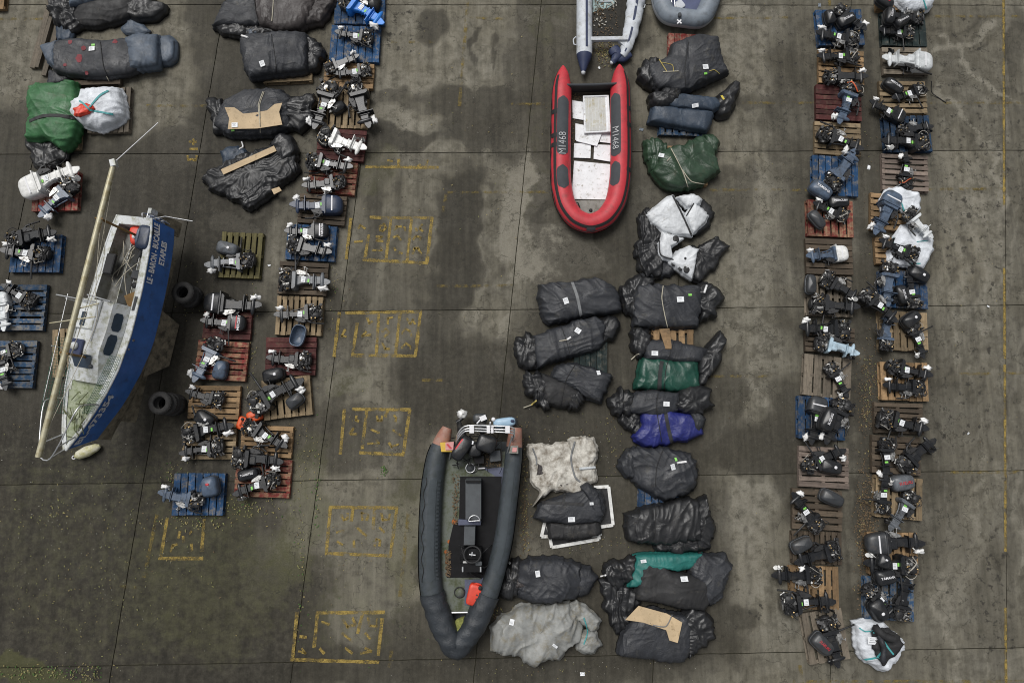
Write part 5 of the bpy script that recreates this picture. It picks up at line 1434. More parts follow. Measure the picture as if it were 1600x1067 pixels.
b.blob('wrapping', [(376, 64), (388, 56), (430, 54), (480, 53), (481, 84), (480, 112), (424, 118), (392, 124), (384, 112), (380, 86)], .55, 'char', z0=.13, crum=.02, fold=.02, fdir=85, seed=20, pinch=[((424, 54), (428, 118), .05, .06)])
b.blob('loose_end', [(480, 60), (494, 68), (503, 84), (498, 108), (482, 112)], .38, 'black', crum=.07, seed=21)
b.blob('blue_fold', [(386, 52), (408, 46), (414, 56), (390, 60)], .3, 'inkblue', crum=.02, seed=22)
b.tag_(410, 100, -70)
b.rope([(374, 56), (382, 58), (388, 60)], .03, mat('white_tape', (.7, .7, .7), .6), 'tape')
b.rope([(424, 54), (430, 90), (432, 116)], .008, M_ROPEB)
b = Bundle(BN, 'black wrapped boat with a notched plywood board strapped on top', 'wrapped boat', (408, 178), GL)
b.blob('wrapping', [(352, 158), (383, 141), (441, 144), (456, 158), (456, 200), (422, 213), (361, 213), (338, 198), (344, 172)], .50, 'char', crum=.03, fold=.035, fdir=15, seed=23, sag=.15)
b.blob('loose_end', [(326, 162), (346, 158), (352, 180), (350, 206), (336, 204), (334, 184)], .30, 'black', crum=.07, seed=24)
b.blob('loose_end', [(452, 160), (478, 152), (492, 160), (490, 186), (470, 204), (452, 200)], .36, 'black', crum=.09, seed=25, cf=4)
b.board([(351, 168), (366, 168), (380, 178), (400, 176), (417, 173), (429, 163), (441, 161), (436, 175), (441, 195), (402, 201), (356, 202), (358, 185)])
b.tag_(367, 196, 3, green=(364, 204))
b.rope([(411, 144), (404, 165), (406, 185), (407, 208)], .012)
b.rope([(413, 144), (406, 165), (407, 185)], .010)
b = Bundle(BN, 'crumpled black sheet bundle with a long plywood strip, second column', 'wrapped boat', (392, 276), GL)
b.blob('wrapping', [(318, 280), (340, 262), (372, 248), (410, 234), (436, 226), (456, 226), (464, 270), (438, 292), (410, 310), (392, 325), (371, 315), (334, 297)], .36, 'black', crum=.10, fold=.05, fdir=30, seed=26, cf=2.6)
b.blob('loose_end', [(430, 228), (442, 214), (458, 222), (462, 250), (444, 254), (432, 244)], .44, 'black', crum=.07, seed=27)
b.blob('loose_end', [(348, 238), (372, 232), (386, 240), (384, 250), (356, 258)], .18, 'inkblue', crum=.04, seed=28)
b.board([(345, 265), (428, 228), (432, 236), (349, 273)], lift=.02)
b.rope([(378, 222), (380, 230), (374, 234)], .022, mat('white_tape', (.7, .7, .7), .6), 'tape')
b.board([(424, 296), (436, 292), (440, 298), (428, 304)], name='plywood_offcut')
# ---- centre column
b = Bundle(BN, 'wide black wrapped boat on a red pallet below the grey inflatable', 'wrapped boat', (1066, 100), GB)
b.blob('wrapping', [(1012, 106), (1044, 90), (1050, 70), (1098, 57), (1119, 61), (1127, 94), (1137, 114), (1104, 128), (1065, 146), (1028, 140), (1016, 124)], .55, 'char', z0=.10, crum=.028, fold=.02, fdir=20, seed=30, sag=.16, pinch=[((1074, 64), (1076, 140), .05, .05)])
b.blob('loose_end', [(1001, 118), (1008, 104), (1024, 100), (1032, 118), (1028, 140), (1010, 134)], .40, 'black', crum=.09, seed=31, cf=4)
b.tag_(1102, 105, 8, green=(1102, 115))
b.rope([(1030, 94), (1042, 113)], .012, M_ROPEY); b.rope([(1032, 98), (1050, 102), (1052, 112)], .009, M_ROPEY); b.rope([(1036, 113), (1060, 112)], .014, M_ROPE)
b.rope([(1108, 112), (1116, 110), (1124, 116)], .010, M_ROPEY); b.rope([(1076, 66), (1070, 108), (1072, 138)], .009, M_ROPEB)
b = Bundle(BN, 'dark blue-grey folded boat with a raised black tail at right', 'wrapped boat', (1070, 176), GB)
b.blob('wrapping', [(1018, 172), (1020, 164), (1060, 172), (1112, 178), (1108, 196), (1100, 207), (1051, 199), (1016, 192)], .40, 'inkblue', z0=.10, crum=.015, fold=.015, fdir=88, flam=.2, seed=32, sag=.1)
b.blob('upper_roll', [(1020, 152), (1058, 149), (1118, 156), (1126, 166), (1112, 176), (1060, 172), (1026, 166)], .46, 'inkblue', z0=.12, crum=.012, seed=33)
b.blob('loose_end', [(1017, 152), (1034, 146), (1058, 146), (1062, 154), (1046, 166), (1026, 168)], .56, 'black', z0=.06, crum=.07, seed=34, cf=4.5)
b.blob('loose_end', [(1112, 172), (1122, 152), (1146, 130), (1154, 132), (1152, 146), (1140, 174), (1128, 180)], .46, 'black', crum=.06, fold=.05, fdir=50, flam=.10, seed=35, e=.8)
b.tag_(1086, 165, 12, (.18, .10)); b.strap([(1127, 150), (1131, 156)], .05, mat('yellow_tape', (.5, .40, .05), .6), 'tape')
b = Bundle(BN, 'dark green sheet bundle tied with white rope', 'wrapped boat', (1066, 255), GB)
b.blob('wrapping', [(1036, 236), (1060, 232), (1087, 215), (1113, 220), (1121, 267), (1097, 288), (1066, 296), (1038, 290), (1020, 270)], .52, 'olive', z0=.08, crum=.03, fold=.05, fdir=-55, flam=.28, seed=36, sag=.22, pinch=[((1048, 232), (1074, 292), .09, .16)])
b.blob('loose_end', [(1008, 226), (1022, 220), (1040, 232), (1040, 252), (1030, 276), (1014, 262)], .40, 'olive', crum=.07, seed=37)
b.blob('loose_end', [(1100, 218), (1112, 214), (1118, 226), (1116, 240), (1104, 236)], .44, 'olive', crum=.05, seed=38)
b.tag_(1034, 243, -20, (.15, .10)); b.rope([(1048, 232), (1060, 255), (1068, 272), (1075, 293)], .013); b.rope([(1066, 266), (1080, 284), (1100, 288)], .013); b.rope([(1042, 252), (1048, 246)], .013)
b = Bundle(BN, 'collapsed white and black inflatable in a heap right of the red boat', 'wrapped boat', (1060, 370), GB)
b.blob('black_wrapping', [(998, 346), (1012, 330), (1036, 352), (1046, 372), (1040, 396), (1030, 428), (1012, 432), (998, 416), (994, 392), (1002, 374)], .30, 'black', crum=.09, seed=39, cf=3.5)
b.blob('black_wrapping', [(1050, 398), (1096, 386), (1118, 370), (1131, 388), (1114, 412), (1092, 437), (1078, 432), (1066, 414)], .26, 'black', crum=.08, fold=.03, fdir=40, seed=40)
b.blob('black_wrapping', [(1086, 312), (1100, 314), (1113, 334), (1108, 352), (1086, 368), (1078, 340)], .30, 'black', crum=.04, seed=41)
b.blob('black_wrapping', [(1000, 404), (1034, 398), (1058, 420), (1034, 434), (1008, 432)], .22, 'char', crum=.05, fold=.03, fdir=80, seed=42)
b.blob('white_panel', [(1008, 337), (1028, 322), (1051, 306), (1064, 330), (1080, 368), (1054, 367), (1034, 361), (1018, 350)], .30, 'white', z0=.16, crum=.020, seed=43, e=.35)
b.blob('white_panel', [(1058, 310), (1081, 305), (1095, 311), (1092, 320), (1072, 325)], .30, 'white', z0=.16, crum=.03, seed=44)
b.blob('white_panel', [(1070, 340), (1084, 318), (1106, 338), (1098, 352), (1082, 367)], .34, 'white', z0=.16, crum=.02, seed=45, e=.35)
b.blob('white_panel', [(1035, 364), (1054, 370), (1068, 374), (1056, 382), (1042, 390), (1050, 404), (1034, 404), (1030, 384)], .30, 'white', z0=.18, crum=.03, seed=46)
b.blob('white_panel', [(1054, 396), (1074, 388), (1089, 392), (1086, 416), (1081, 439), (1064, 426), (1047, 410)], .34, 'white', z0=.16, crum=.02, seed=47, e=.35)
b.strap([(1051, 306), (1066, 336), (1081, 369)], .05, M_STRAPB, 'seam_band'); b.strap([(1072, 338), (1084, 318)], .03, M_STRAPB, 'seam_band'); b.rope([(1030, 372), (1032, 398), (1052, 406)], .018, M_ROPEB, 'piping'); b.rope([(1090, 394), (1086, 418), (1081, 438)], .018, M_ROPEB, 'piping')
for x, y, r in ((1073, 421, 5), (1063, 420, 3), (1052, 413, 3), (1071, 404, 2), (1056, 374, 5)):
    p, nrm = b.hit(x, y); mb = MB(); mb.superell(p - b.o + nrm * .0, (r / 28, r / 24, .03), .9, 10, 4); mb.build('torn_hole', CL['matt'], b.t)
b = Bundle(BN, 'black wrapped boat with a pale grey strap across its middle', 'wrapped boat', (908, 468), GB)
b.blob('wrapping', [(843, 447), (866, 443), (892, 441), (933, 436), (962, 450), (973, 485), (940, 492), (909, 494), (876, 502), (860, 506), (846, 494)], .55, 'char', crum=.018, fold=.045, fdir=-48, flam=.22, seed=48)
b.strap([(894, 441), (902, 464), (908, 494)], .075, M_STRAPG); b.tag_(884, 470, -72)
b = Bundle(BN, 'black wrapped boat tied with one white cord above the wooden frame', 'wrapped boat', (1044, 474), GB)
b.blob('wrapping', [(996, 448), (1031, 446), (1093, 448), (1094, 480), (1088, 511), (1040, 512), (990, 510), (988, 480)], .58, 'char', crum=.02, fold=.035, fdir=-65, flam=.2, seed=49, pinch=[((1034, 448), (1042, 512), .05, .05)])
b.blob('loose_end', [(972, 450), (996, 436), (1018, 440), (1012, 456), (992, 470), (988, 496), (978, 484)], .40, 'black', crum=.07, seed=50)
b.blob('loose_end', [(1090, 452), (1104, 448), (1121, 470), (1114, 490), (1094, 500)], .38, 'black', crum=.10, seed=51, cf=4)
b.tag_(1063, 468, 2, (.18, .14), green=(1078, 461)); b.rope([(1036, 447), (1034, 466), (1038, 490), (1043, 512)], .013); b.rope([(1104, 446), (1100, 458)], .03, mat('white_tape', (.7, .7, .7), .6), 'tape')
b = Bundle(BN, 'black wrapped boat, middle of the three on the left of the centre group', 'wrapped boat', (888, 534), GB)
b.blob('wrapping', [(836, 526), (866, 514), (900, 502), (928, 497), (944, 504), (942, 530), (936, 546), (896, 555), (860, 566), (842, 574), (838, 550)], .55, 'char', crum=.02, fold=.045, fdir=-70, flam=.2, seed=52, pinch=[((868, 510), (878, 560), .06, .08)])
b.blob('loose_end', [(806, 538), (822, 524), (838, 528), (842, 554), (838, 572), (812, 570)], .32, 'black', crum=.08, seed=53, cf=4)
b.blob('loose_end', [(938, 502), (958, 496), (963, 512), (956, 528), (942, 534)], .36, 'black', crum=.06, seed=54)
b.tag_(903, 517, -35, (.15, .13)); b.rope([(876, 508), (884, 530), (890, 552)], .009, M_ROPEB); b.rope([(874, 533), (886, 531)], .014, M_ROPE); b.rope([(886, 531), (892, 527)], .03, mat('white_tape', (.7, .7, .7), .6), 'tape')
b = Bundle(BN, 'lowest black wrapped boat on the left of the centre group, in two overlapping rolls', 'wrapped boat', (888, 604), GB)
b.blob('wrapping', [(862, 590), (872, 572), (901, 568), (930, 578), (954, 587), (946, 610), (936, 628), (914, 620), (880, 602)], .52, 'char', crum=.02, fold=.03, fdir=-30, seed=55)
b.blob('front_roll', [(846, 584), (872, 594), (898, 608), (912, 618), (898, 634), (872, 637), (850, 624)], .46, 'matt', crum=.02, seed=56)
b.blob('loose_end', [(822, 590), (840, 584), (852, 598), (856, 632), (844, 634), (828, 612)], .32, 'black', crum=.09, seed=57, cf=4)
b.blob('loose_end', [(884, 620), (902, 614), (910, 626), (900, 640), (888, 640)], .50, 'black', crum=.06, seed=58)
b.tag_(935, 583, -80, (.12, .09)); b.rope([(900, 568), (886, 590), (880, 612), (876, 634)], .010, M_ROPEB); b.rope([(818, 637), (832, 632)], .014, M_ROPE); b.rope([(830, 633), (838, 626)], .022, M_ROPEY)
b = Bundle(BN, 'black bundle with a glossy dark green panel and black strap', 'wrapped boat', (1046, 574), GB)
b.blob('wrapping', [(1010, 534), (1040, 532), (1080, 540), (1106, 546), (1098, 566), (1060, 568), (1006, 562)], .48, 'char', crum=.02, seed=59)
b.blob('green_panel', [(1004, 560), (1046, 562), (1090, 566), (1092, 608), (1040, 611), (993, 606)], .46, 'bottle', crum=.02, fold=.035, fdir=70, flam=.22, seed=60)
b.blob('loose_end', [(987, 516), (1000, 512), (1012, 522), (1010, 548), (998, 556), (990, 540)], .36, 'black', crum=.07, seed=61)
b.blob('loose_end', [(1094, 556), (1110, 536), (1124, 519), (1131, 534), (1118, 566), (1100, 600), (1090, 602)], .42, 'black', crum=.07, fold=.04, fdir=60, seed=62)
b.board([(1030, 514), (1046, 513), (1050, 545), (1040, 545)], name='timber_offcut', m=W['orange'], z=.5)
b.tag_(1023, 552, -3, (.17, .12)); b.strap([(1034, 564), (1031, 586), (1030, 610)], .10, M_STRAPB); b.rope([(1052, 534), (1046, 556), (1040, 580), (1038, 610)], .009, M_ROPEB); b.rope([(986, 562), (994, 555), (998, 553)], .016, M_ROPE)
b = Bundle(BN, 'black bundle with a royal blue sheet below its grey top', 'wrapped boat', (1030, 654), GB)
b.blob('wrapping', [(984, 622), (1000, 613), (1060, 614), (1066, 640), (1040, 650), (978, 644)], .52, 'char', crum=.015, seed=63)
b.blob('blue_sheet', [(1001, 643), (1030, 640), (1064, 646), (1092, 652), (1096, 678), (1060, 690), (1040, 695), (1008, 698), (990, 682), (1002, 664)], .48, 'blue', crum=.035, fold=.04, fdir=70, flam=.25, seed=64)
b.blob('loose_end', [(955, 622), (970, 610), (986, 616), (984, 640), (968, 648), (956, 640)], .42, 'black', crum=.08, seed=65, cf=4)
b.blob('loose_end', [(966, 646), (986, 644), (1002, 654), (1006, 682), (990, 674), (974, 660)], .26, 'black', crum=.07, seed=66, cf=4)
b.blob('loose_end', [(1054, 636), (1064, 614), (1086, 608), (1104, 612), (1108, 632), (1092, 646), (1070, 646)], .58, 'black', crum=.08, seed=67, cf=4)
b.blob('loose_end', [(1078, 648), (1086, 642), (1096, 656), (1090, 674), (1084, 672)], .46, 'char', crum=.04, seed=68)
b.strap([(1040, 646), (1044, 668), (1050, 692)], .09, M_STRAPB); b.rope([(1028, 614), (1026, 640), (1034, 690)], .010, M_ROPEB); b.tag_(1041, 631, -5, (.16, .12))
b = Bundle('torn_tarpaulin', 'torn dirty white canvas heap right of the grey rigid boat', 'tarpaulin', (880, 725), None)
b.blob('canvas', [(822, 697), (846, 695), (868, 696), (900, 685), (927, 684), (929, 721), (932, 754), (900, 768), (866, 764), (846, 776), (836, 786), (846, 766), (830, 752), (832, 722)], .30, 'dirty', crum=.05, fold=.06, fdir=75, flam=.3, seed=69, sag=.3)
b.blob('canvas_fold', [(890, 690), (904, 684), (927, 686), (928, 712), (906, 750), (896, 752), (894, 716)], .40, 'dirty', crum=.03, fold=.05, fdir=75, flam=.2, seed=70)
b.blob('brown_gap', [(838, 722), (848, 726), (858, 720), (856, 736), (848, 748), (838, 742)], .30, 'brown', crum=.03, seed=71); b.blob('brown_gap', [(866, 752), (876, 740), (896, 750), (888, 760), (870, 762)], .31, 'brown', crum=.03, seed=72)
b.rope([(898, 690), (892, 716), (898, 744), (906, 752)], .024, M_STRAPG, 'piping'); b.rope([(832, 700), (838, 716), (838, 726)], .02, M_STRAPG, 'piping'); b.rope([(906, 732), (918, 731), (929, 730)], .035, mat('white_tube', (.55, .58, .6), .5), 'tube_end')
b = Bundle(BN, 'black kit bag bundle lying on white-edged panels', 'wrapped boat', (890, 802), GB)
b.blob('bag', [(846, 786), (880, 776), (916, 762), (938, 766), (943, 800), (936, 814), (896, 818), (852, 814), (836, 808)], .42, 'char', z0=.05, crum=.02, seed=73)
b.blob('lower_bag', [(858, 816), (890, 818), (936, 814), (936, 834), (900, 842), (858, 840)], .34, 'matt', z0=.05, crum=.02, fold=.03, fdir=85, seed=74)
b.blob('side_flap', [(908, 762), (918, 757), (934, 768), (942, 804), (930, 812), (922, 786)], .48, 'char', z0=.05, crum=.03, seed=75)
b.strap([(846, 784), (880, 786), (912, 788)], .07, M_STRAPB); b.strap([(884, 764), (880, 784)], .06, M_STRAPB); b.strap([(880, 818), (877, 840)], .06, M_STRAPB); b.tag_(893, 811, 2, (.17, .12)); b.tag_(925, 786, 10, (.10, .07))
def panel(corners, label, z):
    P = [at(x, y, z) for x, y in corners]
    c = sum(P, Vector()) / 4
    t = thing('framed_panel', label, 'panel', (c.x, c.y, 0), 0, 'white-edged panels')
    mb = MB(); mb.prism([(p.x - c.x, p.y - c.y) for p in P], z - .03, z - .008); mb.build('board', CL['matt'], t)
    mf = mat('white_edging', (.66, .66, .64), .6, dirt=(.2, .18, .14), dirt_amt=.3)
    for i in range(4):
        a, b2 = P[i] - c, P[(i + 1) % 4] - c
        d = (b2 - a).normalized(); nn = Vector((-d.y, d.x, 0)) * .04
        m2 = MB(); m2.prism([tuple((a + nn)[:2]), tuple((b2 + nn)[:2]), tuple((b2 - nn)[:2]), tuple((a - nn)[:2])], z - .028 + .001 * i, z + .002 + .0015 * i); m2.build('edging', mf, t)
panel([(928, 761), (951, 760), (958, 820), (874, 832)], 'upper white-edged panel showing right of the black kit bag', .07)
panel([(852, 812), (936, 814), (938, 836), (846, 838)], 'middle white-edged panel under the black kit bag', .045)
panel([(856, 822), (934, 820), (936, 842), (862, 855)], 'lowest white-edged panel under the black kit bag', .034)
b = Bundle(BN, 'black wrapped boat touching the right side of the grey rigid boat', 'wrapped boat', (858, 906), GB)
b.blob('wrapping', [(812, 882), (830, 873), (884, 875), (908, 884), (904, 926), (889, 936), (840, 940), (808, 930), (808, 904)], .55, 'char', crum=.025, fold=.04, fdir=75, flam=.2, seed=76, sag=.14)
b.blob('loose_end', [(774, 912), (792, 886), (806, 874), (820, 884), (816, 916), (800, 930), (786, 926)], .40, 'black', crum=.06, seed=77)
b.blob('folded_end', [(904, 886), (922, 888), (930, 902), (916, 926), (902, 928)], .45, 'char', crum=.03, seed=78)
b.blob('hollow_flap', [(806, 898), (820, 896), (822, 914), (804, 918)], .50, 'brown', crum=.04, seed=79)
b.tag_(840, 896, -82, (.15, .11)); b.rope([(793, 876), (797, 880)], .03, mat('white_tape', (.7, .7, .7), .6), 'tape')
b = Bundle(BN, 'pale grey tarpaulin bundle stained brown, at the bottom beside the rigid boat', 'wrapped boat', (850, 990), GB)
b.blob('tarpaulin', [(768, 984), (778, 966), (810, 953), (855, 945), (891, 946), (906, 966), (908, 1000), (877, 1015), (868, 1028), (832, 1035), (801, 1022), (774, 1016)], .58, 'greytarp', crum=.045, fold=.085, fdir=55, flam=.34, seed=80, sag=.22, e=.7)
b.blob('knotted_end', [(892, 948), (900, 941), (920, 950), (935, 968), (924, 984), (906, 972)], .40, 'greytarp', crum=.07, fold=.05, fdir=60, seed=81)
b.blob('knotted_end', [(906, 986), (924, 986), (936, 1004), (922, 1016), (906, 1008)], .34, 'greytarp', crum=.06, seed=82)
b.rope([(912, 964), (918, 986), (912, 1006)], .016, M_TEALS, 'cord'); b.tag_(800, 972, 75, (.14, .11)); b.tag_(867, 1008, -40, (.14, .06))
b = Bundle(BN, 'black wrapped boat with a green tag below the blue sheet bundle', 'wrapped boat', (1028, 738), GB)
b.blob('wrapping', [(984, 702), (1024, 700), (1069, 706), (1085, 720), (1084, 752), (1069, 772), (1036, 778), (1010, 766), (988, 752)], .55, 'char', crum=.03, fold=.045, fdir=25, flam=.22, seed=83, sag=.15)
b.blob('loose_end', [(967, 728), (976, 708), (990, 702), (996, 726), (990, 748), (976, 742)], .42, 'char', crum=.04, seed=84)
b.blob('loose_end', [(1062, 732), (1080, 720), (1086, 738), (1082, 760), (1066, 770)], .50, 'black', crum=.05, fold=.04, fdir=70, seed=85)
b.tag_(1051, 729, -75, (.15, .11), green=(1056, 718)); b.rope([(1058, 723), (1072, 721)], .03, mat('white_tape', (.7, .7, .7), .6), 'tape'); b.rope([(1036, 702), (1026, 730), (1024, 760)], .010, M_ROPEB)
b = Bundle(BN, 'shiny black wrapped boat, creased diagonally, above the teal-edged one', 'wrapped boat', (1042, 818), GB)
b.blob('wrapping', [(979, 803), (1019, 790), (1074, 778), (1092, 782), (1098, 818), (1092, 842), (1040, 848), (982, 844)], .58, 'black', crum=.025, fold=.045, fdir=55, flam=.2, seed=86, pinch=[((1022, 790), (1024, 848), .05, .08)])
b.blob('loose_end', [(1086, 786), (1100, 783), (1109, 818), (1106, 850), (1090, 854), (1084, 820)], .40, 'black', crum=.09, seed=87, cf=4)
b.blob('hanging_skirt', [(1022, 846), (1060, 842), (1104, 842), (1100, 856), (1060, 860), (1030, 858)], .30, 'black', crum=.08, seed=88, cf=4)
b.rope([(1024, 788), (1024, 818), (1024, 848)], .011, M_ROPEB)
b.board([(992, 783), (1036, 778), (1037, 782), (993, 788)], name='timber_offcut', m=W['grey']) if False else None
b = Bundle(BN, 'black wrapped boat edged with teal fabric along its top', 'wrapped boat', (1058, 908), GB)
b.blob('teal_panel', [(992, 868), (1000, 864), (1050, 864), (1097, 864), (1097, 882), (1060, 892), (1020, 884), (992, 916), (982, 914)], .50, 'teal', crum=.012, seed=89)
b.blob('wrapping', [(1096, 866), (1130, 866), (1140, 884), (1126, 930), (1108, 944), (1092, 930), (1074, 884)], .48, 'char', crum=.03, fold=.04, fdir=50, seed=90)
b.blob('wrapping', [(1000, 884), (1008, 876), (1032, 880), (1048, 892), (1084, 898), (1112, 906), (1108, 938), (1100, 953), (1050, 944), (994, 936), (996, 908)], .58, 'matt', crum=.015, seed=91)
b.blob('loose_end', [(944, 888), (964, 876), (988, 872), (984, 906), (966, 912), (950, 904)], .34, 'black', crum=.09, seed=92, cf=4)
b.blob('loose_end', [(940, 912), (962, 910), (984, 922), (992, 940), (980, 972), (962, 984), (950, 948)], .24, 'black', crum=.09, seed=93, cf=3.5)
b.tag_(1069, 905, 3, (.18, .13)); b.tag_(1006, 876, 12, (.14, .08)); b.rope([(938, 900), (946, 898)], .022, mat('white_tape', (.7, .7, .7), .6), 'tape')
b = Bundle(BN, 'bottom black bundle with a stepped plywood board on top', 'wrapped boat', (1040, 990), GB)
b.blob('wrapping', [(966, 1020), (972, 990), (1000, 950), (1040, 954), (1076, 962), (1084, 1000), (1068, 1033), (1030, 1032), (996, 1026)], .52, 'char', crum=.025, fold=.02, fdir=20, seed=94, sag=.12)
b.blob('loose_end', [(1066, 966), (1080, 950), (1098, 956), (1117, 986), (1098, 1006), (1076, 1026), (1070, 1000)], .42, 'black', crum=.07, fold=.05, fdir=65, seed=95)
b.board([(998, 946), (1034, 956), (1042, 958), (1066, 972), (1059, 1004), (1046, 1000), (1041, 984), (1005, 972), (977, 968)])
b.rope([(1050, 960), (1040, 978), (1020, 976)], .014, M_STRAPG)
# ---- white bulk bags in the right rows
b = Bundle('bulk_bag', 'white bulk bag with a teal seam cut off by the top edge, rightmost row', 'bulk bag', (1432, 2), None)
b.blob('bag', [(1402, 0), (1404, -30), (1450, -34), (1461, -2), (1452, 14), (1432, 18), (1414, 14)], .42, 'bag', z0=.13, crum=.05, seed=101, e=.7)
b.strap([(1438, -10), (1444, 4), (1447, 16)], .035, M_TEALS)
b = Bundle('bulk_bag', 'slumped white bulk bag behind the blue-grey motor, rightmost row', 'bulk bag', (1410, 318), None)
b.blob('bag', [(1376, 312), (1384, 298), (1404, 294), (1422, 298), (1436, 310), (1430, 330), (1414, 336), (1402, 322), (1380, 332)], .22, 'bag', z0=.13, crum=.03, seed=102, fold=.04, flam=.3)
b.strap([(1372, 320), (1380, 306), (1390, 298)], .03, M_TEALS); b.strap([(1408, 316), (1412, 330)], .03, M_TEALS)
b = Bundle('bulk_bag', 'crumpled white bulk bag under the black and silver motors, rightmost row', 'bulk bag', (1420, 385), None)
b.blob('bag', [(1396, 372), (1408, 352), (1428, 346), (1448, 356), (1456, 378), (1450, 404), (1440, 418), (1424, 416), (1400, 414), (1388, 404), (1390, 386)], .20, 'bag', z0=.10, crum=.035, seed=103, fold=.04, fdir=40, flam=.3)
b.strap([(1388, 372), (1396, 380)], .04, M_TEALS); b.strap([(1420, 412), (1438, 412)], .03, M_TEALS); b.strap([(1432, 378), (1450, 376)], .02, M_TEALS)
b = Bundle('bulk_bag', 'open white bulk bag holding black tubes at the bottom right', 'bulk bag', (1374, 1006), None)
b.blob('bag', [(1336, 974), (1352, 970), (1376, 972), (1394, 988), (1410, 1000), (1412, 1010), (1398, 1030), (1381, 1043), (1362, 1036), (1346, 1026), (1338, 1000)], .50, 'bag', crum=.04, seed=104, fold=.04, fdir=-30, sag=.15, e=.5)
b.blob('bag_mouth', [(1366, 984), (1384, 982), (1404, 996), (1408, 1008), (1394, 1026), (1380, 1036), (1370, 1020), (1366, 1004)], .10, 'matt', z0=.47, crum=.03, seed=105)
b.rope([(1362, 976), (1376, 990), (1392, 996)], .10, CL['matt'], 'black_tube', lift=.06); b.rope([(1370, 990), (1378, 1010), (1376, 1030)], .07, CL['char'], 'black_tube', lift=.05)
b.strap([(1342, 980), (1352, 986), (1364, 984)], .03, M_TEALS); b.strap([(1350, 1030), (1370, 1026), (1384, 1010)], .045, M_TEALS); b.strap([(1380, 1000), (1388, 1012), (1396, 1022)], .04, M_TEALS)
b.tag_(1364, 1000, 0, (.24, .18))
# ------------------------------------------------------------------ boats
def rub(name, col, rough=.5, **k): return mat(name, col, rough, var=.18, scale=4, **k)
M_RED = rub('red_hypalon', (.46, .030, .042), .55, dirt=(.25, .035, .035), dirt_amt=.25)
M_RUBG = rub('charcoal_patch', (.045, .050, .056), .8)
M_BLK = rub('black_rubber', (.014, .014, .015), .7)
M_NAVY = rub('navy_rubber', (.020, .030, .075), .6)
M_PVCW = rub('white_hypalon', (.50, .53, .57), .55, dirt=(.30, .30, .27), dirt_amt=.35)
M_PVCG = rub('grey_hypalon', (.185, .215, .25), .55, dirt=(.11, .12, .13), dirt_amt=.3)
M_RIBG = rub('slate_hypalon', (.043, .052, .061), .62, dirt=(.026, .034, .035), dirt_amt=.55, dirt_scale=7)
M_RIBP = rub('worn_tread_patch', (.045, .055, .062), .85)
M_FLW = mat('white_floorboard', (.74, .76, .78), .6, var=.12, scale=5, dirt=(.26, .23, .17), dirt_amt=.22, dirt_scale=9)
M_FLG = mat('grey_floor', (.21, .21, .19), .7, var=.3, scale=6, dirt=(.09, .085, .05), dirt_amt=.4)
M_MUD = mat('leaf_mud', (.035, .030, .020), .8, var=.6, scale=14, bmp=.01, bscale=30)
M_WHITE = mat('white_gelcoat', (.58, .60, .61), .45, var=.14, scale=3, dirt=(.27, .27, .19), dirt_amt=.48, dirt_scale=6)
M_GRN = mat('green_stained_gelcoat', (.33, .36, .26), .6, var=.3, scale=5, dirt=(.12, .15, .06), dirt_amt=.55)
M_HULLB = mat('blue_hull_paint', (.034, .115, .35), .4, var=.25, scale=2.2, dirt=(.035, .075, .18), dirt_amt=.22, dirt_scale=4)
M_BOTT = mat('fouled_bottom_paint', (.17, .145, .10), .85, var=.4, scale=7, dirt=(.045, .04, .028), dirt_amt=.45)
M_MAST = mat('weathered_mast', (.44, .41, .29), .45, .25, var=.2, scale=3, dirt=(.30, .25, .13), dirt_amt=.4)
M_SS = mat('stainless_tube', (.62, .63, .64), .28, .75, var=.15)
M_GLASS = mat('dark_window', (.020, .035, .055), .12, spec=.6, var=.2)
M_NET = mat('green_netting', (.055, .17, .115), .8)
M_TYRE = mat('tyre_rubber', (.030, .029, .028), .85, var=.35, scale=14, bmp=.004, bscale=60)
M_DECKG = mat('mossy_grey_deck', (.135, .15, .13), .75, var=.3, scale=5, dirt=(.055, .065, .03), dirt_amt=.6)
M_BOXB = mat('black_moulding_and_well_shade', (.008, .008, .009), .55, var=.3, spec=.15)  # black mouldings, and the painted darkness of the seat well
M_SEAT = mat('grey_vinyl', (.055, .062, .068), .6, var=.2)
M_BLUED = mat('blue_grey_deck', (.075, .085, .135), .6, var=.25)
M_ORNG = mat('salmon_cap', (.30, .14, .10), .6, var=.2, dirt=(.3, .2, .16), dirt_amt=.4)
M_YELP = mat('yellow_plastic', (.55, .36, .03), .5, var=.15)
M_PINK = mat('faded_pink_lens', (.55, .25, .24), .45, var=.2)
M_LTBL = mat('pale_blue_paint', (.33, .48, .62), .4, var=.15)
M_WOODB = mat('brown_board', (.20, .115, .035), .6, var=.25)
M_WATER = mat('murky_water', (.020, .018, .013), .12, spec=.5, var=.5, scale=9)

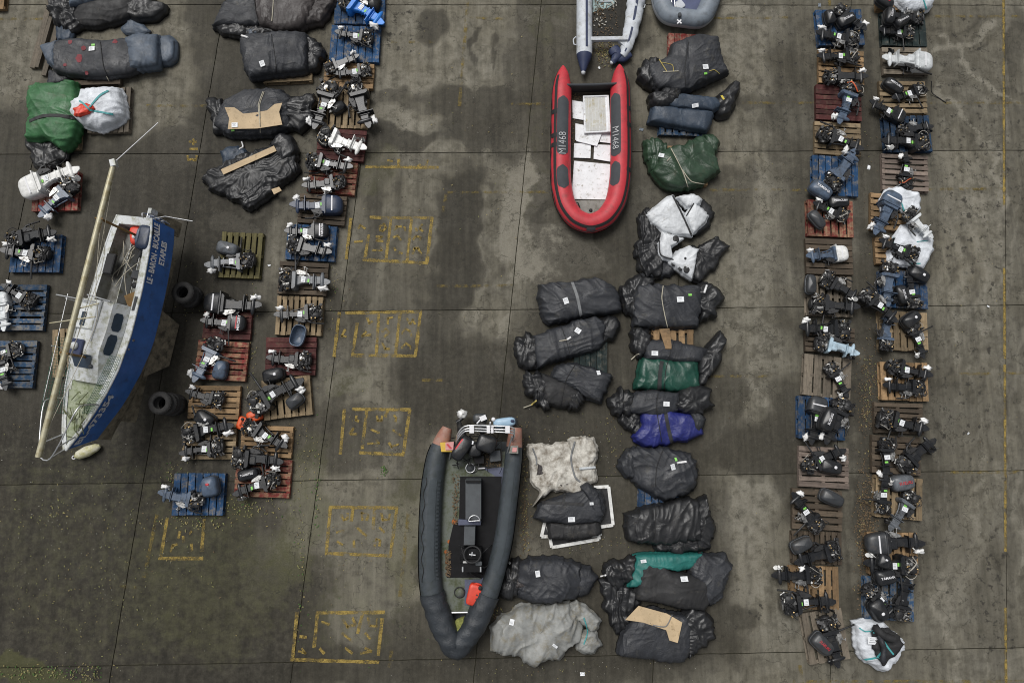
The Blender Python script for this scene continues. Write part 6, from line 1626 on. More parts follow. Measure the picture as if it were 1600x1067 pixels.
class Tube:
    """an inflated tube: path of world points, radius along it; angle 0 = left of travel's right-hand side, 90 = top"""
    def __init__(s, pts, r, n=120, flat=1.0, origin=Vector((0, 0, 0))):
        s.P = [p - origin for p in spline(pts, n)]
        m = len(pts)
        # resample radii by chord length
        L = [0.0]
        for i in range(1, m): L.append(L[-1] + (Vector(pts[i]) - Vector(pts[i - 1])).length)
        s.R = [float(np.interp(L[-1] * k / (n - 1), L, r)) for k in range(n)]
        s.n = n; s.flat = flat
        s.fr = []
        for i in range(n):
            t = (s.P[min(i + 1, n - 1)] - s.P[max(i - 1, 0)]).normalized()
            a = t.cross(Vector((0, 0, 1))).normalized(); b = a.cross(t).normalized()
            s.fr.append((a, b))
        s.len = L[-1]
    def pt(s, u, ang, dr=0.0):
        f = max(0.0, min(.99999, u)) * (s.n - 1); i = int(f); k = f - i
        i2 = min(i + 1, s.n - 1)
        c = s.P[i].lerp(s.P[i2], k); a = s.fr[i][0].lerp(s.fr[i2][0], k); b = s.fr[i][1].lerp(s.fr[i2][1], k)
        r = s.R[i] * (1 - k) + s.R[i2] * k + dr
        w = math.radians(ang)
        return c + a * (math.cos(w) * r) + b * (math.sin(w) * r * s.flat)
    def body(s, mb, u0=0.0, u1=1.0, seg=26, k=None, wr=0.0, seed=0):
        k = k or int(s.n * (u1 - u0))
        V = []
        for i in range(k + 1):
            u = u0 + (u1 - u0) * i / k
            for j in range(seg):
                p = s.pt(u, 360 * j / seg)
                if wr:
                    d = wr * ridge(Vector((p.x * 2.2, p.y * 4.5, seed + p.z * 2))) + wr * .6 * ridge(p * 6)
                    p = s.pt(u, 360 * j / seg, d - wr * .5)
                V.append(p)
        F = [(i * seg + j, i * seg + (j + 1) % seg, (i + 1) * seg + (j + 1) % seg, (i + 1) * seg + j) for i in range(k) for j in range(seg)]
        mb.add(V, F, True)
        mb.add([V[j] for j in range(seg)], [tuple(range(seg - 1, -1, -1))]); mb.add([V[k * seg + j] for j in range(seg)], [tuple(range(seg))])
    def patch(s, mb, u0, u1, a0, a1, dr=.006, k=None, round_=0.0, seg=8):
        k = k or max(4, int((u1 - u0) * s.n))
        V = []
        for i in range(k + 1):
            f = i / k; u = u0 + (u1 - u0) * f
            q = 1.0
            if round_:
                e = min(f, 1 - f) * (u1 - u0) * s.len
                if e < round_: q = math.sqrt(max(.02, 1 - (1 - e / round_) ** 2))
            mid = (a0 + a1) / 2
            for j in range(seg + 1):
                V.append(s.pt(u, mid + (a1 - a0) / 2 * q * (2 * j / seg - 1), dr))
        F = [(i * (seg + 1) + j, i * (seg + 1) + j + 1, (i + 1) * (seg + 1) + j + 1, (i + 1) * (seg + 1) + j) for i in range(k) for j in range(seg)]
        mb.add(V, F, True)
    def text(s, txt, size, uc, ac, sgn, length=None, dr=.034):
        """lettering along the tube; sgn +1 reads with travel"""
        V, F = text_geo(txt, size, -.004)
        if length:
            k = length / (max(v.x for v in V) - min(v.x for v in V)); V = [Vector((v.x * k, v.y, 0)) for v in V]
        f = uc * (s.n - 1); r = s.R[int(f)]
        mb = MB()
        mb.add([s.pt(uc + sgn * v.x / s.len, ac + sgn * math.degrees(v.y / r), dr) for v in V], F)
        return mb
def zat(lst): return [at(x, y, z) for x, y, z in lst]

# ---------------- red inflatable
RZ = .30
o_ = at(922, 240, 0); o_.z = 0
t = thing('inflatable_boat', 'red inflatable boat with white floorboards and charcoal wear patches', 'inflatable boat', o_)
pth = [(880, 103), (879.5, 116), (878, 140), (876.5, 200), (876, 250), (877, 288), (884, 320), (899, 341), (921, 349.5), (944, 341), (960, 319), (967.5, 288), (969.5, 250), (969.5, 200), (968.5, 138), (968, 114), (968, 101)]
rr = [.02, .16, .265, .275, .275, .275, .27, .265, .26, .265, .27, .275, .275, .275, .265, .16, .02]
T = Tube([at(x, y, RZ) for x, y in pth], rr, 150, origin=o_)
mb = MB(); T.body(mb, seg=30); tb = mb.build('tube', M_RED, t)
def U(T, px_, z=RZ):
    p = at(*px_, z) - o_
    return min(range(T.n), key=lambda i: (T.P[i] - p).length) / (T.n - 1)
for (a, b_, a0, a1) in (((877, 156), (876, 250), 62, 130), ((877, 264), (880, 301), 62, 130), ((969, 248), (968, 152), 98, 166), ((966, 297), (969, 259), 98, 160)):
    mb = MB(); u0, u1 = U(T, a), U(T, b_)
    if u0 > u1: u0, u1 = u1, u0
    T.patch(mb, u0, u1, a0, a1, .007, round_=.16); mb.build('wear_patch', M_RUBG, tb)
mb = MB(); T.patch(mb, U(T, (878, 122)), U(T, (968, 116)), 42, 60, .012, k=130, seg=4); mb.build('rubbing_strip', M_BLK, tb)
mb = MB(); T.patch(mb, .02, .98, -32, -8, .014, k=130, seg=4); mb.build('rubbing_strip', M_BLK, tb)
mb = MB()
g = [T.pt(.05 + .9 * i / 160, 16 + 5 * math.sin(i * .55), .012) for i in range(161)]
mb.tube(g, .011, 5); mb.build('grab_line', M_BLK, tb)
for px_ in ((877, 180), (877, 215), (969, 175), (969, 200), (969, 270), (877, 230)):
    u = U(T, px_); mb = MB(); T.patch(mb, u - .006, u + .006, 24, 62, .016, k=4, seg=4); mb.build('line_holder', M_BLK, tb)
u = U(T, (921, 349)); mb = MB(); T.patch(mb, u - .008, u + .008, 25, 50, .014, k=4); mb.build('bow_patch', M_RUBG, tb)
mb = T.text('M1468', .26, U(T, (876, 232)), 95, -1, length=.62); mb.build('lettering', mat('grey_chalk_lettering', (.42, .43, .44), .8), tb)
mb = T.text('M1468', .24, U(T, (969, 222)), 128, -1, length=.62); mb.build('lettering', mat('grey_chalk_lettering', (.42, .43, .44), .8), tb)
mb = MB()   # transom
A, B = at(888, 136, .40) - o_, at(958, 134, .40) - o_
mb.box(((A + B) / 2) - Vector((0, 0, .09)), ((B - A).length, .07, .36), (0, 0, math.atan2((B - A).y, (B - A).x))); mb.build('transom', M_BLK, t)
mb = MB(); mb.tube([A + Vector((-.08, 0, .1)), (A + B) / 2 + Vector((0, -.01, .09)), B + Vector((.08, 0, .1))], .035, 8); mb.build('transom_rail', M_RUBG, t)
mb = MB(); mb.prism([tuple((at(x, y, .06) - o_)[:2]) for x, y in ((886, 140), (962, 138), (962, 290), (950, 322), (922, 336), (896, 322), (886, 290))], .02, .07); mb.build('floor_fabric', M_MUD, t)
def fb(name, corners, z, m, par, th=.018):
    mb = MB(); mb.prism([tuple((at(x, y, z) - o_)[:2]) for x, y in corners], z - th, z); return mb.build(name, m, par)
fb('floorboard', [(897, 251.5), (955, 257), (948, 312), (893, 311)], .125, M_FLW, t)
fb('floorboard', [(897, 224), (923.5, 224), (922.5, 247.5), (896.5, 246.5)], .12, M_FLW, t); fb('floorboard', [(928.5, 226), (956, 227), (955, 253), (927.5, 248.5)], .12, M_FLW, t)
fb('floorboard', [(894, 157), (913, 160), (913, 188), (895, 185)], .11, M_FLW, t); fb('floorboard', [(899, 193), (914, 196), (912, 220), (899, 219)], .112, M_FLW, t); fb('floorboard', [(939, 207), (954, 206), (954, 224), (937, 222)], .114, M_FLW, t)
fb('bow_board', [(894, 313), (947, 312.5), (938, 328), (928, 334), (910, 334), (902, 327)], .11, M_FLG, t)
mb = MB(); mb.lathe([(0, .02), (.045, .02), (.05, 0)], 14, Matrix.Translation(at(923, 329, .115) - o_)); mb.build('valve', M_BLK, t)
mb = MB(); mb.tube(spline([at(899, 319, .12) - o_, at(903, 317, .2) - o_, at(906, 325, .12) - o_], 8), .015, 6); mb.build('lifting_handle', M_BLK, t)
def lone_board(corners, z, label, slats):
    P = [at(x, y, z) for x, y in corners]; c = sum(P, Vector()) / 4
    t2 = thing('floor_panel', label, 'floor panel', (c.x, c.y, z - .05), 0, 'loose panels in the red boat')
    mb = MB(); mb.prism([tuple((p - c)[:2]) for p in P], .0, .03); mb.build('panel', M_FLW, t2)
    if slats:
        Q = [p - c for p in P]
        def lp(u, v): return Q[0].lerp(Q[1], u).lerp(Q[3].lerp(Q[2], u), v)
        ms = mat('stained_white_slat', (.50, .50, .47), .65, var=.15, scale=6, dirt=(.34, .28, .12), dirt_amt=.3)
        for k in range(6):
            a, b_ = .08 + k * .13, .08 + k * .13 + .115
            mb = MB(); mb.prism([tuple(lp(a, .05)[:2]), tuple(lp(b_, .05)[:2]), tuple(lp(b_, .95)[:2]), tuple(lp(a, .95)[:2])], .0305, .042); mb.build('slat', ms, t2)
        for u0, u1, v0, v1 in ((0, 1, 0, .035), (0, 1, .965, 1), (0, .05, .037, .963), (.92, 1, .037, .963)):
            mb = MB(); mb.prism([tuple(lp(u0, v0)[:2]), tuple(lp(u1, v0)[:2]), tuple(lp(u1, v1)[:2]), tuple(lp(u0, v1)[:2])], .0305, .055); mb.build('frame_bar', M_FLW, t2)
lone_board([(906, 197), (941, 207), (933, 228), (900.5, 220)], .185, 'plain white panel lying askew in the red inflatable boat', False)
lone_board([(911, 150), (951, 149), (954, 206), (913, 208)], .245, 'slatted white panel lying in the stern of the red inflatable', True)

# ---------------- white and navy inflatable at the top
o_ = at(950, -10, 0); o_.z = 0
t = thing('inflatable_boat', 'white inflatable boat with navy tube ends, cut by the top edge', 'inflatable boat', o_)
T = Tube([at(x, y, .25) for x, y in ((912, -130), (913, -60), (913, 0), (913, 50), (913, 86), (912, 101), (911.5, 114))], [.22, .22, .22, .22, .22, .13, .05], 70, origin=o_)
uc = 1 - (at(913, 86, .25) - at(911.5, 114, .25)).length / T.len
mb = MB(); T.body(mb, 0, uc); tb = mb.build('tube', M_PVCW, t); tb['label'] = 'firm left tube'
mb = MB(); T.body(mb, uc, 1); mb.build('tube_end', M_NAVY, t)
mb = MB(); mb.lathe([(0, .06), (.05, .05), (.06, 0), (.06, -.03)], 12, Matrix.Translation(at(911.5, 114, .25) - o_) @ Matrix.Rotation(math.pi / 2, 4, 'X')); mb.build('end_cap', M_PVCW, t)
mb = MB(); T.patch(mb, 0, uc - .03, 92, 108, .010, seg=4); mb.build('navy_strip', M_NAVY, tb)
T2 = Tube([at(x, y, .20) for x, y in ((1006, -130), (1001, -60), (994, 0), (986, 48), (977, 80), (972, 88))], [.25, .25, .25, .20, .13, .10], 80, flat=.7, origin=o_)
mb = MB(); T2.body(mb, wr=.03, seed=3); tb2 = mb.build('tube', M_PVCW, t); tb2['label'] = 'half-deflated wrinkled right tube'
mb = MB(); T2.patch(mb, .05, .97, 84, 100, .014, seg=4); mb.build('navy_strip', M_NAVY, tb2)
T3 = Tube([at(x, y, .14) for x, y in ((958, 76), (964, 86), (960, 94), (957, 99))], [.14, .15, .09, .05], 24, flat=.8, origin=o_)
mb = MB(); T3.body(mb, wr=.03, seed=8); mb.build('tube_end', M_NAVY, t)
T3 = Tube([at(x, y, .12) for x, y in ((984, 84), (972, 92), (962, 92))], [.10, .11, .09], 24, flat=.7, origin=o_); mb = MB(); T3.body(mb, wr=.03, seed=9); mb.build('tube_end', M_NAVY, t)
mb = MB(); mb.superell(at(956, 98, .14) - o_, (.10, .12, .10), .8); mb.build('end_cap', M_PVCW, t)
A, B = at(917, 61, .36) - o_, at(980, 62, .30) - o_
mb = MB(); mb.box((A + B) / 2, ((B - A).length, .10, .10), (0, 0, math.atan2((B - A).y, (B - A).x))); mb.build('transom', M_PVCW, t)
for (x0, x1) in ((918, 928), (966, 977)):
    mb = MB(); mb.prism([tuple((at(x, y, .3) - o_)[:2]) for x, y in ((x0, 64), (x1 if x0 < 930 else x0, 64), (x1, 64), (x0 if x0 < 930 else x1, 74))], .20, .305); mb.build('transom_knee', M_PVCW, t)
mb = MB(); mb.prism([tuple((at(x, y, .08) - o_)[:2]) for x, y in ((922, -110), (990, -110), (982, 62), (922, 62))], .02, .10); mb.build('murky_floor', M_WATER, t)
mb = MB(); mb.prism([tuple((at(x, y, .11) - o_)[:2]) for x, y in ((926, -60), (966, -60), (960, 6), (948, 14), (938, 14), (926, 20))], .10, .112); mb.build('pale_floor', mat('pale_teal_floor', (.33, .46, .46), .4, dirt=(.06, .055, .04), dirt_amt=.5, dirt_scale=9), t)
mb = MB(); mb.tube([at(936, 3, .13) - o_, at(956, 3, .13) - o_], .02, 6); mb.build('floor_batten', M_PVCW, t)
mb = MB(); mb.tube(spline([at(900, 58, .2) - o_, at(896, 62, .2) - o_, at(897, 70, .2) - o_, at(901, 70, .2) - o_], 10), .018, 6); mb.build('carry_handle', M_PVCW, t)
mb = MB(); mb.tube(spline([at(1004, 6, .2) - o_, at(1008, 8, .2) - o_, at(1006, 13, .2) - o_], 8), .018, 6); mb.build('carry_handle', M_PVCW, t)

# ---------------- grey inflatable bow at the top
o_ = at(1072, -20, 0); o_.z = 0
t = thing('inflatable_boat', 'grey inflatable boat with a blunt bow, cut by the top edge', 'inflatable boat', o_)
T = Tube([at(x, y, .30) for x, y in ((1026, -130), (1028, -70), (1031, -10), (1036, 12), (1045, 25), (1070, 29), (1090, 31), (1101, 22), (1109, 4), (1116, -26), (1124, -70), (1126, -130))], [.25] * 3 + [.26, .25, .25, .25, .26] + [.26] * 4, 110, origin=o_)
mb = MB(); T.body(mb, seg=28); tb = mb.build('tube', M_PVCG, t)
mb = MB(); T.patch(mb, .02, .98, -14, 14, .012, k=100, seg=4); mb.build('rubbing_strip', rub('light_grey_strip', (.30, .32, .34)), tb)
mb = MB(); mb.prism([tuple((at(x, y, .1) - o_)[:2]) for x, y in ((1036, -110), (1116, -110), (1106, 0), (1092, 20), (1050, 18), (1038, 0))], .02, .12); mb.build('floor', rub('navy_floor', (.06, .075, .15)), t)
p = at(1062, 24, .55) - o_
mb = MB(); mb.superell(p, (.10, .14, .10), .8); mb.build('towing_eye', M_RUBG, tb)
mb = MB()
for a in (45, -45): mb.box(at(1061, 35, .52) - o_ + Vector((0, 0, .01 if a > 0 else .016)), (.16, .035, .03), (0, 0, math.radians(a)))
mb.build('emblem', M_DECW, tb)
mb = MB(); mb.superell(at(1062, 8, .14) - o_, (.26, .26, .05), .4, M=Matrix.Rotation(.6, 3, 'Z')); mb.build('white_box', M_PVCW, t)
for dx in (0, 5):
    mb = MB(); mb.tube([at(1048 + dx * .6, -30, .3) - o_, at(1050 + dx, 14, .2) - o_], .018, 6); mb.build('oar_shaft', M_SS, t)
mb = MB(); mb.tube(spline([at(1050, 15, .3) - o_, at(1066, 17, .26) - o_, at(1082, 19, .3) - o_], 10), .03, 6); mb.build('yellow_rope', M_ROPEY, t)

# ---------------- grey rigid inflatable (bottom centre)
o_ = at(735, 850, 0); o_.z = 0
RB = .62
t = thing('rigid_inflatable', 'slate grey rigid inflatable boat with black console and stern arch', 'rigid inflatable boat', o_)
pth = [(699, 668), (692, 686), (682, 716), (675, 765), (672, 830), (672, 890), (676, 930), (690, 972), (705, 1003), (713, 1011), (722, 1003), (743, 972), (762, 930), (775, 890), (787, 840), (796, 770), (802, 716), (804, 690), (806, 668)]
rr = [.13, .22, .27, .29, .295, .295, .295, .29, .28, .27, .28, .285, .27, .255, .245, .24, .235, .21, .17]
rr = [r * .92 for r in rr]
T = Tube([at(x, y, RB) for x, y in pth], rr, 170, origin=o_)
def U2(px_): return U(T, px_, RB)
ua, ub_ = U2((675, 928)), U2((763, 928))
mb = MB(); T.body(mb, .045, ua + .002, seg=28); tb = mb.build('tube', M_RIBG, t); tb['label'] = 'left side tube'
mb = MB(); T.body(mb, ub_ - .002, .955, seg=28); tb2 = mb.build('tube', M_RIBG, t); tb2['label'] = 'right side tube'
mb = MB()
Tb = Tube([at(x, y, RB) for x, y in pth], [r + .012 for r in rr], 170, origin=o_); Tb.body(mb, ua, ub_, seg=30, wr=.035, seed=5); mb.build('bow_cover', cloth_mat('dark_bow_cover', (.024, .029, .035), .55, wr=.012), t)
mb = MB(); T.body(mb, 0, .045, seg=20); mb.build('tube_end_cap', M_ORNG, t)
mb = MB(); T.body(mb, .955, 1, seg=20); mb.build('tube_end_cap', M_ORNG, t)
mb = MB(); T.patch(mb, U2((676, 745)), U2((673, 905)), 78, 118, .008, round_=.05); mb.build('tread_patch', M_RIBP, tb)
mb = MB(); T.patch(mb, U2((775, 890)), U2((800, 720)), 75, 115, .008, round_=.05); mb.build('tread_patch', M_RIBP, tb2)
k0, k1 = U2((676, 745)), U2((673, 905))
for i in range(26):
    u = k0 + (k1 - k0) * (i + .5) / 26; mb = MB(); T.patch(mb, u - .0022, u + .0022, 122, 140, .012, k=2, seg=3); mb.build('lacing_tab', M_RIBP, tb)
for TT, u0, u1, tp in ((T, .05, ua, tb), (T, ub_, .95, tb2)):
    mb = MB(); TT.patch(mb, u0, u1, -25, 5, .02, seg=4); mb.build('rubbing_strake', M_BLK, tp)
mb = MB(); mb.tube([T.pt(k0 + (k1 - k0) * i / 60, 55 + 7 * math.sin(i * .5), .012) for i in range(61)], .010, 5); mb.build('grab_line', M_BLK, tb)
def poly(corners, z): return [tuple((at(x, y, z) - o_)[:2]) for x, y in corners]
def pr(name, corners, z0, z1, m, taper=1.0, par=None):
    mb = MB(); mb.prism(poly(corners, z1), z0, z1, taper); return mb.build(name, m, par or t)
# hull under the tubes
mb = MB()
st_ = []
for i in range(13):
    u = i / 12; y = 690 + (1008 - 690) * u
    l = at(np.interp(y, [690, 830, 930, 1008], [692, 683, 690, 710]), y, .45) - o_; r = at(np.interp(y, [690, 830, 930, 1008], [799, 782, 757, 714]), y, .45) - o_
    c = (l + r) / 2; st_ += [l, l.lerp(c, .45) - Vector((0, 0, .32 * (1 - .5 * u * u))), Vector((c.x, c.y, .03 + .35 * u ** 3)), r.lerp(c, .45) - Vector((0, 0, .32 * (1 - .5 * u * u))), r]
mb.add(st_, [(i * 5 + j, i * 5 + j + 1, (i + 1) * 5 + j + 1, (i + 1) * 5 + j) for i in range(12) for j in range(4)], True); mb.build('hull', M_RUBG, t)
pr('deck', [(690, 705), (790, 705), (785, 800), (770, 880), (752, 940), (738, 958), (702, 958), (690, 930), (686, 830)], .34, .50, M_DECKG)
pr('side_deck', [(752, 730), (792, 730), (786, 800), (774, 862), (756, 915), (742, 945), (726, 945), (726, 905), (752, 905), (768, 820), (776, 745)], .50, .515, M_BLUED)
pr('leaf_litter_bed', [(738, 706), (784, 700), (784, 728), (762, 732), (740, 722)], .50, .53, M_MUD)
pr('seat_well_shade', [(719, 744), (784, 744), (781, 822), (768, 862), (756, 902), (698, 902), (701, 850), (708, 820), (717, 815)], .502, .52, M_BOXB)  # flat near-black slab: the shade inside the open well, put in as colour
b1 = pr('bench_seat', [(727, 748), (752, 748), (752, 812), (727, 812)], .52, .92, M_SEAT, .97)
mb = MB(); mb.prism(poly([(728, 750), (751, 750), (751, 754), (728, 754)], .98), .922, .99); mb.build('seat_back', M_BOXB, b1)
pr('mooring_post', [(716, 811), (752, 814), (751, 820), (716, 820)], .52, .62, M_BLUED)
pr('seat_pod', [(725, 822), (743, 822), (742, 852), (724, 852)], .52, .95, M_SEAT, .94)
con = pr('steering_console', [(722, 874), (752, 874), (753, 894), (721, 894)], .52, 1.15, M_BOXB, .95)
mb = MB(); mb.prism(poly([(723, 858), (752, 858), (752, 874), (723, 874)], 1.1), .52, 1.02); mb.build('console_front', M_BOXB, con)
for x in (723, 751):
    mb = MB(); mb.tube([at(x, 885, 1.18) - o_, at(x, 893, 1.18) - o_], .022, 6); mb.build('console_grab_rail', M_SS, con)
mb = MB(); mb.superell(at(748, 880, 1.16) - o_, (.16, .10, .05), .4); mb.build('instrument', M_SEAT, con)
mb = MB(); mb.superell(at(727, 878, 1.16) - o_, (.12, .06, .05), .6); mb.build('instrument', M_ALU, con)
def ring(c, r, tr, m, name, par, M=None, arc=(0, 360), n=24):
    mb = MB(); P = []
    for i in range(n + 1):
        w = math.radians(arc[0] + (arc[1] - arc[0]) * i / n); q = Vector((math.cos(w) * r, math.sin(w) * r, 0)); P.append((M @ q if M is not None else q) + c)
    mb.tube(P, tr, 6, cap=False); return mb.build(name, m, par)
Mt = Matrix.Rotation(-.5, 3, 'X')
ring(at(738, 866, 1.2) - o_, .20, .022, M_BLK, 'steering_wheel', con, Mt)
mb = MB(); mb.tube([at(733, 866, 1.2) - o_, at(743, 867, 1.2) - o_], .02, 6); mb.tube([at(738, 862, 1.2) - o_, at(737, 868, 1.2) - o_], .02, 6); mb.build('wheel_spoke', M_SS, con)
ring(at(741, 814, .95) - o_, .135, .016, M_SS, 'seat_grab_rail', b1, None, (0, 180)); mb = MB(); mb.tube([at(733, 814, .95) - o_, at(749, 813, .95) - o_], .016, 6); mb.build('rail_bar', M_SS, b1)
ring(at(735, 731, .54) - o_, .115, .016, M_SS, 'deck_hatch', t); mb = MB(); mb.lathe([(0, .03), (.10, .03), (.10, 0)], 18, Matrix.Translation(at(735, 731, .52) - o_)); mb.build('hatch_lid', M_SEAT, t)
ring(at(718, 925, .54) - o_, .12, .016, M_BLK, 'deck_hatch', t); mb = MB(); mb.lathe([(0, .03), (.105, .03), (.105, 0)], 18, Matrix.Translation(at(718, 925, .52) - o_)); mb.build('hatch_lid', M_DECKG, t)
mb = MB(); mb.tube([at(702, 957, .56) - o_, at(737, 956, .56) - o_], .028, 6); mb.build('bow_bar', M_SS, t)
mb = MB(); mb.tube([at(746, 732, .57) - o_, at(758, 731, .57) - o_], .022, 6); mb.build('cleat', M_DECW, t)
for x, y, r in ((710, 815, .07), (702, 846, .05), (697, 862, .05), (698, 878, .04)):
    mb = MB(); mb.superell(at(x, y, .503) - o_, (r * 2, r * 2, .012), .9, 12, 4); mb.build('rust_stain', mat('orange_rust', (.32, .10, .025), .85), t)
pr('battery_box', [(740, 712), (756, 711), (757, 724), (741, 725)], .53, .78, M_BOXB, .95)
pr('fuel_tank', [(764, 704), (782, 703), (783, 720), (766, 722)], .53, .74, M_SEAT, .94)
rk = random.Random(9); mb = MB()
for k in range(18):
    a = at(rk.uniform(705, 785), rk.uniform(680, 735), .62) - o_; b_ = at(rk.uniform(705, 785), rk.uniform(680, 740), .58) - o_
    mb.tube(spline([a, (a + b_) / 2 + Vector((rk.uniform(-.2, .2), rk.uniform(-.2, .2), .2)), b_], 12), rk.uniform(.008, .016), 5)
for k in range(10):
    a = at(rk.uniform(716, 755), rk.uniform(850, 905), .70) - o_; b_ = at(rk.uniform(716, 775), rk.uniform(840, 905), .56) - o_
    mb.tube(spline([a, (a + b_) / 2 + Vector((rk.uniform(-.15, .15), rk.uniform(-.15, .15), .12)), b_], 10), rk.uniform(.008, .014), 5)
o = mb.build('loose_cables', M_HOSE, t); o['kind'] = 'stuff'
# stern arch
def P3(x, y, z): return at(x, y, z) - o_
mb = MB()
for dy, z in ((0, 1.35), (5, 1.3), (9, 1.25)):
    mb.tube(spline([P3(712, 694 + dy, .75), P3(715, 678 + dy, z - .15), P3(727, 665.5 + dy * .9, z), P3(760, 665 + dy, z), P3(802, 668 + dy, z), P3(800, 690, .80)], 30), .020, 8)
mb.tube([P3(800, 682, 1.2), P3(790, 716, .55)], .020, 8); mb.tube([P3(704, 706, .8), P3(702, 717, .52)], .02, 8)
ar = mb.build('stern_arch', M_SS, t)
for x, w in ((737, 7), (763, 5), (769, 4), (793, 7)):
    mb = MB(); mb.prism(poly([(x - w / 2, 665), (x + w / 2, 665), (x + w / 2, 676.5), (x - w / 2, 676.5)], 1.40), 1.375, 1.405); mb.build('fitting_plate', M_DECW, ar)
mb = MB(); mb.tube([P3(766, 668, 1.35), P3(766, 660, 1.6)], .02, 6); mb.superell(P3(771, 655, 1.45), (.10, .10, .10), .9); mb.build('mast_light', M_DECW, ar)
# things at its stern
mo = thing('outboard_motor', 'black outboard motor with a red stripe at the stern of the rigid boat', 'outboard motor', at(722, 690, .55), 0, None); oo = o_; o_ = Vector(mo.location)
mo.location = (o_.x, o_.y, o_.z)
def mp(name, mbb, m): return mbb.build(name, m, mo)
R1 = Matrix.Rotation(math.radians(55), 3, 'Z')
mb = MB(); mb.superell(at(722, 700, 1.0) - o_, (.66, .34, .42), .5, M=R1); mp('cowling', mb, PAINT['black'])
mb = MB(); mb.superell(at(718, 695, 1.18) - o_, (.36, .08, .05), .6, M=R1); mp('red_stripe', mb, M_DECR)
mb = MB(); mb.superell(at(718.5, 714, 1.03) - o_, (.13, .10, .06), .8); mp('yellow_badge', mb, M_YELP)
mb = MB(); mb.box(at(736, 691, 1.14) - o_, (.12, .08, .03), (0, 0, -.2)); mp('paper_label', mb, M_LABEL)
mb = MB(); mb.tube([at(725, 690, .9) - o_, at(720, 672, .75) - o_, at(717, 660, .55) - o_], [.12, .09, .06], 8); mp('leg', mb, PAINT['black'])
mb = MB(); mb.tube([at(714, 660, .5) - o_, at(724, 652, .5) - o_], [.06, .035], 8); mp('gearcase', mb, PAINT['black'])
mb = MB()
bagp = at(722, 647, .5) - o_
Vb = []; nbb, mbb_ = 14, 8
for j in range(mbb_):
    a = math.pi * j / (mbb_ - 1)
    for i in range(nbb):
        w = 2 * math.pi * i / nbb; q = Vector((math.sin(a) * math.cos(w), math.sin(a) * math.sin(w), math.cos(a))); Vb.append(bagp + q * .11 * (1 + .7 * noise.noise(q * 2.5)))
mb.add(Vb, [(j * nbb + i, j * nbb + (i + 1) % nbb, (j + 1) * nbb + (i + 1) % nbb, (j + 1) * nbb + i) for j in range(mbb_ - 1) for i in range(nbb)], True); mp('wrapped_propeller', mb, M_PROPW)
mo = thing('outboard_motor', 'dark hooded outboard motor beside the red-striped one on the rigid boat', 'outboard motor', at(758, 690, .55), 0, None); o_ = Vector(mo.location)
mb = MB(); mb.superell(at(760, 693, .95) - o_, (.50, .42, .50), .45, M=Matrix.Rotation(-.35, 3, 'Z')); mp('cowling', mb, PAINT['black'])
mb = MB(); mb.superell(at(742, 702, .85) - o_, (.34, .36, .40), .5); mp('tank_cover', mb, PAINT['black'])
mb = MB(); mb.tube([at(755, 672, .95) - o_, at(750, 655, .7) - o_], [.13, .10], 8); mp('leg', mb, PAINT['dark'])
mb = MB(); mb.superell(at(750, 654, .75) - o_, (.36, .26, .26), .6); mp('gearcase', mb, PAINT['dark'])
mb = MB(); mb.tube([at(745, 662, 1.0) - o_, at(752, 654, 1.0) - o_], .02, 6); mb.box(at(755, 653, 1.0) - o_, (.16, .12, .03), (0, 0, .4)); mp('bracket', mb, M_DECW)
pb_ = at(788, 660, .7)
q_ = thing('engine_cowling', 'pale blue engine cover hanging at the stern of the rigid boat', 'engine cover', (pb_.x, pb_.y, .45), 0, None)
mb = MB(); mb.superell((0, 0, .30), (.56, .24, .30), .6, M=Matrix.Rotation(.12, 3, 'Z')); mb.build('shell', M_LTBL, q_)
mb = MB(); mb.superell((.03, -.01, .12), (.62, .28, .22), .55, M=Matrix.Rotation(.12, 3, 'Z')); mb.build('tray', PAINT['dark'], q_)
mb = MB(); mb.superell((.20, .03, .44), (.10, .07, .05), .8); mb.build('filler_cap', M_NAVY, q_)
o_ = oo
hl = pr('stern_lamp', [(687, 691), (708, 690), (707, 706), (689, 706)], .78, 1.02, M_YELP, .95); mb = MB(); mb.prism(poly([(696, 691), (709, 690), (708, 703), (696, 703)], 1.08), 1.022, 1.07); mb.build('lens', M_PINK, hl); mb = MB(); mb.prism(poly([(697, 694), (700, 693), (706, 700), (703, 701)], 1.09), 1.071, 1.08); mb.build('red_mark', M_DECR, hl)
hl = pr('stern_lamp', [(798, 696), (810, 696), (810, 709), (795, 708)], .85, 1.0, M_FLG, .95); mb = MB(); mb.prism(poly([(801, 699), (808, 699), (807, 706), (800, 706)], 1.03), 1.002, 1.02); mb.build('lens', M_PINK, hl)
# fuel can on its deck
p = at(742, 928, .64)
fc = thing('fuel_can', 'red plastic fuel can on the deck of the grey rigid boat', 'fuel can', (p.x, p.y, .517), math.radians(-14), None)
mb = MB(); mb.superell((0, 0, .13), (.36, .52, .26), .38, 24, 12); mb.build('body', M_REDC, fc)
mb = MB(); mb.tube([(-.06, .25, .2), (-.02, .28, .26), (.06, .28, .26), (.1, .25, .2)], .022, 8); mb.build('handle', M_REDC, fc)
mb = MB(); mb.lathe([(.05, 0), (.05, .05), (0, .05)], 12, Matrix.Translation((.09, .2, .24))); mb.build('cap', M_BLK, fc)
for k in range(3):
    mb = MB(); mb.box((.05 + .012 * k, .02 - .09 * k, .262), (.05, .035, .006)); mb.build('embossed_mark', mat('dark_mark', (.10, .03, .02), .7), fc)
p = at(724, 976, .30)
mb = MB(); n1, m1 = 18, 10; V = []
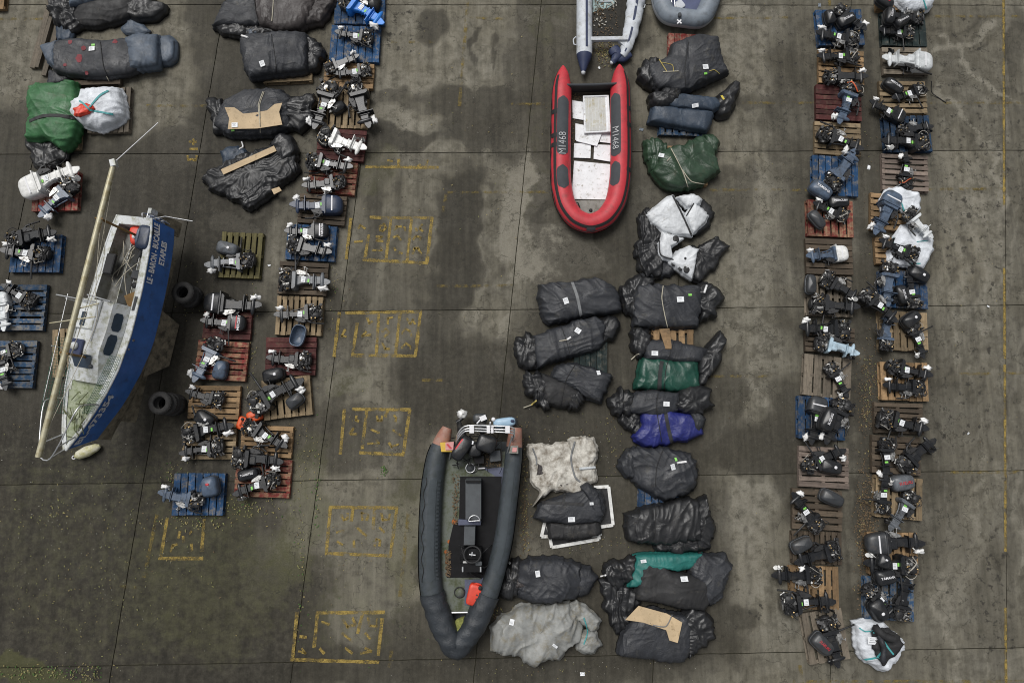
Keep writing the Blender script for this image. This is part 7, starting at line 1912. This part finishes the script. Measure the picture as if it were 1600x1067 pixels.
for j in range(m1):
    a = math.pi * j / (m1 - 1)
    for i in range(n1):
        w = 2 * math.pi * i / n1; q = Vector((math.sin(a) * math.cos(w) * .26, math.sin(a) * math.sin(w) * .22, math.cos(a) * .20)); V.append(q * (1 + .35 * noise.noise(q * 6)) + Vector((0, 0, .2)))
mb.add(V, [(j * n1 + i, j * n1 + (i + 1) % n1, (j + 1) * n1 + (i + 1) % n1, (j + 1) * n1 + i) for j in range(m1 - 1) for i in range(n1)], True)
o = mb.build('rope_coil', mat('mossy_rope', (.18, .19, .05), .9, var=.5, scale=16, bmp=.02, bscale=25)); o.location = (p.x, p.y, .30); tag(o, 'mossy yellow-green coil in the bow of the rigid boat', 'rope coil')

# ---------------- blue sailing boat (left)
S0, B0 = at(209, 338, 1.85), at(106, 704, 2.05)
ax = Vector((B0.x - S0.x, B0.y - S0.y, 0)); LB = ax.length; ang = math.atan2(ax.y, ax.x)
sb = thing('sailing_boat', 'blue and white sailing boat LE - BARON - BUCAILLE on its keels', 'sailing boat', (S0.x, S0.y, 0), 0)
HEEL = math.radians(15)     # she leans a little to starboard
sb.rotation_euler = (HEEL, 0, ang)
MB_W = Matrix.Translation((S0.x, S0.y, 0)) @ Euler((HEEL, 0, ang)).to_matrix().to_4x4()
sb.location = (S0.x - (MB_W.to_3x3() @ Vector((0, 0, 1.85))).x, S0.y - (MB_W.to_3x3() @ Vector((0, 0, 1.85))).y, 0.03)
MB_W = Matrix.Translation(sb.location) @ Euler((HEEL, 0, ang)).to_matrix().to_4x4(); MB_I = MB_W.inverted()
def hb(s): return float(np.interp(s, [0, .06, .15, .30, .5, .65, .75, .85, .93, 1.0], [.50, .58, .64, .70, .74, .69, .58, .40, .22, .02]))
def zs(s): return 1.86 - .10 * math.sin(math.pi * min(1, s * 1.1)) * .6 + .24 * s ** 2
def side(s, t_, off=0.0):
    """port topside: t 0 at the sheer, 1 at the boot top"""
    b_ = hb(s); z = zs(s) - t_ * (.82 - .02 * s)
    y = b_ * (1 - (.06 + .34 * max(0, s - .55) / .45) * t_ ** 1.4)
    x = s * LB - .28 * t_ * max(0, s - .8) / .2
    return Vector((x, y + off, z))
NS = 40
for sg, nm in ((1, 'port'), (-1, 'starboard')):
    mb = MB(); V = []
    for i in range(NS + 1):
        for j in range(7):
            p = side(i / NS, j / 6); V.append((p.x, p.y * sg, p.z))
    F = [(i * 7 + j, i * 7 + j + 1, (i + 1) * 7 + j + 1, (i + 1) * 7 + j) for i in range(NS) for j in range(6)]
    if sg > 0: F = [f[::-1] for f in F]
    mb.add(V, F, True); o = mb.build('topside', M_HULLB, sb); o['label'] = '%s side of the blue hull' % nm
mb = MB(); V = []
for i in range(NS + 1):
    s = i / NS; p = side(s, 1.0); zk = .58 + .30 * max(0, s - .75) / .25 + .12 * max(0, .2 - s) / .2
    for j in range(9):
        f = -1 + j / 4; V.append((p.x, p.y * f, zk + (p.z - zk) * abs(f) ** 2.0))
mb.add(V, [(i * 9 + j, (i + 1) * 9 + j, (i + 1) * 9 + j + 1, i * 9 + j + 1) for i in range(NS) for j in range(8)], True); mb.build('hull_bottom', M_BOTT, sb)
mb = MB(); V = [(0, side(0, j / 6).y * f, side(0, j / 6).z) for j in range(7) for f in (-1, 1)]
mb.add(V, [(2 * j, 2 * j + 1, 2 * j + 3, 2 * j + 2) for j in range(6)]); mb.build('transom', M_HULLB, sb)
for sg in (1, -1):
    mb = MB(); V = []
    pf = [(2.0, .62), (3.75, .62), (3.35, .02), (2.25, .02)]
    for y0, y1 in ((.28, .30), (.36, .38)):
        V += [(pf[0][0], sg * y0, .75), (pf[1][0], sg * y0, .75), (pf[2][0], sg * y1, .0), (pf[3][0], sg * y1, .0)]
    mb.add(V, [(0, 1, 2, 3), (7, 6, 5, 4), (0, 4, 5, 1), (1, 5, 6, 2), (2, 6, 7, 3), (3, 7, 4, 0)]); mb.build('bilge_keel', M_BOTT, sb)
mb = MB(); mb.prism([(.6, -.05), (4.9, -.05), (4.9, .05), (.6, .05)], .28, .75); mb.build('keel', M_BOTT, sb)
mb = MB(); mb.prism([(-.36, -.03), (.02, -.03), (.02, .03), (-.36, .03)], .35, 1.25); rd = mb.build('rudder', M_BOTT, sb)
mb = MB(); mb.box((-.20, .0, 1.35), (.34, .10, .22)); mb.build('rudder_head', M_WHITE, rd)
# deck and gunwale
CK0, CK1, CB1 = .035, .385, .76
def strip(name, s0, s1, f0, f1, z, m, n=16, th=.0, par=None, inset=0.0):
    mb = MB(); V = []
    for i in range(n + 1):
        s = s0 + (s1 - s0) * i / n; b_ = hb(s); x = s * LB
        zz = zs(s) + z
        V += [(x, f0(s), zz), (x, f1(s), zz)]
    mb.add(V, [(2 * i, 2 * i + 2, 2 * i + 3, 2 * i + 1) for i in range(n)], False)
    return mb.build(name, m, par or sb)
for sg in (1, -1):
    strip('side_deck', 0, CB1, lambda s: sg * (hb(s) - .16), lambda s: sg * (hb(s) + .012), .004, M_WHITE, 24)
    strip('side_deck', CB1, 1.0, lambda s: sg * max(0, hb(s) - .09), lambda s: sg * (hb(s) + .012), .004, M_WHITE, 12)
    mb = MB(); mb.tube([(s * LB, sg * (hb(s) + .008), zs(s) - .005) for s in [i / 40 for i in range(41)]], .028, 6); mb.build('gunwale', M_WHITE, sb)
    mb = MB(); V = []
    for i in range(17):     # cockpit coaming wall
        s = CK0 + (CK1 - CK0) * i / 16; y = sg * (hb(s) - .16); V += [(s * LB, y, zs(s) + .004), (s * LB, y * .92, zs(s) - .62)]
    mb.add(V, [(2 * i, 2 * i + 1, 2 * i + 3, 2 * i + 2) for i in range(16)]); mb.build('cockpit_side', M_FLG, sb)
    strip('bench', CK0 + .03, CK1, lambda s: sg * .12 if sg > 0 else sg * .22, lambda s: sg * (hb(s) - .165), -.32, M_FLG if sg > 0 else mat('grey_bench', (.16, .16, .15), .8, var=.3, dirt=(.07, .065, .05), dirt_amt=.5), 12)
    mb = MB(); yy = .12 if sg > 0 else -.22
    mb.box(((CK0 + .03 + CK1) / 2 * LB, yy, 1.38), ((CK1 - CK0 - .03) * LB, .015, .30)); mb.build('bench_front', M_WHITE, sb)
strip('stern_deck', 0, CK0, lambda s: -(hb(s) - .155), lambda s: hb(s) - .155, .003, M_WHITE, 3)
strip('cockpit_sole', CK0, CK1, lambda s: -(hb(s) - .2), lambda s: hb(s) - .2, -.60, mat('cockpit_floor', (.075, .07, .06), .85, var=.4, scale=8, dirt=(.03, .028, .022), dirt_amt=.5), 8)
mb = MB(); s = CK0; mb.box((s * LB, 0, zs(s) - .30), (.02, 2 * (hb(s) - .16), .6)); mb.build('cockpit_end', M_WHITE, sb)
strip('foredeck', CB1 - .02, .99, lambda s: -max(.0, hb(s) - .09), lambda s: max(.0, hb(s) - .09), -.012, M_GRN, 14)
strip('cabin_floor_deck', CK1, CB1, lambda s: -(hb(s) - .155), lambda s: hb(s) - .155, -.004, M_GRN, 14)
# cabin trunk
def cw(s, top): return (hb(s) - .17) * (1.0 if not top else .80)
CT = .40
mb = MB(); V = []; n = 18
for i in range(n + 1):
    s = CK1 + (CB1 - .04 - CK1) * i / n
    hgt = CT * (1.0 if s < .60 else max(.10, 1 - (s - .60) / .12 * .75))
    x = s * LB; zb = zs(s)
    V += [(x, -cw(s, 0), zb), (x, -cw(s, 1), zb + hgt), (x, -cw(s, 1) * .5, zb + hgt + .04), (x, 0, zb + hgt + .055), (x, cw(s, 1) * .5, zb + hgt + .04), (x, cw(s, 1), zb + hgt), (x, cw(s, 0), zb)]
F = [(i * 7 + j, i * 7 + j + 1, (i + 1) * 7 + j + 1, (i + 1) * 7 + j) for i in range(n) for j in range(6)]
F += [tuple(range(7)), tuple(n * 7 + k for k in range(6, -1, -1))]
mb.add(V, [f[::-1] for f in F], False); cab = mb.build('cabin', M_WHITE, sb)
def cabside(s, f, off): # f 0 base, 1 top of port cabin side
    hgt = CT * (1.0 if s < .60 else max(.10, 1 - (s - .60) / .12 * .75))
    y = cw(s, 0) + (cw(s, 1) - cw(s, 0)) * f
    return Vector((s * LB, y, zs(s) + hgt * f)) + Vector((0, .8, .6)) * off
for sg in (1, -1):
    for s0, s1 in ((.425, .50), (.515, .60)):
        mb = MB(); V = []
        for i in range(7):
            s = s0 + (s1 - s0) * i / 6; e = .10 if i in (0, 6) else 0
            for f in (.26 + e, .80 - e):
                p = cabside(s, f, .012); V.append((p.x, p.y * sg, p.z))
        F = [(2 * i, 2 * i + 1, 2 * i + 3, 2 * i + 2) for i in range(6)]
        mb.add(V, F if sg > 0 else [f[::-1] for f in F]); mb.build('window', M_GLASS, cab)
mb = MB(); V = []
for s, k in ((.612, .85), (.665, .35)):
    hgt = CT * max(.10, 1 - (s - .60) / .12 * .75)
    for y in (-.30, .30): V.append((s * LB, y * (1 - .3 * (s > .65)), zs(s) + hgt + .065))
mb.add(V, [(0, 1, 3, 2)]); mb.build('front_window', M_GLASS, cab)
mb = MB(); mb.bevbox((.455 * LB, -.10, zs(.455) + CT + .075), (.62, .50, .07), .02); ht = mb.build('sliding_hatch', M_WHITE, cab)
mb = MB(); mb.box((.47 * LB, -.16, zs(.455) + CT + .117), (.32, .13, .012)); mb.build('hatch_pane', M_GLASS, ht)
for y in (-.37, .17):
    mb = MB(); mb.box((.47 * LB, y, zs(.47) + CT + .07), (.95, .035, .05)); mb.build('hatch_rail', M_SS, cab)
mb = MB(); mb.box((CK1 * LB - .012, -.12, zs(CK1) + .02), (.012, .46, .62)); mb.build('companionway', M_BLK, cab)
mb = MB(); mb.bevbox((.59 * LB, -.14, zs(.59) + CT + .085), (.40, .36, .05), .02); fh = mb.build('forehatch', M_NAVY, cab)
mb = MB(); mb.superell((.585 * LB, -.14, zs(.59) + CT + .14), (.18, .18, .14), .9); mb.build('ventilator', M_WHITE, fh)
mb = MB(); mb.lathe([(0, .05), (.04, .045), (.05, 0)], 12, Matrix.Translation((.655 * LB, .25, zs(.655) + .30))); mb.build('vent', M_SEAT, cab)
# things in the cockpit
q = MB_W @ Vector((.085 * LB, .34, zs(.08) - .31))
oc = thing('outboard_motor', 'navy outboard motor stowed in the sailing boat cockpit', 'outboard motor', q, ang)
mb = MB(); mb.superell((0, 0, .20), (.62, .36, .40), .42); mb.build('cowling', PAINT['navy'], oc)
mb = MB(); mb.superell((.0, -.12, .37), (.40, .08, .10), .6); mb.build('side_panel', PAINT['bluegrey'], oc)
mb = MB(); mb.tube([(.2, -.05, .1), (.45, -.15, .05)], [.09, .05], 8); mb.build('leg', PAINT['dark'], oc)
q = MB_W @ Vector((.075 * LB, .0, zs(.08) - .34))
fb_ = thing('fuel_can', 'red fuel tank beside the motor in the sailing boat cockpit', 'fuel can', q, ang + .3)
mb = MB(); mb.superell((0, 0, .14), (.46, .30, .30), .45); mb.build('body', M_REDC, fb_)
mb = MB(); mb.lathe([(.05, 0), (.05, .06), (0, .06)], 12, Matrix.Translation((.06, 0, .28))); mb.build('cap', M_DECW, fb_)
mb = MB(); mb.tube(spline([(.06, 0, .33), (.22, .06, .25), (.36, -.02, .02), (.5, .05, .02), (.6, -.02, .05)], 16), .016, 6); mb.build('fuel_hose', M_HOSEW, fb_)
q = MB_W @ Vector((.355 * LB, .30, zs(.33) - .29))
mb = MB(); mb.box((0, 0, .03), (.40, .34, .03), (.2, .15, .5)); o = mb.build('wooden_board', M_WOODB); o.location = q; o.rotation_euler = (0, 0, ang); tag(o, 'small brown board lying in the sailing boat cockpit', 'board')
for (s, y, sx, sy, m) in ((.215, -.40, .50, .26, M_BLK), (.24, .20, .22, .26, PAINT['dark']), (.36, .42, .30, .22, M_WHITE)):
    mb = MB(); mb.bevbox((s * LB, y, zs(s) - .27 if y > -.3 else zs(s) - .02), (sx, sy, .09), .02); mb.build('locker_lid' if m != M_BLK else 'side_pocket', m, sb)
mb = MB(); mb.lathe([(0, .03), (.06, .03), (.075, 0)], 14, Matrix.Translation((.285 * LB, .17, zs(.28) - .318))); mb.build('compass', M_BLK, sb)
mb = MB(); mb.box((.37 * LB, hb(.37) - .08, zs(.37) + .012), (.34, .075, .012)); mb.build('deck_pad', PAINT['dark'], sb)
rr_ = random.Random(5)
mb = MB()
for k in range(10):
    a = Vector((rr_.uniform(.05, .38) * LB, rr_.uniform(-.5, .5), 1.55)); bq = Vector((rr_.uniform(.05, .38) * LB, rr_.uniform(-.5, .5), 1.56)); mb.tube(spline([a, (a + bq) / 2 + Vector((rr_.uniform(-.2, .2), rr_.uniform(-.2, .2), .06)), bq], 10), .010, 5)
o = mb.build('cockpit_ropes', M_ROPE, sb); o['kind'] = 'stuff'
mb = MB()
for k in range(16):
    a = Vector((rr_.uniform(.80, .95) * LB, rr_.uniform(-.25, .25), zs(.85) + .03)); bq = a + Vector((rr_.uniform(-.3, .3), rr_.uniform(-.25, .25), .02)); mb.tube(spline([a, (a + bq) / 2 + Vector((rr_.uniform(-.2, .2), rr_.uniform(-.2, .2), .05)), bq], 8), .011, 5)
o = mb.build('foredeck_ropes', mat('mossy_cord', (.10, .11, .05), .9), sb); o['kind'] = 'stuff'
# rails
mb = MB()
zb = zs(.97)
mb.tube(spline([(.80 * LB, .50, zs(.8)), (.82 * LB, .50, zs(.8) + .52), (.97 * LB, .28, zb + .46), (1.035 * LB, .12, zb + .46), (1.035 * LB, -.12, zb + .46), (.97 * LB, -.28, zb + .46), (.82 * LB, -.50, zs(.8) + .48), (.80 * LB, -.50, zs(.8))], 40), .016, 8)
for sg in (1, -1): mb.tube([(.94 * LB, sg * .18, zb), (.985 * LB, sg * .24, zb + .46)], .016, 8)
mb.tube([(1.035 * LB, .10, zb + .46), (.995 * LB, 0, zb + .02)], .016, 8)
mb.build('pulpit', M_SS, sb)
mb = MB()
for sg in (-1, 1):
    for s in (.40, .60):
        if sg > 0: continue
        mb.tube([(s * LB, sg * (hb(s) - .03), zs(s)), (s * LB, sg * (hb(s) + .02), zs(s) + .58)], .014, 6)
mb.tube([(.38 * LB, -hb(.38), zs(.4) + .58), (.82 * LB, -.50, zs(.8) + .52)], .007, 5)
mb.tube([(.39 * LB, -hb(.4) - .35, zs(.4) + .55), (.40 * LB, .22, zs(.4) + .66)], .018, 6)
mb.tube([(.37 * LB, -.30, zs(.4) + .45), (.385 * LB, hb(.4) - .3, zs(.4) + .47)], .018, 6)
mb.build('guard_rail', M_SS, sb)
mb = MB()
for sg in (-1, 1):
    s0, s1 = (.56, .86) if sg < 0 else (.60, .84)
    for k in range(24):
        s = s0 + (s1 - s0) * k / 23; mb.tube([(s * LB, sg * (hb(s) - .02), zs(s) + .02), (s * LB, sg * (np.interp(s, [.56, .8, .9], [.74, .52, .40])), zs(s) + (.53 if sg < 0 else .34))], .0045, 3, cap=False)
    for k in range(8):
        f = k / 7; mb.tube([(s * LB, sg * ((hb(s) - .02) * (1 - f) + np.interp(s, [.56, .8, .9], [.74, .52, .40]) * f), zs(s) + .02 + (.51 if sg < 0 else .32) * f) for s in [s0 + (s1 - s0) * i / 8 for i in range(9)]], .0045, 3, cap=False)
o = mb.build('safety_net', M_NET, sb); o['kind'] = 'stuff'
mb = MB()
for sg in (.5, -.5): mb.tube(spline([(.0, .36 + sg * .16, 1.90), (-.10, .36 + sg * .16, 1.92), (-.12, .36 + sg * .16, 1.6), (-.08, .36 + sg * .16, 1.2)], 12), .016, 6)
for k in range(3): mb.tube([(-.11, .28, 1.3 + .2 * k), (-.11, .44, 1.3 + .2 * k)], .014, 6)
mb.build('stern_ladder', M_SS, sb)
mb = MB(); mb.tube([(-.02, hb(0) * .9, 1.75), (-.12, hb(0) + .25, 1.72), (-.10, hb(0) + .95, 1.60)], .012, 6); mb.build('stern_rod', M_SS, sb)
# lettering on the port side
def hull_text(txt, s_a, s_b, tc, hgt):
    V, F = text_geo(txt, 1.0, .04)
    x0, x1 = min(v.x for v in V), max(v.x for v in V); y0, y1 = min(v.y for v in V), max(v.y for v in V)
    # refine long faces are tiny already; map each vertex onto the hull
    mb = MB(); P = []
    for v in V:
        fx = (v.x - x0) / (x1 - x0); s = s_a + (s_b - s_a) * fx
        tt = tc - ((v.y - (y0 + y1) / 2) / (y1 - y0)) * hgt / .82
        P.append(side(s, tt, .022))
    mb.add(P, [f[::-1] for f in F]); return mb
hull_text('LE - BARON - BUCAILLE', .272, .012, .22, .20).build('lettering', M_DECW, sb)
hull_text('ETAPLES', .178, .075, .56, .20).build('lettering', M_DECW, sb)
hull_text('BL-473354', .985, .755, .24, .19).build('lettering', mat('worn_white_lettering', (.5, .52, .55), .6, dirt=(.06, .09, .2), dirt_amt=.3), sb)
for (s, tt, r) in ((.52, .18, .035), (.56, .12, .03)):
    mb = MB(); mb.superell(side(s, tt, .01), (r * 2, .02, r * 2), .9, 10, 6); mb.build('skin_fitting', M_ALU, sb)
# mast lying on crutches
zm = 2.95
A, B = at(178.5, 254, zm), at(60, 714, zm - .10)
ms = thing('mast', 'long pale mast lying lengthwise above the blue sailing boat', 'mast', ((A.x + B.x) / 2, (A.y + B.y) / 2, zm), 0)
c_ = Vector(ms.location)
mb = MB(); mb.tube([A.lerp(B, i / 10) - c_ for i in range(11)], [.058] + [.064] * 10, 12, flat=1.0); mb.build('spar', M_MAST, ms)
mb = MB(); mb.tube([A - c_, at(247, 192, zm - .25) - c_], .010, 6); mb.build('aerial', M_DECW, ms)
mb = MB(); mb.box(A.lerp(B, .004) - c_, (.12, .16, .14), (0, 0, .3)); mb.build('masthead_fitting', M_WHITE, ms)
for k, (f0, f1, o1, o2) in enumerate(((.0, .75, .09, .22), (.01, .95, .12, .10), (.02, .6, -.08, -.12), (.25, .9, .25, .4))):
    a = A.lerp(B, f0) - c_; b_ = A.lerp(B, f1) - c_
    md = (a + b_) / 2 + Vector((o2, .05, -.18))
    mb = MB(); mb.tube(spline([a + Vector((o1 * .3, 0, 0)), a.lerp(b_, .3) + Vector((o1, 0, -.1)), md, b_ + Vector((.05, 0, -.02))], 24), .007, 5); mb.build('rigging_wire', M_ROPE, ms)
for f in (.50, .545):
    a = A.lerp(B, f) - c_; mb = MB(); mb.tube([a + Vector((-.55 if f > .52 else -.1, -.08, -.05)), a + Vector((.45, .05, -.02))], .016, 6); mb.build('spreader', M_MAST, ms)
# crutches carry the mast on the deck
for f in (.20, .66):
    w_ = A.lerp(B, f); lw = MB_I @ w_
    mb = MB(); mb.tube([(lw.x, lw.y * .4, zs(max(0, min(1, lw.x / LB))) - (.5 if f < .5 else -.2)), (lw.x, lw.y, lw.z - .06)], .03, 6); mb.tube([(lw.x, lw.y - .10, lw.z + .04), (lw.x, lw.y, lw.z - .075), (lw.x, lw.y + .10, lw.z + .04)], .02, 6); mb.build('mast_crutch', M_WOODB, sb)
# float under the bow
p, p2 = at(118, 713, .14), at(154, 697, .14)
fl = thing('fender', 'yellowed white float on the ground under the sailing boat bow', 'fender', ((p.x + p2.x) / 2, (p.y + p2.y) / 2, 0), math.atan2(p2.y - p.y, p2.x - p.x))
mb = MB(); mb.tube([(-.32, 0, .13), (-.24, 0, .13), (0, 0, .14), (.24, 0, .12), (.33, 0, .11)], [.04, .11, .14, .10, .04], 14); mb.build('body', mat('yellowed_float', (.58, .56, .44), .5, var=.2, dirt=(.34, .32, .09), dirt_amt=.45, dirt_scale=4), fl)
mb = MB(); ring(Vector((-.36, 0, .13)), .04, .012, M_DECW, 'eye', fl)
# ---------------- tyres
def tyre_mesh():
    mb = MB(); prof = [(.155, .035), (.17, .0), (.235, -.012), (.285, .012), (.298, .05), (.298, .14), (.285, .178), (.235, .202), (.17, .19), (.155, .155), (.20, .14), (.235, .095), (.20, .05), (.155, .035)]
    mb.lathe(prof, 32)
    return mb.mesh('tyre', M_TYRE)
TM = tyre_mesh()
tr_ = MB()
for k in range(44):
    w = 2 * math.pi * k / 44; tr_.box((math.cos(w) * .298, math.sin(w) * .298, .095), (.014, .026, .11), (0, 0, w))
TT_ = tr_.mesh('tread', M_TYRE)
for (x, y), n_, nm in (((303, 466), 4, 'upper'), ((277, 633), 5, 'lower')):
    base = at(x, y, 0)
    for k in range(n_):
        tt = thing('tyre', ('top tyre of the %s stack beside the sailing boat' % nm) if k == n_ - 1 else '%s tyre from the ground in the %s stack beside the sailing boat' % (ORD[k], nm), 'tyre', (base.x + rr_.uniform(-.03, .03), base.y + rr_.uniform(-.03, .03), .014 + k * .182), rr_.uniform(0, 3), 'stacked tyres')
        tt.scale = (.92, .92, .95)
        obj('casing', TM, tt); o = obj('tread_blocks', TT_, tt); o['kind'] = 'stuff'

# ---------------- small things
for i, ((x, y), tn, sz, lb) in enumerate((((379, 661), 70, (.34, .24, .22), 'left'), ((399, 650), 20, (.40, .30, .24), 'right'))):
    p = at(x, y, .12)
    t = thing('fuel_can', 'orange fuel can, %s of the two between the sailboat and grid rows' % lb, 'fuel can', (p.x, p.y, .002 if i == 0 else PH * 0 + .002), math.radians(tn), 'orange fuel cans')
    mo_ = mat('orange_plastic', (.62, .09, .02), .45, var=.15)
    mb = MB(); mb.superell((0, 0, sz[2] / 2), sz, .42); mb.build('body', mo_, t)
    mb = MB(); mb.lathe([(.04, 0), (.04, .05), (0, .05)], 10, Matrix.Translation((sz[0] * .3, 0, sz[2] - .02))); mb.build('cap', M_BLK, t)
    mb = MB(); mb.tube([(-.08, 0, sz[2] - .01), (-.06, 0, sz[2] + .04), (.06, 0, sz[2] + .04), (.08, 0, sz[2] - .01)], .014, 6); mb.build('handle', mo_, t)
P = [at(x, y, .06) for x, y in ((1447, 134), (1455, 145), (1468, 152), (1480, 160))]
P[0].z = .3; P[1].z = .08; P[2].z = .02; P[3].z = .02
mb = MB(); mb.tube(spline(P, 20), .012, 6); tag(mb.build('cable', M_BLK), 'black cable trailing off the rightmost row near its top', 'cable')
SCR = [((910, 1052), 'white paper scrap on the ground below the pale grey bundle'), ((1357, 262), 'white scrap between the right rows beside the blue pallet'), ((1543, 479), 'white scrap on the open concrete right of the rows'), 
       ((1512, 677), 'white scrap near the right edge, mid height'), ((936, 107), 'white scrap between the red and the white inflatables'), ((421, 415), 'white scrap right of the mossy pallet'), 
       ((1280, 9), 'pale rag above the first blue pallet of the right rows'), ((1002, 203), 'blue-grey scrap left of the dark blue-grey bundle')]
for i, ((x, y), lb) in enumerate(SCR):
    p = at(x, y, 0)
    mb = MB(); V = []; n = 5
    sz = .12 if i in (0, 1) else (.07 if i < 6 else .11)
    for a in range(n):
        for b_ in range(n):
            q = Vector(((a / 4 - .5) * sz, (b_ / 4 - .5) * sz * .7, 0)); q.z = .022 + .03 * noise.noise(q * 25 + Vector((i * 3, 0, 0))); V.append(q)
    mb.add(V, [(a * n + b_, (a + 1) * n + b_, (a + 1) * n + b_ + 1, a * n + b_ + 1) for a in range(4) for b_ in range(4)])
    o = mb.build('paper_scrap', M_LABEL if i < 6 else M_PVCG); o.location = (p.x, p.y, 0); o.rotation_euler = (0, 0, i * 1.3); tag(o, lb, 'litter', 'litter scraps')

# ---------------- fallen leaves and grit
LEAF = [mat('leaf_yellow_green', (.19, .19, .07), .7, var=.4, scale=40), mat('leaf_yellow', (.27, .22, .09), .7, var=.4, scale=40), mat('leaf_brown', (.12, .082, .045), .8, var=.5, scale=40), mat('pale_grit', (.38, .37, .33), .8, var=.3, scale=40), mat('weed_green', (.05, .12, .02), .7, var=.4, scale=30)]
ZN = [ # centre, half size, count, (weights of yellow-green, yellow, brown, grit, weed), leaf size
 ((150, 880), (190, 190), 420, (5, 2, 1, 4, 0), .045), ((90, 800), (40, 30), 60, (6, 2, 0, 3, 0), .05), ((395, 790), (60, 26), 130, (6, 4, 1, 0, 1), .055), ((300, 815), (70, 14), 90, (5, 4, 1, 0, 1), .055), ((270, 745), (20, 30), 50, (5, 3, 1, 0, 2), .05),
 ((395, 560), (8, 160), 70, (4, 3, 2, 0, 1), .045), ((475, 690), (26, 110), 70, (4, 4, 1, 0, 1), .045), ((520, 430), (14, 80), 60, (4, 3, 1, 1, 1), .04), ((330, 610), (14, 140), 40, (4, 3, 1, 1, 0), .045),
 ((570, 900), (120, 150), 130, (3, 3, 1, 3, 1), .035), ((470, 900), (10, 140), 50, (3, 2, 0, 0, 4), .05), ((560, 660), (110, 140), 60, (3, 3, 1, 2, 0), .035), ((700, 300), (140, 300), 50, (2, 5, 1, 3, 0), .045),
 ((1352, 830), (17, 110), 900, (0, 1, 14, 0, 0), .055), ((1358, 590), (20, 60), 220, (1, 1, 8, 0, 0), .05), ((1352, 640), (14, 40), 120, (0, 2, 8, 0, 0), .05), ((1356, 300), (14, 280), 60, (1, 1, 6, 1, 0), .04),
 ((820, 800), (10, 110), 420, (1, 2, 8, 0, 0), .045), ((770, 960), (26, 22), 90, (2, 3, 6, 0, 0), .05), ((944, 82), (22, 22), 300, (3, 4, 8, 0, 0), .05), ((860, 690), (60, 60), 60, (3, 3, 3, 2, 0), .04), ((950, 700), (24, 70), 70, (3, 3, 3, 3, 0), .04),
 ((930, 850), (60, 14), 50, (3, 3, 3, 2, 0), .04), ((850, 1045), (200, 20), 90, (3, 2, 1, 6, 0), .035), ((1530, 500), (70, 500), 90, (1, 2, 3, 4, 0), .035), ((1180, 500), (70, 500), 60, (1, 2, 3, 4, 0), .032), ((90, 690), (90, 60), 30, (4, 2, 0, 2, 0), .04),
 ((60, 1050), (70, 12), 160, (5, 2, 0, 0, 5), .05), ((140, 1050), (30, 14), 70, (6, 3, 0, 0, 2), .05), ((205, 460), (60, 60), 0, (1, 1, 1, 0, 0), .04), ((300, 480), (30, 120), 40, (3, 3, 1, 2, 0), .04), ((30, 60), (40, 90), 25, (1, 2, 2, 3, 0), .035), ((720, 210), (140, 200), 40, (1, 4, 1, 3, 0), .04),
 ((600, 735), (6, 8), 40, (2, 0, 0, 0, 8), .05), ((495, 765), (6, 60), 40, (2, 1, 0, 0, 6), .05),
]
rl = random.Random(21)
LM = [MB() for _ in LEAF]
def leaf(mb, p, sz):
    a = rl.uniform(0, 6.28); e = Euler((rl.uniform(-.5, .5), rl.uniform(-.5, .5), a)).to_matrix()
    w = sz * rl.uniform(.35, .6)
    pts = [(-sz / 2, 0, 0), (-sz * .1, -w / 2, .004), (sz * .3, -w * .35, .002), (sz / 2, 0, 0), (sz * .3, w * .35, .004), (-sz * .1, w / 2, .002)]
    mb.add([e @ Vector(q) + p for q in pts], [(0, 1, 2, 3), (0, 3, 4, 5)])
for (cx, cy), (rx, ry), n, wts, sz in ZN:
    for k in range(n):
        for _ in range(4):
            gx, gy = rl.gauss(0, .5), rl.gauss(0, .5)
            if abs(gx) < 1.3 and abs(gy) < 1.3: break
        p = at(cx + gx * rx, cy + gy * ry, 0); p.z = .012 + rl.random() * .02
        i = rl.choices(range(5), wts)[0]
        s_ = sz * rl.uniform(.6, 1.4) * (.5 if i == 3 else .85)
        leaf(LM[i], p, s_)
for mb, m, nm, lb in zip(LM, LEAF, ('fallen_leaves', 'fallen_leaves', 'fallen_leaves', 'grit', 'weeds'), ('yellow-green leaves scattered on the concrete', 'yellow leaves scattered on the concrete', 'brown leaf litter drifted between the pallet rows', 'pale grit scattered on the concrete', 'small green weeds in the joints')):
    o = mb.build(nm, m); tag(o, lb, None, None, 'stuff')
# leaves floating in the white inflatable and the rigid boat
def heap(name, zones, z, m, n, parent_o, sz=.05):
    mb = MB()
    for k in range(n):
        (cx, cy), (rx, ry) = rl.choice(zones); p = at(cx + rl.uniform(-rx, rx), cy + rl.uniform(-ry, ry), z); p.z = z + rl.random() * .03; leaf(mb, p, sz * rl.uniform(.6, 1.4))
    o = mb.build(name, m); o['kind'] = 'stuff'; o['label'] = parent_o
heap('leaf_litter', [((946, 34), (20, 22)), ((936, 10), (8, 14))], .115, LEAF[2], 160, 'leaf litter floating in the white inflatable boat')
heap('leaf_litter', [((938, 34), (10, 12)), ((955, 8), (8, 6))], .118, LEAF[3], 40, 'pale leaves in the white inflatable boat', .06)
heap('leaf_litter', [((765, 716), (18, 12)), ((712, 780), (5, 40)), ((700, 880), (4, 20))], .525, LEAF[2], 320, 'brown leaf litter on the deck of the rigid boat', .05)
heap('leaf_litter', [((899, 155), (6, 10)), ((896, 200), (3, 30)), ((902, 170), (6, 20))], .075, LEAF[2], 120, 'leaf litter in the red inflatable boat', .045)
